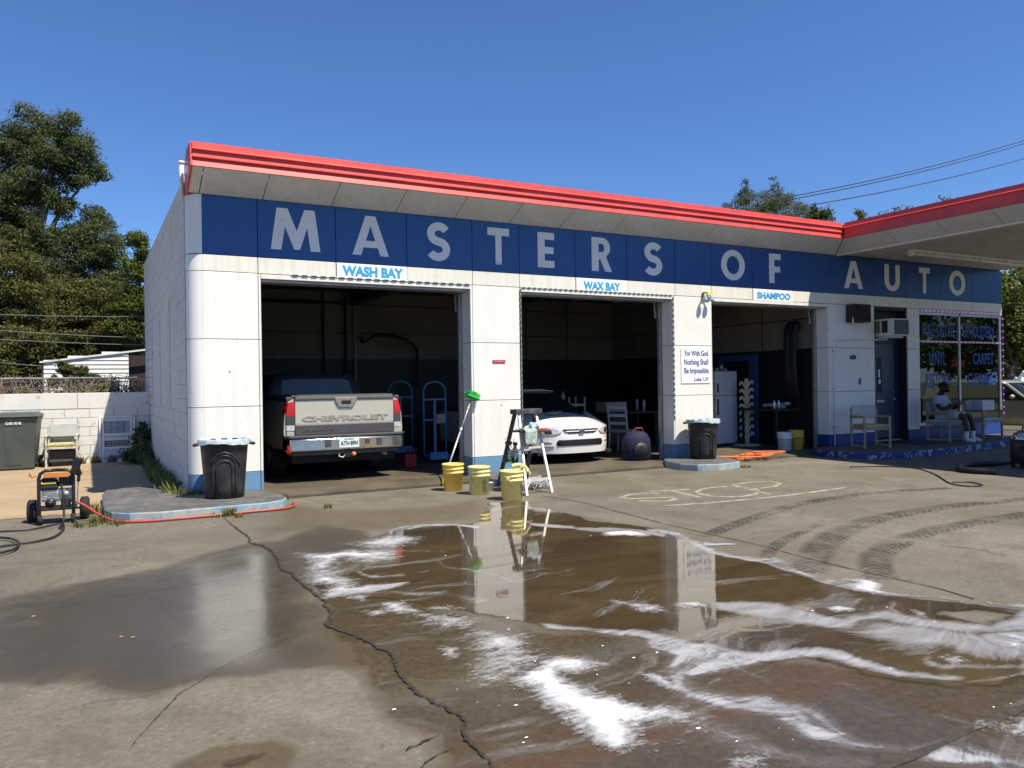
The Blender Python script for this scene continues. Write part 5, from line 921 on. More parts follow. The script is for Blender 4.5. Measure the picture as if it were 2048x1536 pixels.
patch('grille', M_GRILL, [(.625, -.36, .36), (.655, -.38, .38)], .008); patch('grille', M_GRILL, [(.575, -.27, .27), (.60, -.31, .31)], .008)
patch('grille_bar', M_CARW, [(.602, -.33, .33), (.622, -.35, .35)], .014, 12, 2)
patch('lower_intake', M_GRILL, [(.345, -.46, .46), (.375, -.50, .50), (.44, -.48, .48), (.46, -.44, .44)], .006)
patch('bumper_crease', M_CLAD, [(.325, -.86, -.53), (.337, -.86, -.53)], .006, 8, 1)
EM = MB().box(-.055, .055, yf(0, .6) - .03, yf(0, .6) - .018, .565, .645).build('grille_emblem', M_CHROME, A, bev=.01)
for x in (-.028, .028): MB().bar((x * 1.2, yf(0, .6) - .034, .632), (x, yf(0, .6) - .034, .577), .013, .01, (0, 1, 0)).build('emblem_stroke', MATS['plate_ink'], EM)
MB().bar((-.03, yf(0, .6) - .034, .606), (.03, yf(0, .6) - .034, .606), .012, .01, (0, 1, 0)).build('emblem_stroke', MATS['plate_ink'], EM)

# gold sedan in the sun beyond the office
M_GOLD = mat('champagne_paint', (.34, .30, .21), .3, .4, var=.03, coat=.7)
def sedan(loc, rz, label, cat='car', mp=None, name='parked_car', group=None):
    t = thing(name, label, cat, loc, rz, group); W = .90
    prof = [(-2.45, .40, .62, .80), (-2.35, .28, .72, .86), (-1.9, .22, .84, .90), (-.9, .20, .92, .90), (.0, .20, .93, .90), (1.2, .20, .94, .90), (2.0, .24, .93, .89), (2.4, .34, .86, .84), (2.46, .45, .70, .80)]
    rg = []
    for y, z0, z1, w in prof: rg.append([(-w * .92, y, z0), (-w, y, z0 + .12), (-w, y, (z0 + z1) / 2 + .06), (-w * .93, y, z1 - .03), (-w * .6, y, z1), (w * .6, y, z1), (w * .93, y, z1 - .03), (w, y, (z0 + z1) / 2 + .06), (w, y, z0 + .12), (w * .92, y, z0)])
    smooth_angle(MB().rings(rg).build('body', mp, t), 35)
    ch = [(-1.0, .90, .80, .90), (-.35, 1.33, .60, .92), (.0, 1.40, .58, .92), (.85, 1.39, .58, .92), (1.15, 1.31, .60, .92), (1.75, .93, .72, .90)]
    MB().rings([[(-.86, y, b - .03), (-w, y, z), (w, y, z), (.86, y, b - .03)] for y, z, w, b in ch]).build('windows', M_DGLASS, t, True)
    smooth_angle(MB().rings([[(-w * 1.02, y, z - .02), (-w * .85, y, z + .018), (w * .85, y, z + .018), (w * 1.02, y, z - .02)] for y, z, w, b in ch[1:5]], close=False).build('roof', mp, t, solid=.02), 60)
    for s in (-1, 1):
        MB().bar((s * .815, -1.0, .90), (s * .605, -.34, 1.335), .06, .05).build('pillar', mp, t); MB().bar((s * .80, 1.72, .93), (s * .60, 1.14, 1.31), .13, .05).build('pillar', mp, t); MB().bar((s * .875, .28, .90), (s * .60, .22, 1.38), .07, .04).build('pillar', M_BLACK, t)
        MB().ball((s * .97, -.70, .98), .09, .06, .065).build('wing_mirror', mp, t, True)
        MB().box(*sorted((s * .895, s * .91)), -1.2, 1.5, .42, .49).build('side_moulding', mp, t, bev=.005)
        for y in (-1.5, 1.45):
            wheel(t, s * .80, y, .32, .2, s)
            MB().cyl((s * .86, y, .33), (s * .908, y, .33), .385, 24).build('wheel_arch', M_UNDER, t)
        MB().box(*sorted((s * .45, s * .76)), -2.47, -2.40, .56, .68).build('headlight', M_LENS, t, bev=.02)
    MB().box(-.4, .4, -2.475, -2.42, .54, .66).build('grille', M_GRILL, t, bev=.01); return t
sedan((22.75, 1.55, 0), 0, 'champagne gold sedan parked in the sun beyond the office corner', mp=M_GOLD)
# trailer with scrap behind it
tr = thing('utility_trailer', 'flat trailer with white scrap on it behind the gold sedan', 'trailer', (33, 5.8, 0), R(8))
MB().box(-2.2, 2.2, -1, 1, .95, 1.05).build('trailer_bed', M_STEEL, tr)
for x, y in ((-2.1, -.95), (2.1, -.95), (2.1, .95), (-2.1, .95), (0, -.95)): MB().cyl((x, y, 1.05), (x, y, 1.9), .03, 6).build('stake', M_STEEL, tr)
MB().cyl((-2.1, -.95, 1.9), (2.1, -.95, 1.9), .03, 6).build('rail', M_STEEL, tr)
for s in (-1, 1): wheel(tr, .3, s * .9, .36, .2, 1).rotation_euler = (R(90), 0, 0)
sc = MB(); [sc.bar((random.uniform(-1.8, .6), random.uniform(-.6, .6), 1.06), (random.uniform(-1.9, .8), random.uniform(-.6, .6), random.uniform(1.15, 1.7)), .08, random.uniform(.05, .4)) for _ in range(9)]
tag(sc.build('scrap_heap', MATS['paper_white']), 'heap of white and rusty scrap lying on the flat trailer', 'scrap'); bpy.data.objects['scrap_heap'].location = (32.7, 5.8, 0)

# ------------------------------------------------------------------ bins, buckets, ladder and washing things
M_BIN = mat('black_bin_plastic', (.022, .022, .023), .45, var=.25, vs=5, grime=.35, gcol=(.09, .085, .08), gs=5, bmp=.15, bs=120)
M_BAG = mat('pale_bin_bag', (.42, .50, .54), .35, var=.2, vs=20, bmp=.5, bs=30, coat=.2)
def trash_can(loc, label, rz, k=1.0):
    t = thing('trash_can', label, 'trash can', loc, rz, 'black trash cans by the pillars'); t.scale = (k, k, k)
    MB().lathe([(.20, 0), (.225, .01), (.232, .12), (.262, .50), (.275, .66), (.292, .665), (.295, .70), (.280, .70), (.262, .66), (.22, .05)], 40, sy=.96).build('can_body', M_BIN, t, True)
    for k, (rr, z1, w) in enumerate(((.085, .46, .012), (.125, .52, .012))):
        pts = [(-rr, .03)] + [(-rr, z) for z in (.2, z1 - rr)] + [(rr * math.cos(a), z1 - rr + rr * math.sin(a)) for a in [math.pi - math.pi * i / 10 for i in range(1, 10)]] + [(rr, z1 - rr), (rr, .2), (rr, .03)]
        MB().tube([(x, -math.sqrt(max(.0, (.230 + .062 * z) ** 2 - x * x)) * .965, z) for x, z in pts], w, 6).build('arch_rib', M_BIN, t, True)
    pts = [(-.17, .40), (-.13, .47), (-.07, .535), (0, .56), (.07, .535), (.13, .47), (.17, .40)]
    MB().tube([(x, -math.sqrt((.230 + .066 * z) ** 2 - x * x) * .965, z) for x, z in pts], .014, 6).build('arch_rib', M_BIN, t, True)
    for s in (-1, 1): MB().tube([(s * .28, -.07, .655), (s * .335, -.06, .64), (s * .345, 0, .64), (s * .335, .06, .64), (s * .28, .07, .655)], .017, 8).build('handle', M_BIN, t, True)
    n = 64; rg = []
    for r_, z in ((.309, .652), (.306, .672), (.302, .700), (.296, .712), (.280, .708), (.262, .66), (.23, .45), (.10, .30)):
        rg.append([((r_ + .004 * math.sin(a * 9 + z * 30) * (z < .70)) * math.cos(a), (r_ + .007 * math.sin(a * 13)) * .97 * math.sin(a), z + (.012 * math.sin(a * 3 + 1) + .004 * math.sin(a * 11)) * (z < .66)) for a in [2 * math.pi * i / n for i in range(n)]])
    MB().rings(rg, True, False).build('bin_liner', M_BAG, t, True); return t
trash_can((1.555, -.56, .11), 'black trash can with pale liner on the kerb before the left corner pillar', R(-8), 1.06); trash_can((9.78, -.40, .12), 'black trash can with pale liner beside the pillar with the bible verse', R(-30))
# wheelie bin
M_GBIN = mat('grey_green_bin', (.060, .075, .068), .5, var=.12, vs=3, grime=.25, gcol=(.13, .13, .11), gs=4)
wb = thing('wheelie_bin', 'large grey green wheelie bin with white stencil against the block wall', 'wheelie bin', (-1.17, 6.75, 0), R(-4))
MB().rings([[(-.29, -.30, .02), (.29, -.30, .02), (.29, .30, .10), (-.29, .30, .10)], [(-.36, -.38, .95), (.36, -.38, .95), (.36, .40, .95), (-.36, .40, .95)], [(-.385, -.41, .98), (.385, -.41, .98), (.385, .43, .98), (-.385, .43, .98)], [(-.385, -.41, 1.02), (.385, -.41, 1.02), (.385, .43, 1.02), (-.385, .43, 1.02)]]).build('bin_body', M_GBIN, wb, bev=.02)
MB().rings([[(-.40, -.44, 1.02), (.40, -.44, 1.02), (.40, .46, 1.02), (-.40, .46, 1.02)], [(-.39, -.43, 1.05), (.39, -.43, 1.05), (.39, .45, 1.06), (-.39, .45, 1.06)], [(-.30, -.30, 1.09), (.30, -.30, 1.09), (.30, .35, 1.11), (-.30, .35, 1.11)]]).build('lid', M_GBIN, wb, bev=.012)
MB().rings([[(-.16, -.315, .10), (.10, -.315, .10), (.10, -.29, .10), (-.16, -.29, .10)], [(-.17, -.373, .80), (.11, -.373, .80), (.11, -.35, .80), (-.17, -.35, .80)]]).build('front_panel', M_GBIN, wb, bev=.008)
MB().tube([(-.33, .46, .97), (-.33, .52, 1.0), (.33, .52, 1.0), (.33, .46, .97)], .018, 8).build('bar_handle', M_GBIN, wb, True)
for s in (-1, 1):
    w_ = MB().lathe([(.04, -.03), (.12, -.03), (.12, .03), (.04, .03)], 20).build('wheel', M_TYRE_R, wb, True); w_.location = (s * .33, .33, .12); w_.rotation_euler = (0, R(90), 0)
o = put_text(text_fit(text_mesh('CLASS 105 M2', .06, MATS['paper_white'], .002, 1, .001), .26, .05), 'stencil', (-.02, -.392, .905), parent=wb)
# buckets
def bucket(loc, label, col, r=.150, h=.37, stamp=False, rz=0, grp='five gallon buckets', dirty=.4, gcol=(.25, .24, .16), handle=True, key=''):
    t = thing('bucket', label, 'bucket', loc, rz, grp)
    m = mat('bucket_plastic_' + key, col, .45, var=.08, vs=5, grime=dirty, gcol=gcol, gs=6)
    MB().lathe([(r * .80, 0), (r * .88, .004), (r * .93, h * .66), (r * 1.03, h * .665), (r * 1.03, h * .69), (r * .955, h * .695), (r * .965, h * .80), (r * 1.04, h * .805), (r * 1.04, h * .83), (r * .965, h * .835), (r * .98, h * .93), (r * 1.05, h * .935), (r * 1.05, h * .985), (r * 1.0, h), (r * .96, h * .985), (r * .84, .02)], 36).build('bucket_body', m, t, True)
    if handle:
        MB().tube([(r * 1.06 * math.cos(a), -r * 1.06 * math.sin(a) * .95 - .01, h * .74 - r * 1.25 * math.sin(a)) for a in [math.pi * i / 14 for i in range(15)]], .0035, 6).build('bail', M_STEEL, t, True)
        for s in (-1, 1): MB().box(*sorted((s * r * .98, s * r * 1.12)), -.02, .02, h * .70, h * .80).build('bail_lug', m, t, bev=.004)
    if stamp:
        mm = mat('bucket_print', (.05, .06, .045), .6, var=.4, vs=30)
        def cyl_pt(x, z): a = x / r; return (r * .925 * math.sin(a) * 1.012, -r * .925 * math.cos(a) * 1.012, z)
        sd = MB(); rr = .034
        for i in range(20):
            a0, a1 = 2 * math.pi * i / 20, 2 * math.pi * (i + 1) / 20
            sd.add([cyl_pt(rr * math.cos(a0), .175 + rr * math.sin(a0)), cyl_pt(rr * math.cos(a1), .175 + rr * math.sin(a1)), cyl_pt(rr * .72 * math.cos(a1), .175 + rr * .72 * math.sin(a1)), cyl_pt(rr * .72 * math.cos(a0), .175 + rr * .72 * math.sin(a0))], [(0, 1, 2, 3)])
        for i in range(5):
            z = .045 + i * .019
            sd.add([cyl_pt(-.032, z), cyl_pt(.032, z), cyl_pt(.032, z + .009), cyl_pt(-.032, z + .009)], [(0, 1, 2, 3)])
        for dx_ in (-.012, .006): sd.add([cyl_pt(dx_, .160), cyl_pt(dx_ + .01, .160), cyl_pt(dx_ + .004, .190), cyl_pt(dx_ - .006, .190)], [(0, 1, 2, 3)])
        sd.build('printed_label', mm, t)
    return t
bucket((4.60, -.93, 0), 'clean orange yellow bucket nearest the broom handle', (.92, .62, .13), handle=False, key='a', r=.152, h=.385, rz=R(20), dirty=.12)
bucket((4.745, -1.48, 0), 'yellow bucket caked with grey, in the middle of the three outside buckets', (.82, .74, .28), stamp=True, handle=False, key='b', r=.150, h=.385, rz=R(5), dirty=.75, gcol=(.22, .23, .18))
bucket((4.865, -2.2, 0), 'yellow bucket with wire bail hanging and a sponge mitt on its rim', (.88, .74, .25), stamp=True, key='c', r=.150, h=.385, rz=R(42), dirty=.5, gcol=(.30, .28, .18))
bucket((12.74, .42, FZ), 'white bucket on the floor of the right bay beside a yellow one', (.62, .68, .74), key='d', rz=R(60), r=.15, h=.37, dirty=.15); bucket((13.06, .40, FZ), 'dull yellow bucket inside the right bay next to the white one', (.62, .42, .05), key='e', r=.155, h=.40, dirty=.2)
M_MITT = mat('chenille_yellow', (.72, .62, .24), .95, var=.25, vs=40, bmp=1.0, bs=70)
mt = MB()
for i in range(230):
    u, v = random.uniform(-1, 1), random.uniform(-1, 1)
    x = u * .125; y = v * .06; z = .045 * (1 - u * u) * (1 - v * v * .5) - .05 * max(0, u - .3)
    mt.ball((x, y, z + random.uniform(-.01, .012)), .014, n=6, m=4)
mo = mt.build('wash_mitt', M_MITT, None, True); mo.location = (4.98, -2.25, .405); mo.rotation_euler = (0, R(18), R(-20)); tag(mo, 'shaggy yellow wash mitt draped over the rim of the nearest bucket', 'wash mitt')
# broom with the green brush head
M_POLE = mat('brushed_pole', (.62, .66, .70), .35, .5); M_YEL = mat('yellow_grip', (.75, .58, .04), .5); M_GREEN = mat('green_bristle', (.02, .36, .06), .7, var=.5, vs=60)
br = thing('wash_brush', 'long handled wash brush with green head leaning on the second pillar', 'brush', (0, 0, 0))
p0, p1 = Vector((4.66, -.40, .03)), Vector((5.33, -.06, 1.30))
def along(t): return p0.lerp(p1, t)
MB().tube([along(.10), along(.62)], .0135, 10).build('pole', M_POLE, br, True); MB().tube([along(.62), along(.98)], .010, 10).build('pole', M_POLE, br, True)
MB().tube([along(0), along(.10)], .018, 10).build('grip', M_YEL, br, True); MB().tube([along(.60), along(.64)], .018, 10).build('collar', MATS['paper_white'], br, True); MB().tube([along(.86), along(.885)], .016, 10).build('collar', M_YEL, br, True)
def bristles(n, L, W, H, seed):
    rr = random.Random(seed); q = MB()
    for _ in range(n):
        x = rr.uniform(-L, L); y = rr.uniform(-W, W); h = H * rr.uniform(.75, 1.1) * (1 - .35 * (x / L) ** 2)
        q.bar((x, y, 0), (x * 1.18 + rr.uniform(-.006, .006), y * 1.5, h), .006, .006)
    return q
bh = bristles(300, .12, .035, .085, 3).box(-.125, .125, -.04, .04, -.02, .003).build('brush_head', M_GREEN, br); bh.location = (5.325, -.10, 1.315); bh.rotation_euler = (R(-20), R(18), R(15))
g2 = thing('scrub_brush', 'green scrub brush lying on the kerb by the second pillar', 'brush', (5.66, -.60, .10), R(10)); bristles(260, .12, .04, .07, 9).build('bristle', M_GREEN, g2, loc=(0, 0, .045)); MB().box(-.14, .14, -.04, .04, .0, .045).build('brush_block', M_BLACK, g2, bev=.008)
# stepladder
M_LAD = mat('painted_ladder', (.055, .055, .060), .6, var=.4, vs=12, grime=.4, gcol=(.25, .24, .22), gs=9); M_LADW = mat('ladder_aluminium', (.66, .65, .60), .45, .3, var=.15, vs=15, grime=.35, gcol=(.3, .27, .2), gs=10)
ld = thing('stepladder', 'small aluminium stepladder with dark rails standing by the second pillar', 'stepladder', (0, 0, 0))
TL, TR = Vector((5.36, -1.42, 1.115)), Vector((5.72, -1.36, 1.115))
fa, fb = Vector((5.34, -.90, 0)), Vector((5.84, -.84, 0)); ra, rb_ = Vector((5.19, -2.02, 0)), Vector((5.63, -1.95, 0))
for a, b in ((TL, fa), (TR, fb)): MB().bar(b, a, .075, .028, (1, 0, 0)).build('rail', M_LAD, ld, bev=.003)
for a, b in ((TL + Vector((.03, -.05, -.02)), ra), (TR + Vector((-.02, -.05, -.02)), rb_)): MB().bar(b, a, .030, .036, (1, 0, 0)).build('rear_leg', M_LADW, ld, bev=.003)
MB().bar(TL + Vector((-.05, -.03, .0)), TR + Vector((.05, -.03, .0)), .16, .07, (0, 0, 1)).build('ladder_top', M_LAD, ld, bev=.008)
for t in (.26, .52, .78): MB().bar(TL.lerp(fa, t), TR.lerp(fb, t), .085, .022, (0, 0, 1)).build('tread', M_LADW, ld, bev=.002)
MB().bar(Vector(ra).lerp(TL, .17), Vector(rb_).lerp(TR, .17), .02, .04).build('rear_brace', M_LADW, ld); MB().bar(Vector(ra).lerp(TL, .55), Vector(rb_).lerp(TR, .55), .02, .03).build('rear_brace', M_LADW, ld)
for s, a in ((1, ra), (-1, rb_)): MB().bar(Vector(a).lerp(TL if s > 0 else TR, .06), Vector(a).lerp(TL if s > 0 else TR, .17) + Vector((s * .09, 0, .0)), .012, .02).build('diagonal_brace', M_LADW, ld)
for a, b in ((TL.lerp(fa, .5), TL.lerp(ra, .5)), (TR.lerp(fb, .5), TR.lerp(rb_, .5))): MB().bar(a, b, .02, .008).build('spreader', M_LAD, ld)
sh = MB().bar((5.30, -1.62, .845), (5.76, -1.58, .845), .30, .025).build('tray', M_LAD, ld, bev=.006)
M_TOWEL = mat('grey_green_towel', (.36, .42, .39), .95, var=.3, vs=25, bmp=.6, bs=90); M_BTOWEL = mat('blue_white_towel', (.35, .45, .66), .95, var=.6, vs=30, bmp=.6, bs=80)
def cloth(name, m, L, Wd, drop, loc, rz, label, seed=1, n=14):
    rr = random.Random(seed); ph = [rr.uniform(0, 6) for _ in range(4)]
    def f(u, v):
        x = (u - .5) * L; s = v * (Wd + drop); y = min(s, Wd) - Wd; z = -(max(0, s - Wd)); w = .018 * math.sin(u * 14 + ph[0]) + .012 * math.sin(u * 23 + v * 9 + ph[1])
        return (x * (1 - .25 * max(0, s - Wd) / max(drop, .01)), -y - Wd - (.01 + abs(w)) * (s > Wd) - (.02 if s > Wd else 0) * 1, z + .012 + (w * .6 if s <= Wd else 0) + .01 * math.sin(v * 12 + ph[2]))
    o = MB().grid(n, n, f).build(name, m, None, True, solid=.006); o.location = loc; o.rotation_euler = (0, 0, rz); return tag(o, label, 'towel')
cloth('towel', M_TOWEL, .22, .20, .22, (5.36, -1.58, .862), R(6), 'grey green towel hanging over the edge of the stepladder tray', 3)
bt = MB(); rr_ = random.Random(4); [bt.ball((rr_.uniform(-.05, .05), rr_.uniform(-.04, .04), .02 + rr_.uniform(0, .05)), rr_.uniform(.025, .045), n=8, m=5) for _ in range(14)]; o = bt.build('crumpled_rag', M_BTOWEL, None, True); o.location = (5.56, -1.60, .862); tag(o, 'crumpled blue and white rag on the stepladder tray', 'rag')
MB().rings([[(5.62, -1.70, .863), (5.80, -1.66, .863), (5.80, -1.50, .863), (5.62, -1.50, .863)], [(5.63, -1.69, .872), (5.79, -1.65, .872), (5.79, -1.51, .872), (5.63, -1.51, .872)]]).build('red_rag', mat('red_cloth', (.42, .08, .07), .9), None); tag(bpy.data.objects['red_rag'], 'red rag lying at the end of the stepladder tray', 'rag')
# spray bottles hung on the ladder
M_SPR = mat('milky_bottle', (.60, .68, .66), .25, var=.1, trans=.35); M_LIQ = mat('dark_green_label', (.02, .10, .06), .5)
for (x, y, z), lab, rz in (((5.40, -1.10, .36), 'spray bottle with a plain dark green label hung left on the stepladder tread', 20), ((5.53, -1.08, .34), 'spray bottle with patterned green label hung right on the stepladder tread', -10)):
    t = thing('spray_bottle', lab, 'spray bottle', (x, y, z), R(rz), 'spray bottles on the stepladder')
    MB().lathe([(.050, 0), (.055, .01), (.055, .15), (.045, .20), (.020, .245), (.018, .27)], 20).build('bottle', M_SPR, t, True); MB().lathe([(.0562, .02), (.0562, .095)], 20).build('label_band', M_LIQ, t, True)
    MB().box(-.02, .02, -.075, .035, .27, .315).bar((0, -.05, .275), (0, -.075, .225), .014, .012).build('trigger', M_CLAD, t, bev=.006); MB().tube([(0, .02, .31), (0, .05, .345), (.0, .02, .36)], .005, 5).build('hook', M_STEEL, t)
# chenille drying mop lying at the ladder foot
mp = MB(); rm = random.Random(8)
for i in range(150): x = rm.uniform(-.22, .22); y = rm.uniform(-.10, .10); mp.bar((x, y, .0), (x + rm.uniform(-.05, .05), y - rm.uniform(.02, .06), rm.uniform(.04, .11)), .014, .014)
o = mp.build('string_mop_head', mat('mop_strings', (.46, .47, .44), .95, var=.35, vs=30)); o.location = (5.62, -1.45, .0); tag(o, 'grey string mop head lying on the ground under the stepladder', 'mop head')
tag(MB().lathe([(.035, 0), (.045, .12), (.048, .12), (.043, .122), (.034, .01)], 16).build('foam_cup', mat('foam_cup', (.72, .68, .56), .7), None, True, loc=(5.02, -1.28, 0)), 'pale foam cup on the ground between the middle and nearest buckets', 'cup')
rg_ = MB(); rr_ = random.Random(11)
for i in range(9): a = rr_.uniform(0, 6.28); rg_.ball((rr_.uniform(-.13, .13), rr_.uniform(-.07, .07), .02), rr_.uniform(.04, .07), rr_.uniform(.03, .05), .022, 8, 5)
o = rg_.build('bonnet_rag', mat('camo_rag', (.20, .22, .18), .95, var=.7, vs=40)); o.location = (7.70, 1.30, .945); o.rotation_euler = (R(8), 0, 0); tag(o, 'crumpled dark and grey rag lying on the white sedan bonnet', 'rag')

# ------------------------------------------------------------------ pressure washer, hoses, yard furniture
pw = thing('pressure_washer', 'black petrol pressure washer on two wheels standing on the dirt edge', 'pressure washer', (-.30, -.78, .0), R(-3))
M_FRM = mat('black_tube', (.015, .015, .016), .4, var=.2); M_ENG = mat('engine_black', (.022, .022, .024), .5, var=.4, vs=20); M_SILE = mat('engine_silver', (.50, .50, .49), .35, .6, var=.4, vs=25, bmp=.4, bs=40); M_ORNG = mat('orange_yellow_panel', (.48, .20, .05), .5)
for s in (-1, 1):
    wl_ = MB().lathe([(.04, -.042), (.105, -.048), (.128, -.035), (.13, 0), (.128, .035), (.105, .048), (.04, .042)], 24).build('wheel', M_TYRE_R, pw, True); wl_.location = (s * .265, .13, .13); wl_.rotation_euler = (0, R(90), 0)
    MB().tube([(s * .165, -.17, .01), (s * .17, -.17, .20), (s * .17, -.16, .52), (s * .155, -.15, .575), (s * .11, -.145, .605), (0, -.145, .61)], .019, 10).build('frame_tube', M_FRM, pw, True)
    MB().tube([(s * .17, -.16, .16), (s * .17, .13, .14)], .016, 8).build('frame_tube', M_FRM, pw, True); MB().cyl((s * .165, -.17, 0), (s * .165, -.17, .11), .026, 10).build('rubber_foot', M_TYRE_R, pw, True)
    MB().tube([(s * .19, -.15, .55), (s * .235, -.16, .545), (s * .255, -.17, .57), (s * .25, -.18, .60)], .009, 6).build('hook', M_ORNG, pw, True)
MB().cyl((-.26, .13, .13), (.26, .13, .13), .012, 8).build('axle', M_FRM, pw); MB().box(-.19, .19, -.17, .14, .155, .18).build('base_plate', M_FRM, pw, bev=.005)
MB().box(-.12, .13, -.168, -.150, .525, .585).build('orange_panel', M_ORNG, pw, bev=.006)
MB().rings([[(-.17, -.12, .38), (.0, -.12, .38), (.0, .08, .38), (-.17, .08, .38)], [(-.175, -.13, .41), (.015, -.13, .41), (.015, .09, .41), (-.175, .09, .41)], [(-.165, -.12, .49), (.0, -.12, .49), (.0, .08, .49), (-.165, .08, .49)], [(-.14, -.09, .52), (-.03, -.09, .52), (-.03, .05, .52), (-.14, .05, .52)]]).build('fuel_tank', M_ENG, pw, bev=.015)
MB().box(-.15, -.005, -.134, -.128, .455, .475).build('tank_stripe', M_YEL, pw); MB().lathe([(.03, 0), (.03, .02), (.02, .03)], 12, (-.09, -.02, .52)).build('fuel_cap', M_ENG, pw, True)
MB().box(.02, .15, -.12, .06, .42, .53).box(.03, .06, -.10, .0, .53, .55).build('air_filter', M_ENG, pw, bev=.012)
eng = MB().box(-.15, .14, -.10, .08, .25, .38); [eng.box(-.155, .02, -.115, .09, .345 - .018 * i, .351 - .018 * i) for i in range(5)]
eng.build('engine_block', M_SILE, pw, bev=.006); MB().cyl((-.06, -.11, .24), (-.06, -.15, .24), .055, 18).cyl((-.06, -.15, .24), (-.06, -.175, .24), .03, 12).build('recoil_starter', M_ENG, pw, True)
MB().cyl((.09, -.08, .33), (.09, -.13, .33), .035, 14).build('pump_head', M_SILE, pw, True); MB().box(.04, .13, -.12, .04, .18, .28).build('pump', M_ENG, pw, bev=.01)
gun = MB().bar((.175, -.20, .56), (.235, -.22, .74), .06, .075).bar((.21, -.20, .63), (.235, -.17, .54), .045, .05).build('spray_gun', M_FRM, pw, bev=.012); MB().cyl((.225, -.18, .56), (.205, -.16, .21), .007, 8).build('lance', M_STEEL, pw); MB().cyl((.228, -.178, .56), (.222, -.176, .47), .018, 10).build('lance_grip', M_FRM, pw)
def hose(name, pts, r, m, label, cat='hose', n=8):
    P = [Vector(p) for p in pts]; out = []
    for i in range(len(P) - 1):
        a, b, c, d = P[max(i - 1, 0)], P[i], P[i + 1], P[min(i + 2, len(P) - 1)]
        for k in range(8):
            t = k / 8; out.append(.5 * ((2 * b) + (c - a) * t + (2 * a - 5 * b + 4 * c - d) * t * t + (3 * b - a - 3 * c + d) * t ** 3))
    out.append(P[-1]); return tag(MB().tube(out, r, n).build(name, m, None, True), label, cat)
M_RHOSE = mat('red_hose', (.42, .06, .045), .45, var=.15, vs=9); M_BHOSE = mat('black_hose', (.016, .016, .017), .5)
hose('garden_hose', [(-.20, -.80, .25), (-.05, -.86, .19), (.10, -1.02, .09), (.28, -1.30, .03), (.55, -1.43, .02), (1.0, -1.46, .02), (1.6, -1.42, .02), (2.1, -1.38, .02), (2.28, -1.22, .02), (2.33, -.95, .02)], .0145, M_RHOSE, 'red hose running from the pressure washer round the left kerb')
hose('pressure_hose', [(-.26, -.92, .45), (-.24, -.97, .28), (-.235, -1.02, .10), (-.24, -1.12, .02)] + [(x, y, .018) for x, y in [(-0.23, -1.492), (-0.297, -1.905), (-0.42, -2.097), (-0.626, -2.166), (-0.863, -2.233), (-1.124, -2.013)]] , .0115, M_BHOSE, 'black pressure hose dropping from the washer and snaking off to the left')
hose('loose_hose', [(x, y, .016) for x, y in [(-0.236, -1.419), (-0.272, -1.326), (-0.274, -1.034), (-0.548, -1.285), (-0.823, -1.242), (-1.194, -1.068)]], .009, M_BHOSE, 'thin black cable lying behind the thicker hose left of the washer'); hose('coiled_hose', [(x, y, .03) for x, y in [(-0.965, -1.597), (-0.782, -1.745), (-0.664, -1.911), (-0.591, -2.188), (-0.598, -2.455), (-0.674, -2.612), (-0.86, -2.666), (-1.083, -2.352)]], .012, M_BHOSE, 'black hose loop lying at the left edge of the concrete')
hose('air_hose', [(x, y, .012) for x, y in [(11.455, -2.173), (11.913, -2.412), (12.092, -2.934), (11.575, -3.621), (10.752, -4.382), (10.641, -4.701), (10.901, -4.753), (11.075, -4.473), (10.882, -4.337)]], .009, M_BHOSE, 'thin black hose lying across the shadow edge before the office'); hose('vacuum_hose', [(x, y, .05) for x, y in [(12.282, -4.131), (12.182, -3.723), (12.506, -3.425), (12.995, -3.311), (13.534, -3.412), (14.419, -3.337)]], .045, M_BHOSE, 'thick black vacuum hose lying under the canopy at the right')
M_OCORD = mat('orange_cord', (.75, .17, .05), .5)
rc = random.Random(5); pts = []
for i in range(34): a = i * 1.05; pts.append((10.75 + .55 * math.cos(a) * rc.uniform(.3, 1.1) + .02 * i, -.30 + .28 * math.sin(a) * rc.uniform(.3, 1.1) - .003 * i, .06 + .0025 * i))
hose('extension_cord', [(9.9, .1, .115)] + pts, .012, M_OCORD, 'tangled orange extension cord on the ground right of the verse pillar', 'extension cord', 6)
# yard chair, tub below it, leaning security gate
M_WOOD = mat('weathered_wood', (.36, .28, .20), .75, var=.3, vs=9, bmp=.2, bs=50); M_SEATG = mat('grey_vinyl', (.40, .42, .42), .6, var=.12, grime=.3, gcol=(.2, .19, .17)); M_SEATY = mat('torn_seat_foam', (.42, .36, .16), .9, var=.4, vs=12); M_PEELW = peel('peeling_chair_frame', (.60, .58, .53), (.36, .27, .19), .5, .62, 9)
def armchair(loc, rz, label, frame, seatm, grp=None, backm=None):
    t = thing('armchair', label, 'chair', loc, rz, grp)
    for s in (-1, 1):
        MB().box(*sorted((s * .25, s * .285)), .21, .255, 0, .80).build('rear_leg', frame, t, bev=.006); MB().box(*sorted((s * .25, s * .285)), -.27, -.225, 0, .60).build('front_leg', frame, t, bev=.006)
        MB().box(*sorted((s * .245, s * .29)), -.275, .21, .60, .64).build('armrest', frame, t, bev=.01); MB().box(*sorted((s * .25, s * .285)), -.225, .21, .02, .055).build('runner', frame, t, bev=.005); MB().box(*sorted((s * .252, s * .283)), -.225, .21, .36, .41).build('side_rail', frame, t, bev=.004)
    MB().box(-.25, .25, -.26, -.225, .36, .41).build('front_rail', frame, t, bev=.004)
    MB().box(-.25, .25, -.27, .22, .41, .47).build('seat', seatm, t, bev=.02)
    bk_ = MB().box(-.25, .25, -.025, .025, 0, .27).build('backrest', backm or M_SEATG, t, bev=.015); bk_.location = (0, .215, .58); bk_.rotation_euler = (R(-9), 0, 0); return t
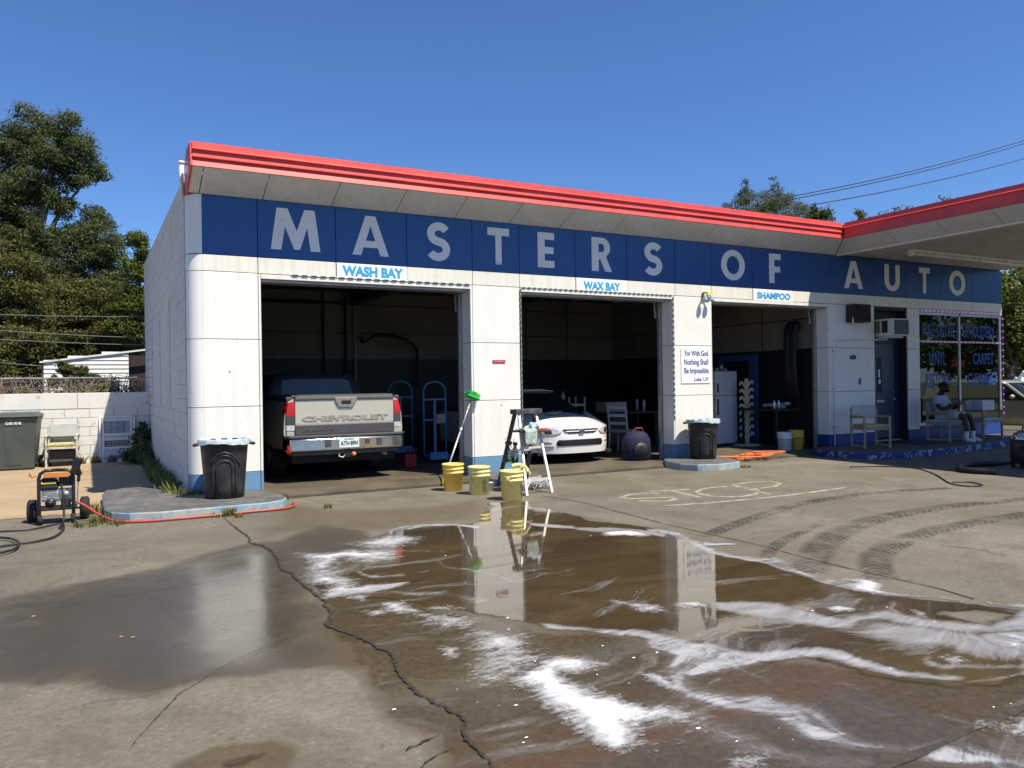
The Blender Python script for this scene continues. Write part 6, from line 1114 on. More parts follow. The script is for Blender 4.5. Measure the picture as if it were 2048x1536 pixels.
armchair((-.42, 6.9, .0), R(-4), 'wooden framed armchair with grey back and torn seat against the block wall', M_PEELW, M_SEATY)
tb = thing('storage_tub', 'black broken tub pushed under the torn armchair', 'tub', (-.42, 6.95, .0)); MB().rings([[(-.20, -.17, 0), (.20, -.17, 0), (.20, .17, 0), (-.20, .17, 0)], [(-.23, -.2, .33), (.23, -.2, .33), (.23, .2, .33), (-.23, .2, .33)]]).build('tub_body', M_BIN, tb, bev=.02); MB().box(-.24, .24, -.215, -.19, .10, .15).build('tub_rib', M_CLAD, tb, bev=.01)
sg = thing('security_gate', 'white barred screen door leaning on the block wall near the station', 'screen door', (.56, 7.16, .0)); sg.rotation_euler = (R(-7), 0, R(-2))
for x in (-.285, .245): MB().box(x, x + .05, -.02, .02, 0, .92).build('stile', M_TRIMW, sg, bev=.005)
for z in (0, .28, .46, .56, .87): MB().box(-.235, .245, -.018, .018, z, z + .05).build('cross_rail', M_TRIMW, sg, bev=.004)
MB().box(-.335, -.295, -.025, .025, 0, .94).box(.305, .345, -.025, .025, 0, .94).build('side_jamb', M_TRIMW, sg, bev=.005); MB().box(-.30, .31, -.025, .025, .925, .965).build('top_jamb', M_TRIMW, sg, bev=.005)
br_ = MB(); [br_.box(-.23 + i * .04, -.222 + i * .04, -.006, .006, .32, .47) for i in range(12)]; [br_.box(-.235, .245, -.006, .006, .60 + i * .03, .604 + i * .03) for i in range(9)]; [br_.box(-.235 + .12 * i, -.231 + .12 * i, -.007, .007, .60, .88) for i in range(5)]; br_.build('bar_grid', M_CLAD, sg)
MB().box(-.235, .245, .0, .006, .04, .28).build('lower_panel', mat('pale_blue_panel', (.50, .56, .64), .5), sg); MB().box(-.235, .245, .008, .012, .50, .88).build('screen', MATS['pale_blue_panel'], sg)
MB().box(.21, .24, -.03, -.018, .47, .55).build('latch', M_RHOSE, sg)

# ------------------------------------------------------------------ things fixed to the front
def sign(label, x0, x1, z0, z1, lines, txtm, y=-.012, bm=None, tw=None):
    t = thing('sign', label, 'sign', ((x0 + x1) / 2, y, (z0 + z1) / 2))
    MB().box(-(x1 - x0) / 2, (x1 - x0) / 2, .0, .008, -(z1 - z0) / 2, (z1 - z0) / 2).build('board', bm or M_SIGNW, t, bev=.002)
    for txt, a, b, c, d in lines:
        o = put_text(text_fit(text_mesh(txt, .2, txtm, tw or .0, 1, .0015), b - a, d - c), 'sign_lettering', ((a + b) / 2 - (x0 + x1) / 2, -.0025, (c + d) / 2 - (z0 + z1) / 2), parent=t)
    return t
M_SIGNW = mat('sign_white', (.80, .80, .78), .45, var=.03, grime=.08); M_CYAN = mat('sign_light_blue', (.035, .33, .60), .5); M_NAVYT = mat('sign_navy', (.012, .05, .25), .5)
sign('white board lettered WASH BAY above the left bay', 3.222, 4.298, 3.085, 3.305, [('WASH BAY', 3.30, 4.235, 3.125, 3.275)], M_CYAN, tw=.009)
sign('white board lettered WAX BAY above the middle bay', 7.356, 8.424, 3.085, 3.305, [('WAX BAY', 7.50, 8.275, 3.115, 3.255)], M_CYAN, tw=.009)
sign('white board lettered SHAMPOO above the right bay', 11.473, 12.566, 3.085, 3.305, [('SHAMPOO', 11.57, 12.49, 3.120, 3.250)], M_CYAN, tw=.009)
sign('white board with navy bible verse on the third pillar', 9.63, 10.33, 1.475, 2.125, [('For With God', 9.72, 10.28, 1.985, 2.085), ('Nothing Shall', 9.70, 10.28, 1.79, 1.925), ('Be Impossible', 9.70, 10.29, 1.63, 1.765), ('Luke 1.37', 9.94, 10.285, 1.52, 1.585)], M_NAVYT, tw=.0015)
sign('small red notice plate on the second pillar', 5.737, 5.964, 1.852, 1.901, [('NO SMOKING', 5.76, 5.94, 1.870, 1.885)], M_SIGNW, bm=mat('notice_red', (.45, .02, .03), .5))
hn = thing('house_number', 'black number 600 on the white wall left of the door', 'number', (14.352, -.004, 1.978)); put_text(text_fit(text_mesh('600', .1, M_BLACK, .003, 1, .004), .20, .098), 'digit', (0, 0, 0), parent=hn)
tag(MB().box(14.515, 14.60, -.012, -.001, 1.395, 1.53).build('switch_plate', mat('plate_grey', (.12, .13, .15), .5), None, bev=.004), 'small grey switch plate on the wall left of the door', 'plate')
M_BROWN = mat('brown_box', (.035, .018, .016), .6, var=.2)
wbx = thing('wall_speaker', 'dark brown box speaker high on the wall left of the door', 'speaker', (14.40, -.01, 2.90)); MB().box(-.26, .26, -.22, .0, -.19, .19).build('cabinet', M_BROWN, wbx, bev=.01); MB().box(-.23, .23, -.228, -.219, -.16, .16).build('speaker_cloth', mat('brown_cloth', (.028, .016, .014), .95, bmp=.4, bs=200), wbx); MB().box(-.275, -.255, -.19, -.17, -.22, -.10).build('bracket', M_TRIMW, wbx)
cd = thing('conduit', 'thin white conduit rising up the wall and over to the door', 'pipe', (0, 0, 0)); MB().tube([(13.73, -.018, .20), (13.73, -.018, 2.27), (13.75, -.018, 2.31), (13.80, -.018, 2.325), (15.06, -.018, 2.36), (15.45, -.018, 2.37)], .016, 8).build('pipe_run', M_TRIMW, cd, True); [MB().box(13.70, 13.76, -.022, -.001, z, z + .03).build('pipe_clip', M_STEEL, cd) for z in (.5, 1.3, 2.1)]; MB().cyl((13.73, -.018, .13), (13.73, -.018, .20), .022, 8).build('pipe_foot', M_STEEL, cd)
ac = thing('air_conditioner', 'white window air conditioner above the navy door', 'air conditioner', (15.41, -.10, 2.43)); M_ACW = mat('ac_white', (.62, .62, .58), .5, var=.06, grime=.25, gcol=(.3, .27, .2))
MB().box(-.26, .26, -.30, .33, 0, .37).build('case', M_ACW, ac, bev=.012); MB().box(-.235, .235, -.312, -.298, .03, .34).build('front_grille', M_SLATE, ac, bev=.004); [MB().box(-.23, .23, -.318, -.310, .05 + .028 * i, .058 + .028 * i).build('louvre', M_CLAD, ac) for i in range(10)]
MB().box(-.266, -.258, -.16, -.02, .07, .33).build('side_vent', M_BLACK, ac); MB().box(-.266, -.258, .02, .16, .07, .33).build('side_vent', mat('vent_tan', (.20, .17, .12), .6), ac); MB().box(-.2, .2, -.2, .3, -.04, -.002).build('shelf_bracket', M_ACW, ac)
fl = thing('floodlight', 'twin bulb floodlight on the third pillar under the blue band', 'floodlight', (10.21, -.02, 3.13)); MB().cyl((0, .018, 0), (0, -.04, 0), .055, 14).build('mounting_box', M_CLAD, fl, True)
for s in (-1, 1):
    MB().tube([(0, -.04, 0), (s * .05, -.07, .0), (s * .07, -.09, -.01)], .014, 6).build('arm', M_YEL, fl, True); MB().lathe([(.018, 0), (.028, -.03), (.055, -.10), (.058, -.12), (.02, -.125)], 14, (s * .075, -.095, .0)).build('lamp_holder', mat('flood_bulb', (.32, .38, .46), .3), fl, True)
MB().box(.03, .16, -.06, -.02, .005, .05).build('sensor', M_YEL, fl, bev=.006)
def led_string(label, runs, mod, wire, step=.085, size=.022, y=-.018):
    t = thing('light_string', label, 'light string', (0, 0, 0)); w = MB(); me = MB().box(-.011, .011, -.008, .008, -size, size).mesh('light_module', mod)
    for a, c in runs:
        a = Vector((a[0], y, a[1])); c = Vector((c[0], y, c[1])); w.tube([a, c], .006, 5); n = max(1, int((c - a).length / step)); q = (c - a).to_track_quat('Z', 'Y')
        for i in range(n): o = link('light_module', me, t, loc=a.lerp(c, (i + .5) / n)); o.rotation_mode = 'QUATERNION'; o.rotation_quaternion = q
    w.build('wire', wire, t); return t
M_LEDB = mat('dark_led_module', (.02, .025, .022), .5); M_LEDG = mat('green_led_module', (.06, .12, .09), .4, var=.6, vs=20); M_WIREW = mat('white_wire', (.6, .6, .56), .5); M_PURP = mat('purple_led', (.5, .2, .6), .4, emit=(.75, .25, 1.0, .45)); M_PWIRE = mat('violet_strip', (.12, .03, .22), .4)
led_string('dark light string along the head of the left bay', [((2.55, 3.088), (5.36, 3.088))], M_LEDB, M_WIREW, .13, .04)
led_string('light string round the top and sides of the middle bay', [((6.27, 3.088), (9.44, 3.088)), ((6.262, 3.08), (6.262, .75)), ((9.455, 3.08), (9.455, .80))], M_LEDG, M_WIREW, .10, .028)
led_string('purple lit light string round the shop window', [((16.62, 3.045), (19.80, 3.045)), ((16.65, 2.35), (19.80, 2.35)), ((19.845, 3.02), (19.845, .55))], M_PURP, M_PWIRE, .15, .012)
ns = thing('neon_sign', 'oval red OPEN sign hanging inside the shop window', 'open sign', (18.30, .16, 1.86)); MB().prism(ell(0, 0, .40, .24, 28)[:-1], 0, .03, lambda a, b, h: (a, h, b)).build('sign_plate', M_BLACK, ns); put_text(text_fit(text_mesh('OPEN', .2, mat('open_red', (.35, .05, .03), .4, emit=(1, .16, .08, .10)), .004, 1, .004), .48, .17), 'sign_lettering', (0, -.008, 0), parent=ns); MB().tube([(x, -.01, z) for x, z in ell(0, 0, .36, .205, 28)], .008, 5).build('neon_ring', mat('neon_blue', (.10, .16, .30), .4), ns)
for lab, (x0, x1, y, z) in (('long fluorescent light under the canopy beside the blue band', (14.78, 19.3, -1.10, 4.133)), ('fluorescent light further out under the canopy', (14.0, 17.0, -4.1, 4.133))):
    t = thing('fluorescent_light', lab, 'light fixture', (x0, y, z), 0, 'fluorescent lights under the canopy'); L_ = x1 - x0
    MB().box(0, L_, -.06, .06, -.055, -.002).build('channel', M_TRIMW, t, bev=.006)
    for s in (-1, 1): MB().cyl((.02, s * .04, -.085), (L_ - .02, s * .04, -.085), .02, 10).build('tube', mat('tube_glass', (.72, .72, .68), .2), t, True)
    for x in (0, L_ / 2, L_): MB().box(x - .02, x + .02, -.075, .075, -.13, -.0).build('lamp_holder', M_TRIMW, t, bev=.005)

# ------------------------------------------------------------------ block wall, fence, house, wires behind the yard
M_YBLOCK = peel('yard_block_paint', (.72, .71, .67), (.46, .40, .31), .62, .74, 4.0, .9, (.40, .37, .32))
bw = thing('block_wall', 'low white painted block wall closing the dirt yard', 'wall', (0, 7.3, 0)); MB().box(-9, 1.2, .02, .18, 0, 1.12).build('wall_core', M_MORT, bw)
bk1 = MB().box(0.004, .446, -.012, .05, .004, .196).mesh('block', M_YBLOCK)
for r_ in range(6):
    x = 1.19 - (.225 if r_ % 2 else 0) - .0
    if r_ % 2: o = link('block', MB().box(.004, .221, -.012, .05, .004, .196).mesh('block', M_YBLOCK), bw, loc=(x, 0, r_ * .19))
    while x > -6.5: x -= .45; o = link('block', bk1, bw, loc=(x, random.uniform(-.003, .003), r_ * .19)); o.scale = (1, 1, .95)
cp = MB().box(.003, 1.347, -.02, .20, 0, .325).mesh('coping', M_YBLOCK); x = 1.19
while x > -6.5: x -= 1.35; link('coping', cp, bw, bev=.008, loc=(x, 0, 1.135))
cf = thing('chain_link_fence', 'chain link fence with a grey top rail behind the block wall', 'fence', (0, 9.8, 0)); M_GALV = mat('fence_wire', (.42, .43, .43), .4, .6)
MB().cyl((-10, 0, 1.80), (1.1, 0, 1.80), .025, 8).build('top_rail', M_GALV, cf, True); [MB().cyl((x, .03, 0), (x, .03, 1.84), .03, 8).build('post', M_GALV, cf, True) for x in (-7.5, -4.8, -2.1, .6)]
lk = MB()
for i in range(150):
    x = -9 + i * .075
    for s in (-1, 1):
        a, b = Vector((x, 0, 0)), Vector((x + s * 1.75, 0, 1.78)); lk.bar(a, b, .005, .005)
tag(lk.build('wire_mesh', M_GALV, cf), kind='stuff')
hs = thing('white_house', 'small white boarded house behind the fence', 'house', (0, 13.5, .14)); hs.scale = (.908, 1, .908); M_BOARD = mat('white_siding', (.66, .66, .63), .7, var=.06, vs=2, grime=.15)
MB().box(-1.15, 1.16, .02, 3, 0, 2.3).build('house_core', M_DARKGAP, hs)
for i in range(20):
    z = .1 + i * .13; x0 = -1.10 if z < 2.35 else -1.10 + (z - 2.35) * 7.0
    if x0 < 1.0: MB().add([(x0, -.012, z), (1.18, -.012, z), (1.18, .012, z + .128), (x0, .012, z + .128), (x0, .05, z), (1.18, .05, z), (1.18, .05, z + .128), (x0, .05, z + .128)], [(0, 1, 2, 3), (7, 6, 5, 4), (0, 4, 5, 1), (2, 6, 7, 3), (1, 5, 6, 2), (0, 3, 7, 4)]).build('siding_board', M_BOARD, hs)
MB().bar((-1.2, 0, 2.37), (1.9, 0, 2.80), .10, .05, (0, 0, 1)).build('roof', M_BOARD, hs); MB().box(1.2, 2.6, .3, 3, 0, 2.6).build('porch_shade_wall', M_BROWN, hs)  # dark brown paints in the shade under the porch
def wire(pts, r, label, grp): return tag(MB().tube(pts, r, 5).build('utility_wire', M_BLACK, None), label, 'wire', grp)
def sag(a, b, s, n=14):
    a, b = Vector(a), Vector(b); return [a.lerp(b, i / n) - Vector((0, 0, s * 4 * (i / n) * (1 - i / n))) for i in range(n + 1)]
M_GWIRE = mat('grey_wire', (.17, .175, .18), .5)
for (a, b), lab in zip(([(-3.011, 9, 3.213), (1.342, 9, 3.224)], [(-3.014, 9, 2.943), (1.336, 9, 2.719)], [(-3.017, 9, 2.735), (1.334, 9, 2.555)], [(-2.735, 9.4, 2.358), (-0.863, 9.4, 2.077)]), ('topmost grey wire crossing before the trees on the left', 'thick pale cable crossing below the topmost left wire', 'thin grey wire just under the thick pale cable', 'short pale cable running down to the white house')):
    tag(MB().tube(sag(a, b, .04), .008, 5).build('utility_wire', M_GWIRE), lab, 'wire', 'wires on the left')
for pts, lab in (([(34.133, 20, 11.66), (63.01, 20, 19.661)], 'upper of the paired utility wires over the canopy'), ([(34.129, 20, 11.492), (63.004, 20, 19.44)], 'second of the paired utility wires over the canopy'), ([(34.119, 20, 11.017), (62.971, 20, 18.261)], 'lowest utility wire over the canopy')):
    wire(sag(pts[0], pts[1], .35), .028, lab, 'utility wires over the canopy')

# ------------------------------------------------------------------ inside the bays
M_CARTB = mat('blue_cart_paint', (.05, .24, .46), .5, var=.2, vs=8, grime=.3, gcol=(.05, .05, .05))
def cart(loc, rz, label, h, w):
    t = thing('stack_cart', label, 'hand truck', loc, rz, 'blue metal stack carts'); a = w / 2
    arcp = [(-a, 0, .12)] + [(-a, 0, h - a * .8)] + [(-a * math.cos(math.pi * i / 8), 0, h - a * .8 + a * .8 * math.sin(math.pi * i / 8)) for i in range(1, 8)] + [(a, 0, h - a * .8), (a, 0, .12)]
    MB().tube(arcp, .018, 8).build('loop_frame', M_CARTB, t, True)
    for z in (h - .34, h * .52): MB().bar((-a, 0, z), (a, 0, z), .05, .03).build('cross_bar', M_CARTB, t)
    MB().bar((0, 0, .15), (0, 0, h - .34), .045, .03).build('centre_post', M_CARTB, t); MB().box(-a, a, -.35, .03, .10, .13).build('toe_plate', M_CARTB, t); MB().box(-a, a * .6, -.36, -.33, .06, .20).build('front_plate', M_CARTB, t, bev=.004)
    for s in (-1, 1):
        w_ = MB().lathe([(.02, -.02), (.07, -.02), (.07, .02), (.02, .02)], 16).build('wheel', M_TYRE_R, t, True); w_.location = (s * a * .9, .06, .07); w_.rotation_euler = (0, R(90), 0)
    return t
cart((5.86, 4.55, FZ), R(-6), 'blue metal stack cart nearest the truck in the left bay', 1.55, .50); c2 = cart((5.86, 2.70, FZ), R(-4), 'blue metal stack cart with a paper tag nearer the second pillar', 1.52, .44); MB().box(.03, .20, -.03, -.022, .72, .90).build('paper_tag', mat('cardboard_pale', (.34, .31, .27), .8), c2)
gc = thing('gas_can', 'red petrol can on the floor right of the truck', 'petrol can', (5.05, 1.95, FZ)); MB().box(-.11, .11, -.08, .08, 0, .24).build('can_body', mat('gas_can_red', (.40, .03, .025), .5, var=.2), gc, bev=.03); MB().cyl((-.05, 0, .24), (-.02, 0, .32), .02, 8).build('spout', M_BLACK, gc); MB().tube([(-.02, 0, .24), (.0, 0, .29), (.08, 0, .29), (.09, 0, .23)], .012, 6).build('handle', MATS['gas_can_red'], gc)
hose('wall_hose', [(6.0, 7.55, 2.72), (6.0, 7.45, 2.6), (6.4, 7.45, 2.78), (7.0, 7.45, 2.72), (7.4, 7.5, 2.45), (7.45, 7.6, 2.1), (7.45, 7.6, 1.5)], .03, M_BLACK, 'black hose arching along the back wall of the left bay')
def side_chair(loc, rz, label, m, ms):
    t = thing('dining_chair', label, 'chair', loc, rz)
    for s in (-1, 1):
        MB().tube([(s * .20, .22, 0), (s * .20, .18, .45), (s * .20, .25, 1.0)], .022, 8).build('rear_leg', m, t, True); MB().cyl((s * .20, -.20, 0), (s * .20, -.20, .43), .02, 8).build('front_leg', m, t, True)
    for z in (.62, .78, .94): MB().bar((-.20, .215 + (z - .6) * .1, z), (.20, .215 + (z - .6) * .1, z), .02, .06).build('back_slat', m, t)
    MB().box(-.22, .22, -.23, .22, .43, .49).build('seat', ms, t, bev=.02); return t
side_chair((9.72, 1.95, FZ), R(118), 'white dining chair with pale seat inside the middle bay', mat('chair_white', (.50, .50, .48), .5), mat('seat_pale_green', (.34, .37, .28), .8))
bp_ = thing('blue_equipment_bag', 'dark blue and black equipment bag slumped by the third pillar', 'bag', (9.02, .55, FZ), R(-10)); smooth_angle(MB().rings([[(r_ * 1.05 * math.cos(a) * (1 + .06 * math.sin(3 * a)), r_ * .7 * math.sin(a), z) for a in [2 * math.pi * i / 20 for i in range(20)]] for r_, z in ((.22, 0), (.27, .05), (.28, .25), (.26, .40), (.19, .50), (.09, .54))]).build('bag_body', mat('bag_blue', (.008, .010, .035), .8, var=.3, vs=9, bmp=.3), bp_), 60)
MB().rings([[(x, -.18 - .012 * k, z) for x, z in ell(0, .20, .17 - .02 * k, .14, 16)[:-1]] for k in range(2)]).build('front_pocket', M_BLACK, bp_, True); MB().tube([(-.12, -.05, .50), (-.06, -.08, .60), (.06, -.08, .60), (.12, -.05, .50)], .012, 6).build('grab_handle', mat('strap_red', (.30, .06, .04), .8), bp_)
fr_ = thing('fridge', 'tall white fridge standing in the right bay', 'fridge', (12.62, 2.35, FZ), R(8)); MB().box(-.37, .37, -.30, .33, .03, 1.68).build('cabinet', mat('fridge_white', (.52, .55, .58), .4, var=.05), fr_, bev=.015); MB().box(-.37, .37, -.355, -.303, .05, 1.12).build('lower_door', MATS['fridge_white'], fr_, bev=.015); MB().box(-.37, .37, -.355, -.303, 1.13, 1.67).build('freezer_door', MATS['fridge_white'], fr_, bev=.015); MB().box(-.34, -.31, -.385, -.355, 1.20, 1.40).box(-.34, -.31, -.385, -.355, .70, 1.05).build('door_handle', M_CLAD, fr_)
for lab, dx_, h_ in (('leftmost steel jar on top of the white fridge', -.2, .10), ('low steel jar second from left on the fridge', -.05, .08), ('tallest steel jar on top of the fridge', .08, .16), ('lowest steel jar at the right on the fridge', .2, .07)): tag(MB().lathe([(.045, 0), (.05, h_ * .7), (.02, h_)], 12, (12.62 + dx_, 2.2, FZ + 1.681)).build('jar', M_STEEL, None, True), lab, 'jar', 'jars on top of the fridge')
M_RACK = mat('cream_rack', (.52, .46, .32), .6, var=.1)
rk = thing('display_rack', 'cream display rack with curled leaf shaped arms beside the fridge', 'display rack', (13.02, 1.75, FZ)); MB().lathe([(.30, 0), (.30, .025), (.10, .04), (.05, .05)], 24).build('base_disc', M_RACK, rk, True); MB().box(-.045, .045, -.02, .02, .04, 1.50).build('spine', M_RACK, rk)
lm = MB().prism([(.04, 0), (.10, .10), (.17, .13), (.20, .09), (.21, .15), (.16, .19), (.08, .15), (.04, .10)], -.018, .018, lambda a, b, h: (a, h, b)).mesh('leaf_arm', M_RACK); lm2 = MB().prism([(-a, b) for a, b in [(.04, 0), (.10, .10), (.17, .13), (.20, .09), (.21, .15), (.16, .19), (.08, .15), (.04, .10)]], -.018, .018, lambda a, b, h: (a, h, b)).mesh('leaf_arm', M_RACK)
for i in range(8): link('leaf_arm', lm, rk, loc=(0, 0, .12 + i * .165)); link('leaf_arm', lm2, rk, loc=(0, 0, .10 + i * .165))
idr = bx('blue_inner_door', mat('inner_door_blue', (.02, .09, .26), .5), 13.655, 13.70, 2.05, 3.35, FZ, 2.13, bev=.01); MB().box(13.64, 13.657, 2.30, 3.05, .95, 1.98).build('door_window', M_DGLASS, idr); MB().box(13.60, 13.655, 3.15, 3.22, 1.02, 1.08).build('door_handle', M_ALU, idr)
ct = thing('hanging_hose_bundle', 'black coats and hoses hung in a bundle on the right bay wall', 'hose bundle', (13.52, .95, 2.65))
for i in range(9): a = random.uniform(-.18, .18); MB().tube([(.1, a, .0), (.0, a * 1.2, .10), (-.08, a * 1.3, -.05), (-.06, a * 1.4 + .05, -.9), (-.03, a * 1.5, -random.uniform(1.2, 1.75))], random.uniform(.03, .055), 8).build('hose_loop', M_BLACK, ct, True)
MB().box(-.12, .02, -.30, .0, -.08, .10).build('canvas_flap', M_BLACK, ct, bev=.03)
wt = thing('work_table', 'dark work table with towels against the right bay wall', 'table', (13.25, 1.25, FZ)); MB().box(-.42, .40, -.55, .50, .80, .84).build('table_top', M_BROWN, wt, bev=.006); [MB().box(x, x + .04, y, y + .04, 0, .80).build('leg', M_BLACK, wt) for x in (-.40, .34) for y in (-.52, .44)]
tw = MB(); rt_ = random.Random(21); [tw.ball((rt_.uniform(-.25, .25), rt_.uniform(-.2, .2), .03 + rt_.uniform(0, .07)), rt_.uniform(.06, .1), rt_.uniform(.05, .09), .04, 9, 5) for _ in range(12)]; o = tw.build('towel_pile', mat('grey_white_towels', (.36, .38, .40), .95, var=.3, bmp=.5), None, True); o.location = (13.3, 1.1, FZ + .84); tag(o, 'pile of grey white towels on the dark work table', 'towels')
for lab, x in (('left of two small bottles on the dark work table', 12.92), ('right of two small bottles on the dark work table', 13.05)): tag(MB().lathe([(.03, 0), (.03, .13), (.012, .16), (.012, .19)], 12, (x, .85, FZ + .84)).build('bottle', M_LENS, None, True), lab, 'bottle', 'bottles on the work table')
sb = thing('work_bench', 'dark cluttered bench along the back wall of the middle bay', 'bench', (10.4, 6.6, FZ)); MB().box(-1.6, 1.6, -.35, .4, .85, .9).build('bench_top', M_BROWN, sb); [MB().box(x, x + .06, -.3, -.24, 0, .85).build('leg', M_BLACK, sb) for x in (-1.5, 0, 1.45)]; MB().box(-1.6, 1.6, .30, .45, 1.5, 1.54).build('shelf', M_BROWN, sb)
for lab, x, hgt, mm in (('white cleaner bottle at the left end of the back bench', 8.95, .30, MATS['paper_white']), ('dark green bottle on the back bench right of a white one', 9.3, .22, M_LIQ), ('grey steel flask in the middle of the back bench', 9.9, .26, M_STEEL), ('squat black can on the back bench', 10.5, .16, M_CLAD), ('tall white bottle towards the right of the back bench', 11.1, .34, MATS['paper_white'])):
    tag(MB().lathe([(.05, 0), (.055, hgt * .7), (.02, hgt * .85), (.02, hgt)], 10, (x, 6.4, FZ + .9)).build('bottle', mm, None, True), lab, 'bottle', 'bottles on the back bench')
wcart = thing('utility_shelf', 'pale plastic shelf unit behind the white sedan', 'shelf', (9.45, 3.4, FZ)); [MB().box(-.22, .22, -.2, .2, z, z + .05).build('shelf', mat('grey_plastic', (.42, .43, .43), .5), wcart, bev=.01) for z in (.25, .60, .95)]; [MB().cyl((x, y, 0), (x, y, 1.15), .02, 8).build('post', MATS['grey_plastic'], wcart) for x in (-.2, .2) for y in (-.18, .18)]
bxs = thing('cardboard_box', 'grey box on the dark desk in the middle bay', 'box', (10.35, 3.2, FZ + .80)); MB().box(-.28, .28, -.2, .2, 0, .22).build('box_body', MATS['cardboard_pale'], bxs, bev=.005)
dk = thing('desk', 'dark desk behind the white dining chair', 'desk', (10.7, 3.2, FZ)); MB().box(-.7, .7, -.4, .4, .76, .80).build('desk_top', M_BROWN, dk); MB().box(-.66, -.2, -.36, .36, .1, .76).build('drawer_unit', M_BROWN, dk, bev=.006); [MB().box(.6, .66, y, y + .06, 0, .76).build('leg', M_BLACK, dk) for y in (-.36, .30)]
for lab, y in (('nearer pale spray can standing on the dark desk', 3.05), ('farther pale spray can standing on the dark desk', 3.3)): tag(MB().lathe([(.035, 0), (.035, .22), (.015, .26)], 12, (11.15, y, FZ + .80)).build('bottle', MATS['grey_plastic'], None, True), lab, 'bottle', 'spray cans on the desk')

# ------------------------------------------------------------------ the walkway: chairs and the seated person
armchair((13.92, -.72, .13), R(-22), 'wooden armchair with grey back standing left of the navy door', M_WOOD, M_SEATY, 'wooden armchairs on the walkway'); armchair((16.56, -.60, .13), R(4), 'wooden armchair the person is sitting in', M_WOOD, M_SEATG, 'wooden armchairs on the walkway'); armchair((17.95, -.62, .13), R(-12), 'wooden armchair holding a white box at the window corner', M_WOOD, M_SEATG, 'wooden armchairs on the walkway')
wbo = thing('white_box', 'white box resting on the arms of the corner armchair', 'box', (17.78, -.72, .772), R(-12)); MB().box(-.17, .17, -.15, .15, 0, .22).build('carton', MATS['fridge_white'], wbo, bev=.006); MB().box(-.172, .172, -.152, .152, .205, .225).build('carton_lid', MATS['fridge_white'], wbo, bev=.004)
tag(MB().box(15.2, 16.1, -.95, -.1, .131, .142).build('door_mat', M_BLACK), 'black rubber mat on the walkway before the navy door', 'mat')
M_SKIN = mat('dark_skin', (.045, .022, .014), .5, var=.1); M_SHIRT, nts, bs_ = newmat('striped_shirt')
wv = node(nts, 'TexWave'); wv.bands_direction = 'Z'; wv.inputs['Scale'].default_value = 9.0; wv.inputs['Distortion'].default_value = .6; nts.links.new(coords(nts), wv.inputs['Vector']); nts.links.new(ramp(nts, wv.outputs[0], [(.70, (.50, .52, .60)), (.82, (.08, .10, .24))]), bs_.inputs['Base Color']); bs_.inputs['Roughness'].default_value = .9
def skin(name, chains, m, parent=None, lv=2):
    """chains: list of [(x,y,z,r), ...]; points within 1 mm are welded so that limbs join"""
    vs, es, rs = [], [], []
    def vid(p):
        for i, v in enumerate(vs):
            if (Vector(v) - Vector(p[:3])).length < .001: return i
        vs.append(p[:3]); rs.append(p[3]); return len(vs) - 1
    for c in chains:
        ids = [vid(p) for p in c]; es += list(zip(ids[:-1], ids[1:]))
    me = bpy.data.meshes.new(name); me.from_pydata(vs, es, []); me.materials.append(m)
    o = bpy.data.objects.new(name, me); COL.objects.link(o); o.parent = parent
    o.modifiers.new('skin', 'SKIN'); o.modifiers['skin'].use_smooth_shade = True
    for i, sv in enumerate(me.skin_vertices[0].data):
        q = rs[i]; sv.radius = (q, q) if not hasattr(q, '__len__') else q; sv.use_root = (i == 0)
    s_ = o.modifiers.new('sub', 'SUBSURF'); s_.levels = lv; s_.render_levels = lv; return o
pel = (0, .06, .56, .125)
tor = [pel, (0, .09, .68, .135), (0, .12, .82, .145), (0, .13, .93, .12), (0, .10, 1.02, .062), (0, .065, 1.08, .062), (0, .03, 1.12, .085), (0, .015, 1.18, .092), (0, .035, 1.245, .07)]
ch = [tor]
for s in (-1, 1):
    ch.append([tor[3], (s * .17, .12, .935, .072), (s * .235, .05, .80, .055), (s * .265, -.02, .70, .047), (s * .18, -.17, .745, .042), (s * .085, -.26, .80, .030), (s * .05, -.30, .815, .036)])
    ch.append([pel, (s * .11, .0, .545, .10), (s * .14, -.25, .56, .082), (s * .155, -.44, .555, .066), (s * .155, -.50, .34, .056), (s * .15, -.50, .16, .040), (s * .15, -.49, .07, .042), (s * .15, -.57, .04, .035), (s * .15, -.66, .03, .028)])
    for k in range(4): a = -.02 + k * .013; ch.append([(s * .048, -.302, .815 + a * .6, .013), (s * .03, -.335 + abs(k - 1.5) * .006, .825 + a, .0095), (s * .004, -.350 + abs(k - 1.5) * .006, .82 + a, .008), (-s * .016, -.335, .812 + a, .007)])
    ch.append([(s * .055, -.295, .83, .012), (s * .045, -.32, .862, .010), (s * .03, -.335, .878, .008)])
pe = skin('person', ch, M_SKIN); pe.location = (16.56, -.62, .13); pe.rotation_euler = (0, 0, R(8)); tag(pe, 'seated person in striped white shirt, pale shorts and white socks, looking down', 'person')
sh_ = [[(0, .06, .54, .15), (0, .09, .68, .158), (0, .12, .82, .165), (0, .13, .93, .135), (0, .11, .985, .085)]]
for s in (-1, 1): sh_.append([(0, .13, .93, .135), (s * .17, .12, .94, .088), (s * .225, .06, .82, .085), (s * .235, .045, .785, .088)])
skin('shirt', sh_, M_SHIRT, pe)
so_ = [[(0, .07, .545, .15)]]; so_ = [[(0, .07, .545, .15), (s * .12, .0, .55, .118), (s * .145, -.25, .56, .105), (s * .155, -.40, .565, .10)] for s in (-1, 1)]
skin('shorts', so_, mat('pale_shorts', (.40, .40, .36), .9, var=.1), pe)
M_SOCK = mat('white_sock', (.66, .67, .72), .9, var=.05); M_SBAND = mat('sock_band', (.02, .02, .03), .9)
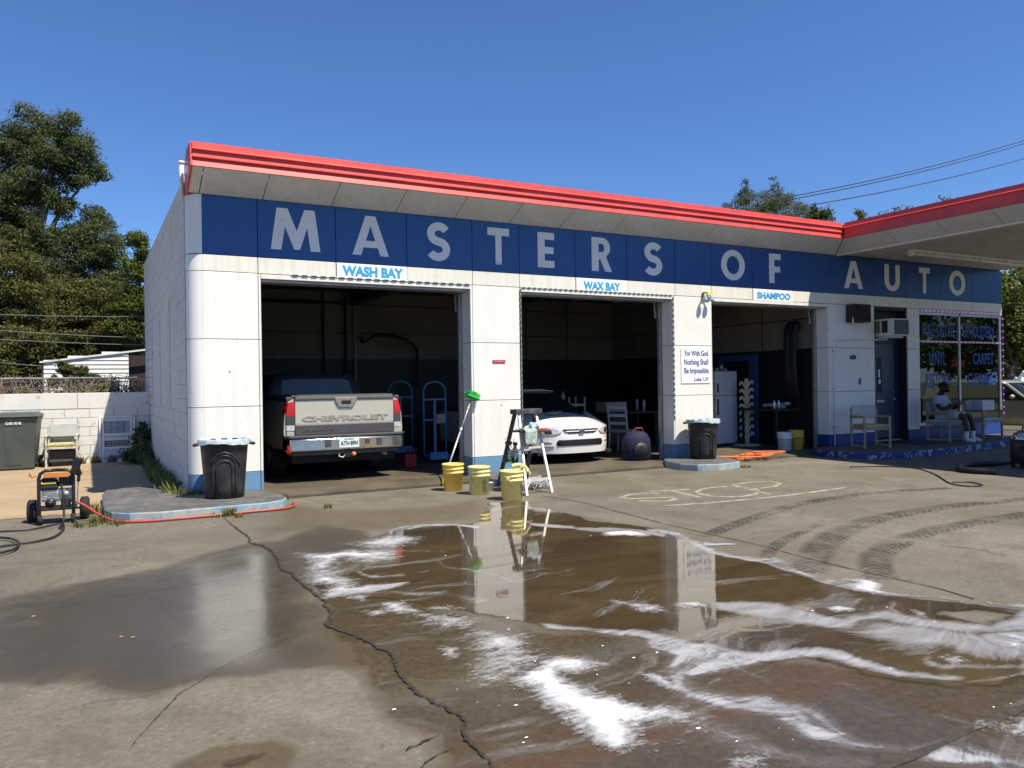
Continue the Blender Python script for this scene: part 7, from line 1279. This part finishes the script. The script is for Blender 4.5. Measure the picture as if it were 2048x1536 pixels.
for s in (-1, 1):
    skin('sock', [[(s * .1515, -.50, .27, .052), (s * .15, -.50, .16, .047), (s * .15, -.49, .08, .05), (s * .15, -.54, .06, .048)]], M_SOCK, pe)
    for z in (.262, .235): MB().lathe([(.0535, 0), (.0545, .007), (.0535, .014)], 16, (s * .1515, -.50, z)).build('sock_band', M_SBAND, pe, True)
    skin('shoe', [[(s * .15, -.475, .045, .047), (s * .15, -.53, .055, .052), (s * .15, -.61, .04, .045), (s * .15, -.68, .03, .034)]], M_SOCK, pe)
MB().ball((0, .035, 1.205), .098, .105, .092, 16, 10).build('hair', mat('black_hair', (.014, .012, .011), .95, bmp=1, bs=120), pe, True); MB().ball((0, -.045, 1.10), .055, .045, .04, 12, 8).build('beard', MATS['black_hair'], pe, True)
MB().ball((0, -.085, 1.165), .014, .022, .018, 8, 6).build('nose', M_SKIN, pe, True)
for s in (-1, 1): MB().ball((s * .034, -.072, 1.185), .011, .008, .008, 8, 6).build('eye', MATS['sock_band'], pe, True); MB().ball((s * .094, .03, 1.165), .012, .022, .032, 8, 6).build('ear', M_SKIN, pe, True)
MB().box(-.03, .03, -.012, .0, -.02, .02).build('mouth', mat('lip', (.06, .022, .018), .5), pe, bev=.006, loc=(0, -.078, 1.125)).scale = (.7, 1, .25)
ph = thing('phone', 'dark phone held in the hands of the seated person', 'phone', (16.60, -.93, .965), R(8)); MB().box(-.035, .035, -.004, .004, -.06, .06).build('phone_body', M_BLACK, ph, bev=.003)
vm = thing('shop_vacuum', 'black wheeled shop vacuum with shiny top at the right edge under the canopy', 'vacuum', (13.62, -3.88, 0)); MB().lathe([(.20, .08), (.23, .10), (.24, .42), (.22, .46)], 28).build('tank', M_BIN, vm, True); MB().lathe([(.23, .46), (.23, .50), (.17, .58), (.10, .62)], 28).build('motor_head', M_CHROME, vm, True); MB().tube([(-.12, 0, .60), (-.10, 0, .68), (.10, 0, .68), (.12, 0, .60)], .014, 8).build('handle', M_BLACK, vm, True); MB().cyl((-.22, -.06, .35), (-.32, -.08, .33), .04, 12).build('hose_port', M_BLACK, vm)
for a in range(4): MB().ball((.20 * math.cos(a * 1.57 + .8), .20 * math.sin(a * 1.57 + .8), .04), .04, n=10, m=6).build('castor', M_TYRE_R, vm, True)

# ------------------------------------------------------------------ vegetation
def leaf_mat(name, cols, tr=.45):
    m, nt, b = newmat(name); t = attr(nt, 'tone')
    c = ramp(nt, t, [(i / (len(cols) - 1), c_) for i, c_ in enumerate(cols)]); nt.links.new(c, b.inputs['Base Color']); b.inputs['Roughness'].default_value = .55; b.inputs['Specular IOR Level'].default_value = .3
    tl = node(nt, 'BsdfTranslucent'); nt.links.new(mixc(nt, .5, c, (.16, .17, .03)), tl.inputs[0]); mx = node(nt, 'MixShader'); mx.inputs[0].default_value = tr
    nt.links.new(b.outputs[0], mx.inputs[1]); nt.links.new(tl.outputs[0], mx.inputs[2]); nt.links.new(mx.outputs[0], nt.nodes['Material Output'].inputs[0]); return m
def leaves(name, clumps, n, size, m, parent, seed, flat=.55):
    g = np.random.default_rng(seed); big = clumps; clumps = []
    for c in big:
        fl = c[4] if len(c) > 4 else .8
        clumps.append((c[0], c[1], c[2], c[3] * .80, fl))
        for _ in range(9):
            d = g.normal(size=3); d /= np.linalg.norm(d); q = c[3] * g.uniform(.4, 1.0); clumps.append((c[0] + d[0] * q, c[1] + d[1] * q, c[2] + d[2] * q * fl, c[3] * g.uniform(.25, .5), .75))
    C = np.array([c[:3] for c in clumps]); Rr = np.array([c[3] for c in clumps]); Fl = np.array([c[4] if len(c) > 4 else .8 for c in clumps])
    pr = Rr ** 2 / (Rr ** 2).sum(); k = g.choice(len(clumps), n, p=pr)
    d = g.normal(size=(n, 3)); d /= np.linalg.norm(d, axis=1)[:, None]; rad = Rr[k] * g.uniform(.25, 1, n) ** .45
    lump = 1 + .28 * np.sin(d[:, 0] * 7 + k) * np.sin(d[:, 1] * 6 + 2 * k) + .22 * np.sin(d[:, 2] * 9 + 3 * k)
    P = C[k] + d * (rad * lump)[:, None] * np.stack([np.ones(n), np.ones(n), Fl[k]], 1)
    nrm = d * .7 + g.normal(size=(n, 3)) * flat + np.array([0, 0, .35]); nrm /= np.linalg.norm(nrm, axis=1)[:, None]
    a = np.cross(nrm, g.normal(size=(n, 3))); a /= np.linalg.norm(a, axis=1)[:, None]; b = np.cross(nrm, a)
    s = size * g.uniform(.55, 1.25, n)[:, None]
    V = np.stack([P - a * s * .5, P + b * s * .30, P + a * s * .6, P - b * s * .30], 1).reshape(-1, 3)
    tone = np.clip(g.normal(.5, .22, n) + .18 * np.sin(P[:, 0] * 1.7 + P[:, 2] * 2.1 + seed), 0, 1)
    me = arrmesh(name, V, np.arange(4 * n).reshape(-1, 4), m, {'tone': np.repeat(tone, 4)}); return link(name, me, parent)
M_BARK = mat('bark', (.11, .085, .062), .9, var=.4, vs=5, bmp=.6, bs=25); M_BARKP = mat('pale_bark', (.22, .19, .15), .85, var=.3, vs=4, bmp=.4, bs=25)
def tree(label, base, clumps, n, size, m, seed, trunk_r=.22, grp='trees', bark=None, limbs=7, name='tree'):
    bx_, by_ = base; t = thing(name, label, 'tree', (bx_, by_, 0), 0, grp); rr = random.Random(seed)
    L = [(c[0] - bx_, c[1] - by_, c[2], *c[3:]) for c in clumps]
    top = max(L, key=lambda c: c[2]); mid = Vector((top[0] * .45, top[1] * .45, top[2] * .5))
    MB().tube([(0, 0, -.1), (top[0] * .12, top[1] * .1, top[2] * .2), mid, (top[0] * .8, top[1] * .8, top[2] * .8), top[:3]], [trunk_r, trunk_r * .8, trunk_r * .6, trunk_r * .35, .02], 9).build('trunk', bark or M_BARK, t, True)
    lb = MB()
    for c in rr.sample(L, min(limbs, len(L))):
        f = rr.uniform(.25, .6); st = mid * (f / .5) if f < .5 else mid.lerp(Vector(top[:3]), (f - .5) * 2)
        e = Vector(c[:3]); q = st.lerp(e, .5) + Vector((rr.uniform(-.3, .3), rr.uniform(-.3, .3), rr.uniform(.0, .5))); lb.tube([st, q, e], [trunk_r * .38, trunk_r * .2, .015], 6)
        for _ in range(4): p = q.lerp(e, rr.random()); lb.tube([p, p + Vector((rr.uniform(-1, 1), rr.uniform(-1, 1), rr.uniform(-.3, .8))) * c[3] * .8], [.03, .006], 4)
    lb.build('limbs', bark or M_BARK, t, True); leaves('crown', L, n, size, m, t, seed); return t
LF_OAK = leaf_mat('oak_leaves', [(.036, .052, .020), (.080, .108, .038), (.145, .17, .062)]); LF_OLIVE = leaf_mat('olive_leaves', [(.048, .056, .016), (.105, .115, .032), (.19, .175, .052)]); LF_LIGHT = leaf_mat('light_leaves', [(.04, .06, .012), (.10, .13, .02), (.17, .19, .035)], .45); LF_PINE = leaf_mat('dark_crowns', [(.038, .050, .024), (.082, .098, .038), (.135, .145, .06)])
tree('tall dark oak with spreading crown at the left edge', (-2.6, 21), [(-1.76, 21, 10.633, 0.85), (-0.696, 21, 10.784, 0.85), (-0.111, 21, 10.092, 0.85), (-1.245, 21, 9.769, 1.2), (-2.388, 21, 9.886, 1), (-0.248, 21, 9.265, 0.75), (-1.635, 21, 8.667, 1.1), (-2.522, 21, 8.399, 1.2), (0.309, 21, 9.42, 0.5), (-0.73, 21, 8.051, 0.6), (0.367, 21, 7.701, 0.75), (0.595, 21, 6.628, 1), (-0.207, 21, 6.212, 1.2), (-1.07, 21, 5.361, 1.2), (0.907, 21, 5.55, 0.9), (-2.54, 21, 6.929, 0.9), (-1.947, 21, 7.499, 0.8), (-1.204, 21, 6.857, 0.8), (-0.587, 21, 7.082, 0.7), (-1.665, 21, 6.12, 0.9), (-3.37, 21, 9.247, 1.4), (-3.396, 21, 7.032, 1.5)], 170000, .082, LF_OAK, 1, .34, 'trees behind the yard', M_BARKP, 12)
tree('brownish olive tree low at the left edge before the oak', (-2.9, 17), [(-2.23, 17, 5.8, 0.8), (-1.723, 17, 5.224, 0.9), (-2.624, 17, 4.423, 1.1), (-1.473, 17, 4.317, 0.9), (-2.127, 17, 3.686, 1), (-2.984, 17, 5.45, 1)], 34000, .085, LF_OLIVE, 2, .15, 'trees behind the yard')
tree('sunlit yellow green tree beside the side wall', (1.75, 17.5), [(1.563, 17.5, 6.473, 0.45), (1.81, 17.5, 5.826, 0.5), (1.445, 17.5, 5.39, 0.6), (1.688, 17.5, 4.49, 0.8), (1.236, 17.5, 4.144, 0.7), (1.75, 17.5, 3.496, 0.8), (1.007, 17.5, 3.563, 0.6)], 30000, .08, LF_LIGHT, 3, .12, 'trees behind the yard')
tree('broad olive tree filling the gap above the white house', (-.6, 19.5), [(-1.825, 19.5, 3.892, 1.2), (-0.886, 19.5, 4.171, 1.2), (0.083, 19.5, 4.287, 1.2), (1.009, 19.5, 4.493, 1), (0.451, 19.5, 3.259, 1.1), (-0.606, 19.5, 3.074, 1.2), (-1.626, 19.5, 2.728, 1.2), (1.227, 19.5, 3.094, 0.9), (-0.287, 19.5, 4.789, 0.9), (-1.173, 19.5, 4.584, 0.8)], 100000, .085, LF_OLIVE, 4, .2, 'trees behind the yard'); tree('dark tree behind the white house', (.4, 23), [(-2.123, 23, 3.237, 1.8), (-0.832, 23, 3.819, 1.8), (0.684, 23, 4.237, 1.8), (1.909, 23, 4.072, 1.6), (2.07, 23, 2.69, 1.6), (-2.752, 23, 2.68, 1.8), (-1.499, 23, 2.308, 1.6), (1.179, 23, 2.298, 1.8)], 60000, .11, LF_OAK, 5, .25, 'trees behind the yard'); tree('dark bush like tree at the left behind the fence', (-2.6, 15.6), [(-2.03, 15.6, 2.857, 0.7), (-1.416, 15.6, 2.864, 0.6), (-2.516, 15.6, 2.424, 0.9), (-1.795, 15.6, 2.136, 0.6), (-1.174, 15.6, 2.207, 0.4)], 18000, .09, LF_OLIVE, 6, .1, 'trees behind the yard')
tree('leafy shrub straggling in front of the white house', (.1, 11.2), [(-0.449, 11.2, 2.089, 0.22), (-0.179, 11.2, 1.926, 0.28), (0.094, 11.2, 1.799, 0.25), (0.372, 11.2, 1.708, 0.22), (0.596, 11.2, 1.616, 0.2), (-0.668, 11.2, 1.72, 0.2), (-0.238, 11.2, 1.59, 0.3), (0.202, 11.2, 1.546, 0.25)], 11000, .075, LF_OLIVE, 7, .04, 'trees behind the yard', None, 8, 'shrub')
tree('twin topped dark tree rising behind the red roof edge', (44.5, 33), [(44.614, 33, 16.476, 0.5, 1.3), (44.596, 33, 15.592, 1), (47.72, 33, 17.048, 0.45, 1.4), (47.535, 33, 16.007, 1), (49.183, 33, 15.658, 1.1), (46.167, 33, 15.09, 1.4), (43.548, 33, 14.839, 0.9), (50.588, 33, 15.273, 0.9), (47.769, 33, 14.143, 2.2), (44.557, 33, 13.67, 2.2)], 24000, .12, LF_PINE, 8, .3, 'trees behind the roof'); tree('small dark treetop in the notch by the canopy', (48.5, 33), [(52.154, 33, 15.502, 0.35, 1.4), (52.142, 33, 14.932, 0.8), (52.899, 33, 14.591, 1.2)], 2500, .22, LF_PINE, 9, .2, 'trees behind the roof'); tree('thin treetop showing over the canopy edge', (57, 33), [(57.951, 33, 15.457, 0.7), (60.409, 33, 15.248, 1), (63.113, 33, 15.924, 1.2)], 900, .25, LF_OLIVE, 10, .2, 'trees behind the roof'); tree('thin twigs showing over the canopy further right', (66, 33), [(69.594, 33, 17.659, 0.8), (70.709, 33, 17.074, 1.5)], 700, .25, LF_OLIVE, 11, .2, 'trees behind the roof')
tree('bright green tree to the right of the office corner', (52, 18), [(53.28, 18, 7.513, 2), (54.973, 18, 5.939, 2.2), (52.092, 18, 5.201, 2), (56.823, 18, 8.019, 2.5), (53.757, 18, 3.935, 2), (56.089, 18, 3.3, 2.5), (51.031, 18, 6.768, 1.8)], 26000, .26, LF_LIGHT, 12, .3, 'trees right of the office'); tree('dark green tree seen through the shop window', (45, 20), [(46.87, 20, 5.221, 2.2), (49.483, 20, 5.942, 2.2), (52.213, 20, 6.031, 2.2), (48.365, 20, 3.328, 2.4), (51.588, 20, 3.355, 2.4), (54.146, 20, 3.715, 2.2), (45.821, 20, 3.307, 2.2)], 22000, .28, LF_OAK, 13, .3, 'trees right of the office'); tree('shaded tree low behind the gold sedan', (54, 22), [(58.502, 22, 2.047, 1.6), (61.061, 22, 2.036, 1.8), (55.442, 22, 1.704, 1.8), (63.736, 22, 2.216, 2.2), (52.543, 22, 1.724, 1.8)], 11000, .26, LF_OAK, 14, .2, 'trees right of the office')
tree('second tree across the street, mirrored at the left of the shop window', (48, -24), [(48, -24, 5, 4.5), (54, -27, 6, 4), (43, -24, 4, 4), (48, -24, 8.5, 4), (58, -24, 3, 3)], 14000, .42, LF_OAK, 42, .4, 'trees across the street')
tree('broad tree across the street, mirrored in the shop window', (62, -14), [(60, -16, 5, 4.5), (68, -12, 6, 5), (54, -19, 4.5, 4), (62, -14, 9, 4.5), (76, -10, 6, 5), (50, -14, 3, 2.5)], 16000, .42, LF_LIGHT, 41, .4, 'trees across the street')
# bush in the corner and weeds along the wall
bu = thing('bush', 'dark bush growing in the corner of block wall and station', 'bush', (.95, 6.75, 0)); leaves('foliage', [(.05, .1, .35, .30, 1.1), (.08, .2, .62, .22, 1.0), (-.05, -.2, .2, .3, .7), (.1, -.7, .15, .25, .7)], 2600, .075, LF_OAK, bu, 21); bs3 = MB(); [bs3.tube([(0, 0, 0), (random.uniform(-.15, .15), random.uniform(-.2, .2), random.uniform(.3, .7))], [.012, .004], 5) for _ in range(8)]; bs3.build('stems', M_BARK, bu)
def blades(spots, seed, m, name, label=None):
    g = np.random.default_rng(seed); V = []; n = 0
    for x, y, r_, k, h in spots:
        for _ in range(k):
            a = g.uniform(0, 6.28); rr = r_ * math.sqrt(g.uniform()); px, py = x + rr * math.cos(a), y + rr * math.sin(a); b = g.uniform(0, 6.28); hh = h * g.uniform(.4, 1.2); w = .004 + .004 * g.uniform()
            lx, ly = .6 * hh * math.cos(b) * g.uniform(.2, 1), .6 * hh * math.sin(b) * g.uniform(.2, 1); V += [(px - w * math.sin(b), py + w * math.cos(b), 0), (px + w * math.sin(b), py - w * math.cos(b), 0), (px + lx * .5 + w * .7 * math.sin(b), py + ly * .5 - w * .7 * math.cos(b), hh * .7), (px + lx, py + ly, hh)]; n += 1
    tone = np.repeat(g.uniform(0, 1, n), 4); return tag(link(name, arrmesh(name, V, np.arange(4 * n).reshape(-1, 4), m, {'tone': tone})), kind='stuff')
LF_GRASS = leaf_mat('grass_blades', [(.06, .085, .02), (.13, .15, .04), (.30, .25, .10)], .3)
sp = [(.12, -1.12, .12, 110, .10), (.0, -1.28, .16, 90, .07), (.25, -1.40, .12, 70, .06), (.05, -.3, .12, 110, .12), (1.32, -1.42, .16, 80, .05), (1.47, -1.45, .07, 90, .10), (2.3, -.45, .10, 90, .09), (1.32, .02, .16, 240, .17), (1.1, .1, .12, 150, .18)] + [(1.08 - .1 * random.random(), .4 + i * .3, .12, 60, .16 + .10 * random.random()) for i in range(16)] + [(.05 + i * .28 - 1.0, 7.15, .10, 70, .16) for i in range(7)] + [(10.05, -1.16, .1, 60, .05), (2.62, -1.55, .05, 50, .06), (1.55, -1.62, .05, 60, .05)]
blades(sp, 3, LF_GRASS, 'grass')
LF_TWIG = leaf_mat('dry_vines', [(.10, .065, .04), (.20, .14, .09), (.32, .26, .19)], .1); vn = MB(); rv = random.Random(14)
for i in range(170):
    x = rv.uniform(-4.5, 1.0); h = rv.uniform(.3, .75); w = rv.uniform(-1.2, 1.2); y = 9.2 + rv.uniform(-.4, .5); vn.tube([(x, y, 1.25), (x + w * .3, y, 1.25 + h * .9), (x + w * .7, y + .1, 1.25 + h * .8), (x + w, y, 1.2)], [.010, .008, .006, .004], 4)
tag(vn.build('vines', mat('dry_vine', (.26, .19, .13), .9, var=.4)), kind='stuff'); leaves_o = leaves('vine_leaves', [(x, 9.2, 1.35, .35, .7) for x in np.linspace(-4.5, .9, 12)], 2600, .08, LF_OLIVE, None, 31); tag(leaves_o, kind='stuff')
# litter and wet grit on the concrete
M_LEAFD = mat('fallen_leaf', (.42, .26, .10), .8, var=.4)
lt = thing('fallen_leaf', 'dry tan leaf lying on the damp concrete at the left', 'leaf', (0, 0, 0))
for i, (x, y) in enumerate([(0.168, -5.871), (0.229, -5.919), (-0.328, -5.077)]): MB().add([(x - .012, y, .003), (x, y + .009, .008), (x + .018, y + .002, .004), (x, y - .008, .006)], [(0, 1, 2, 3)]).build('leaf_blade', M_LEAFD, lt)
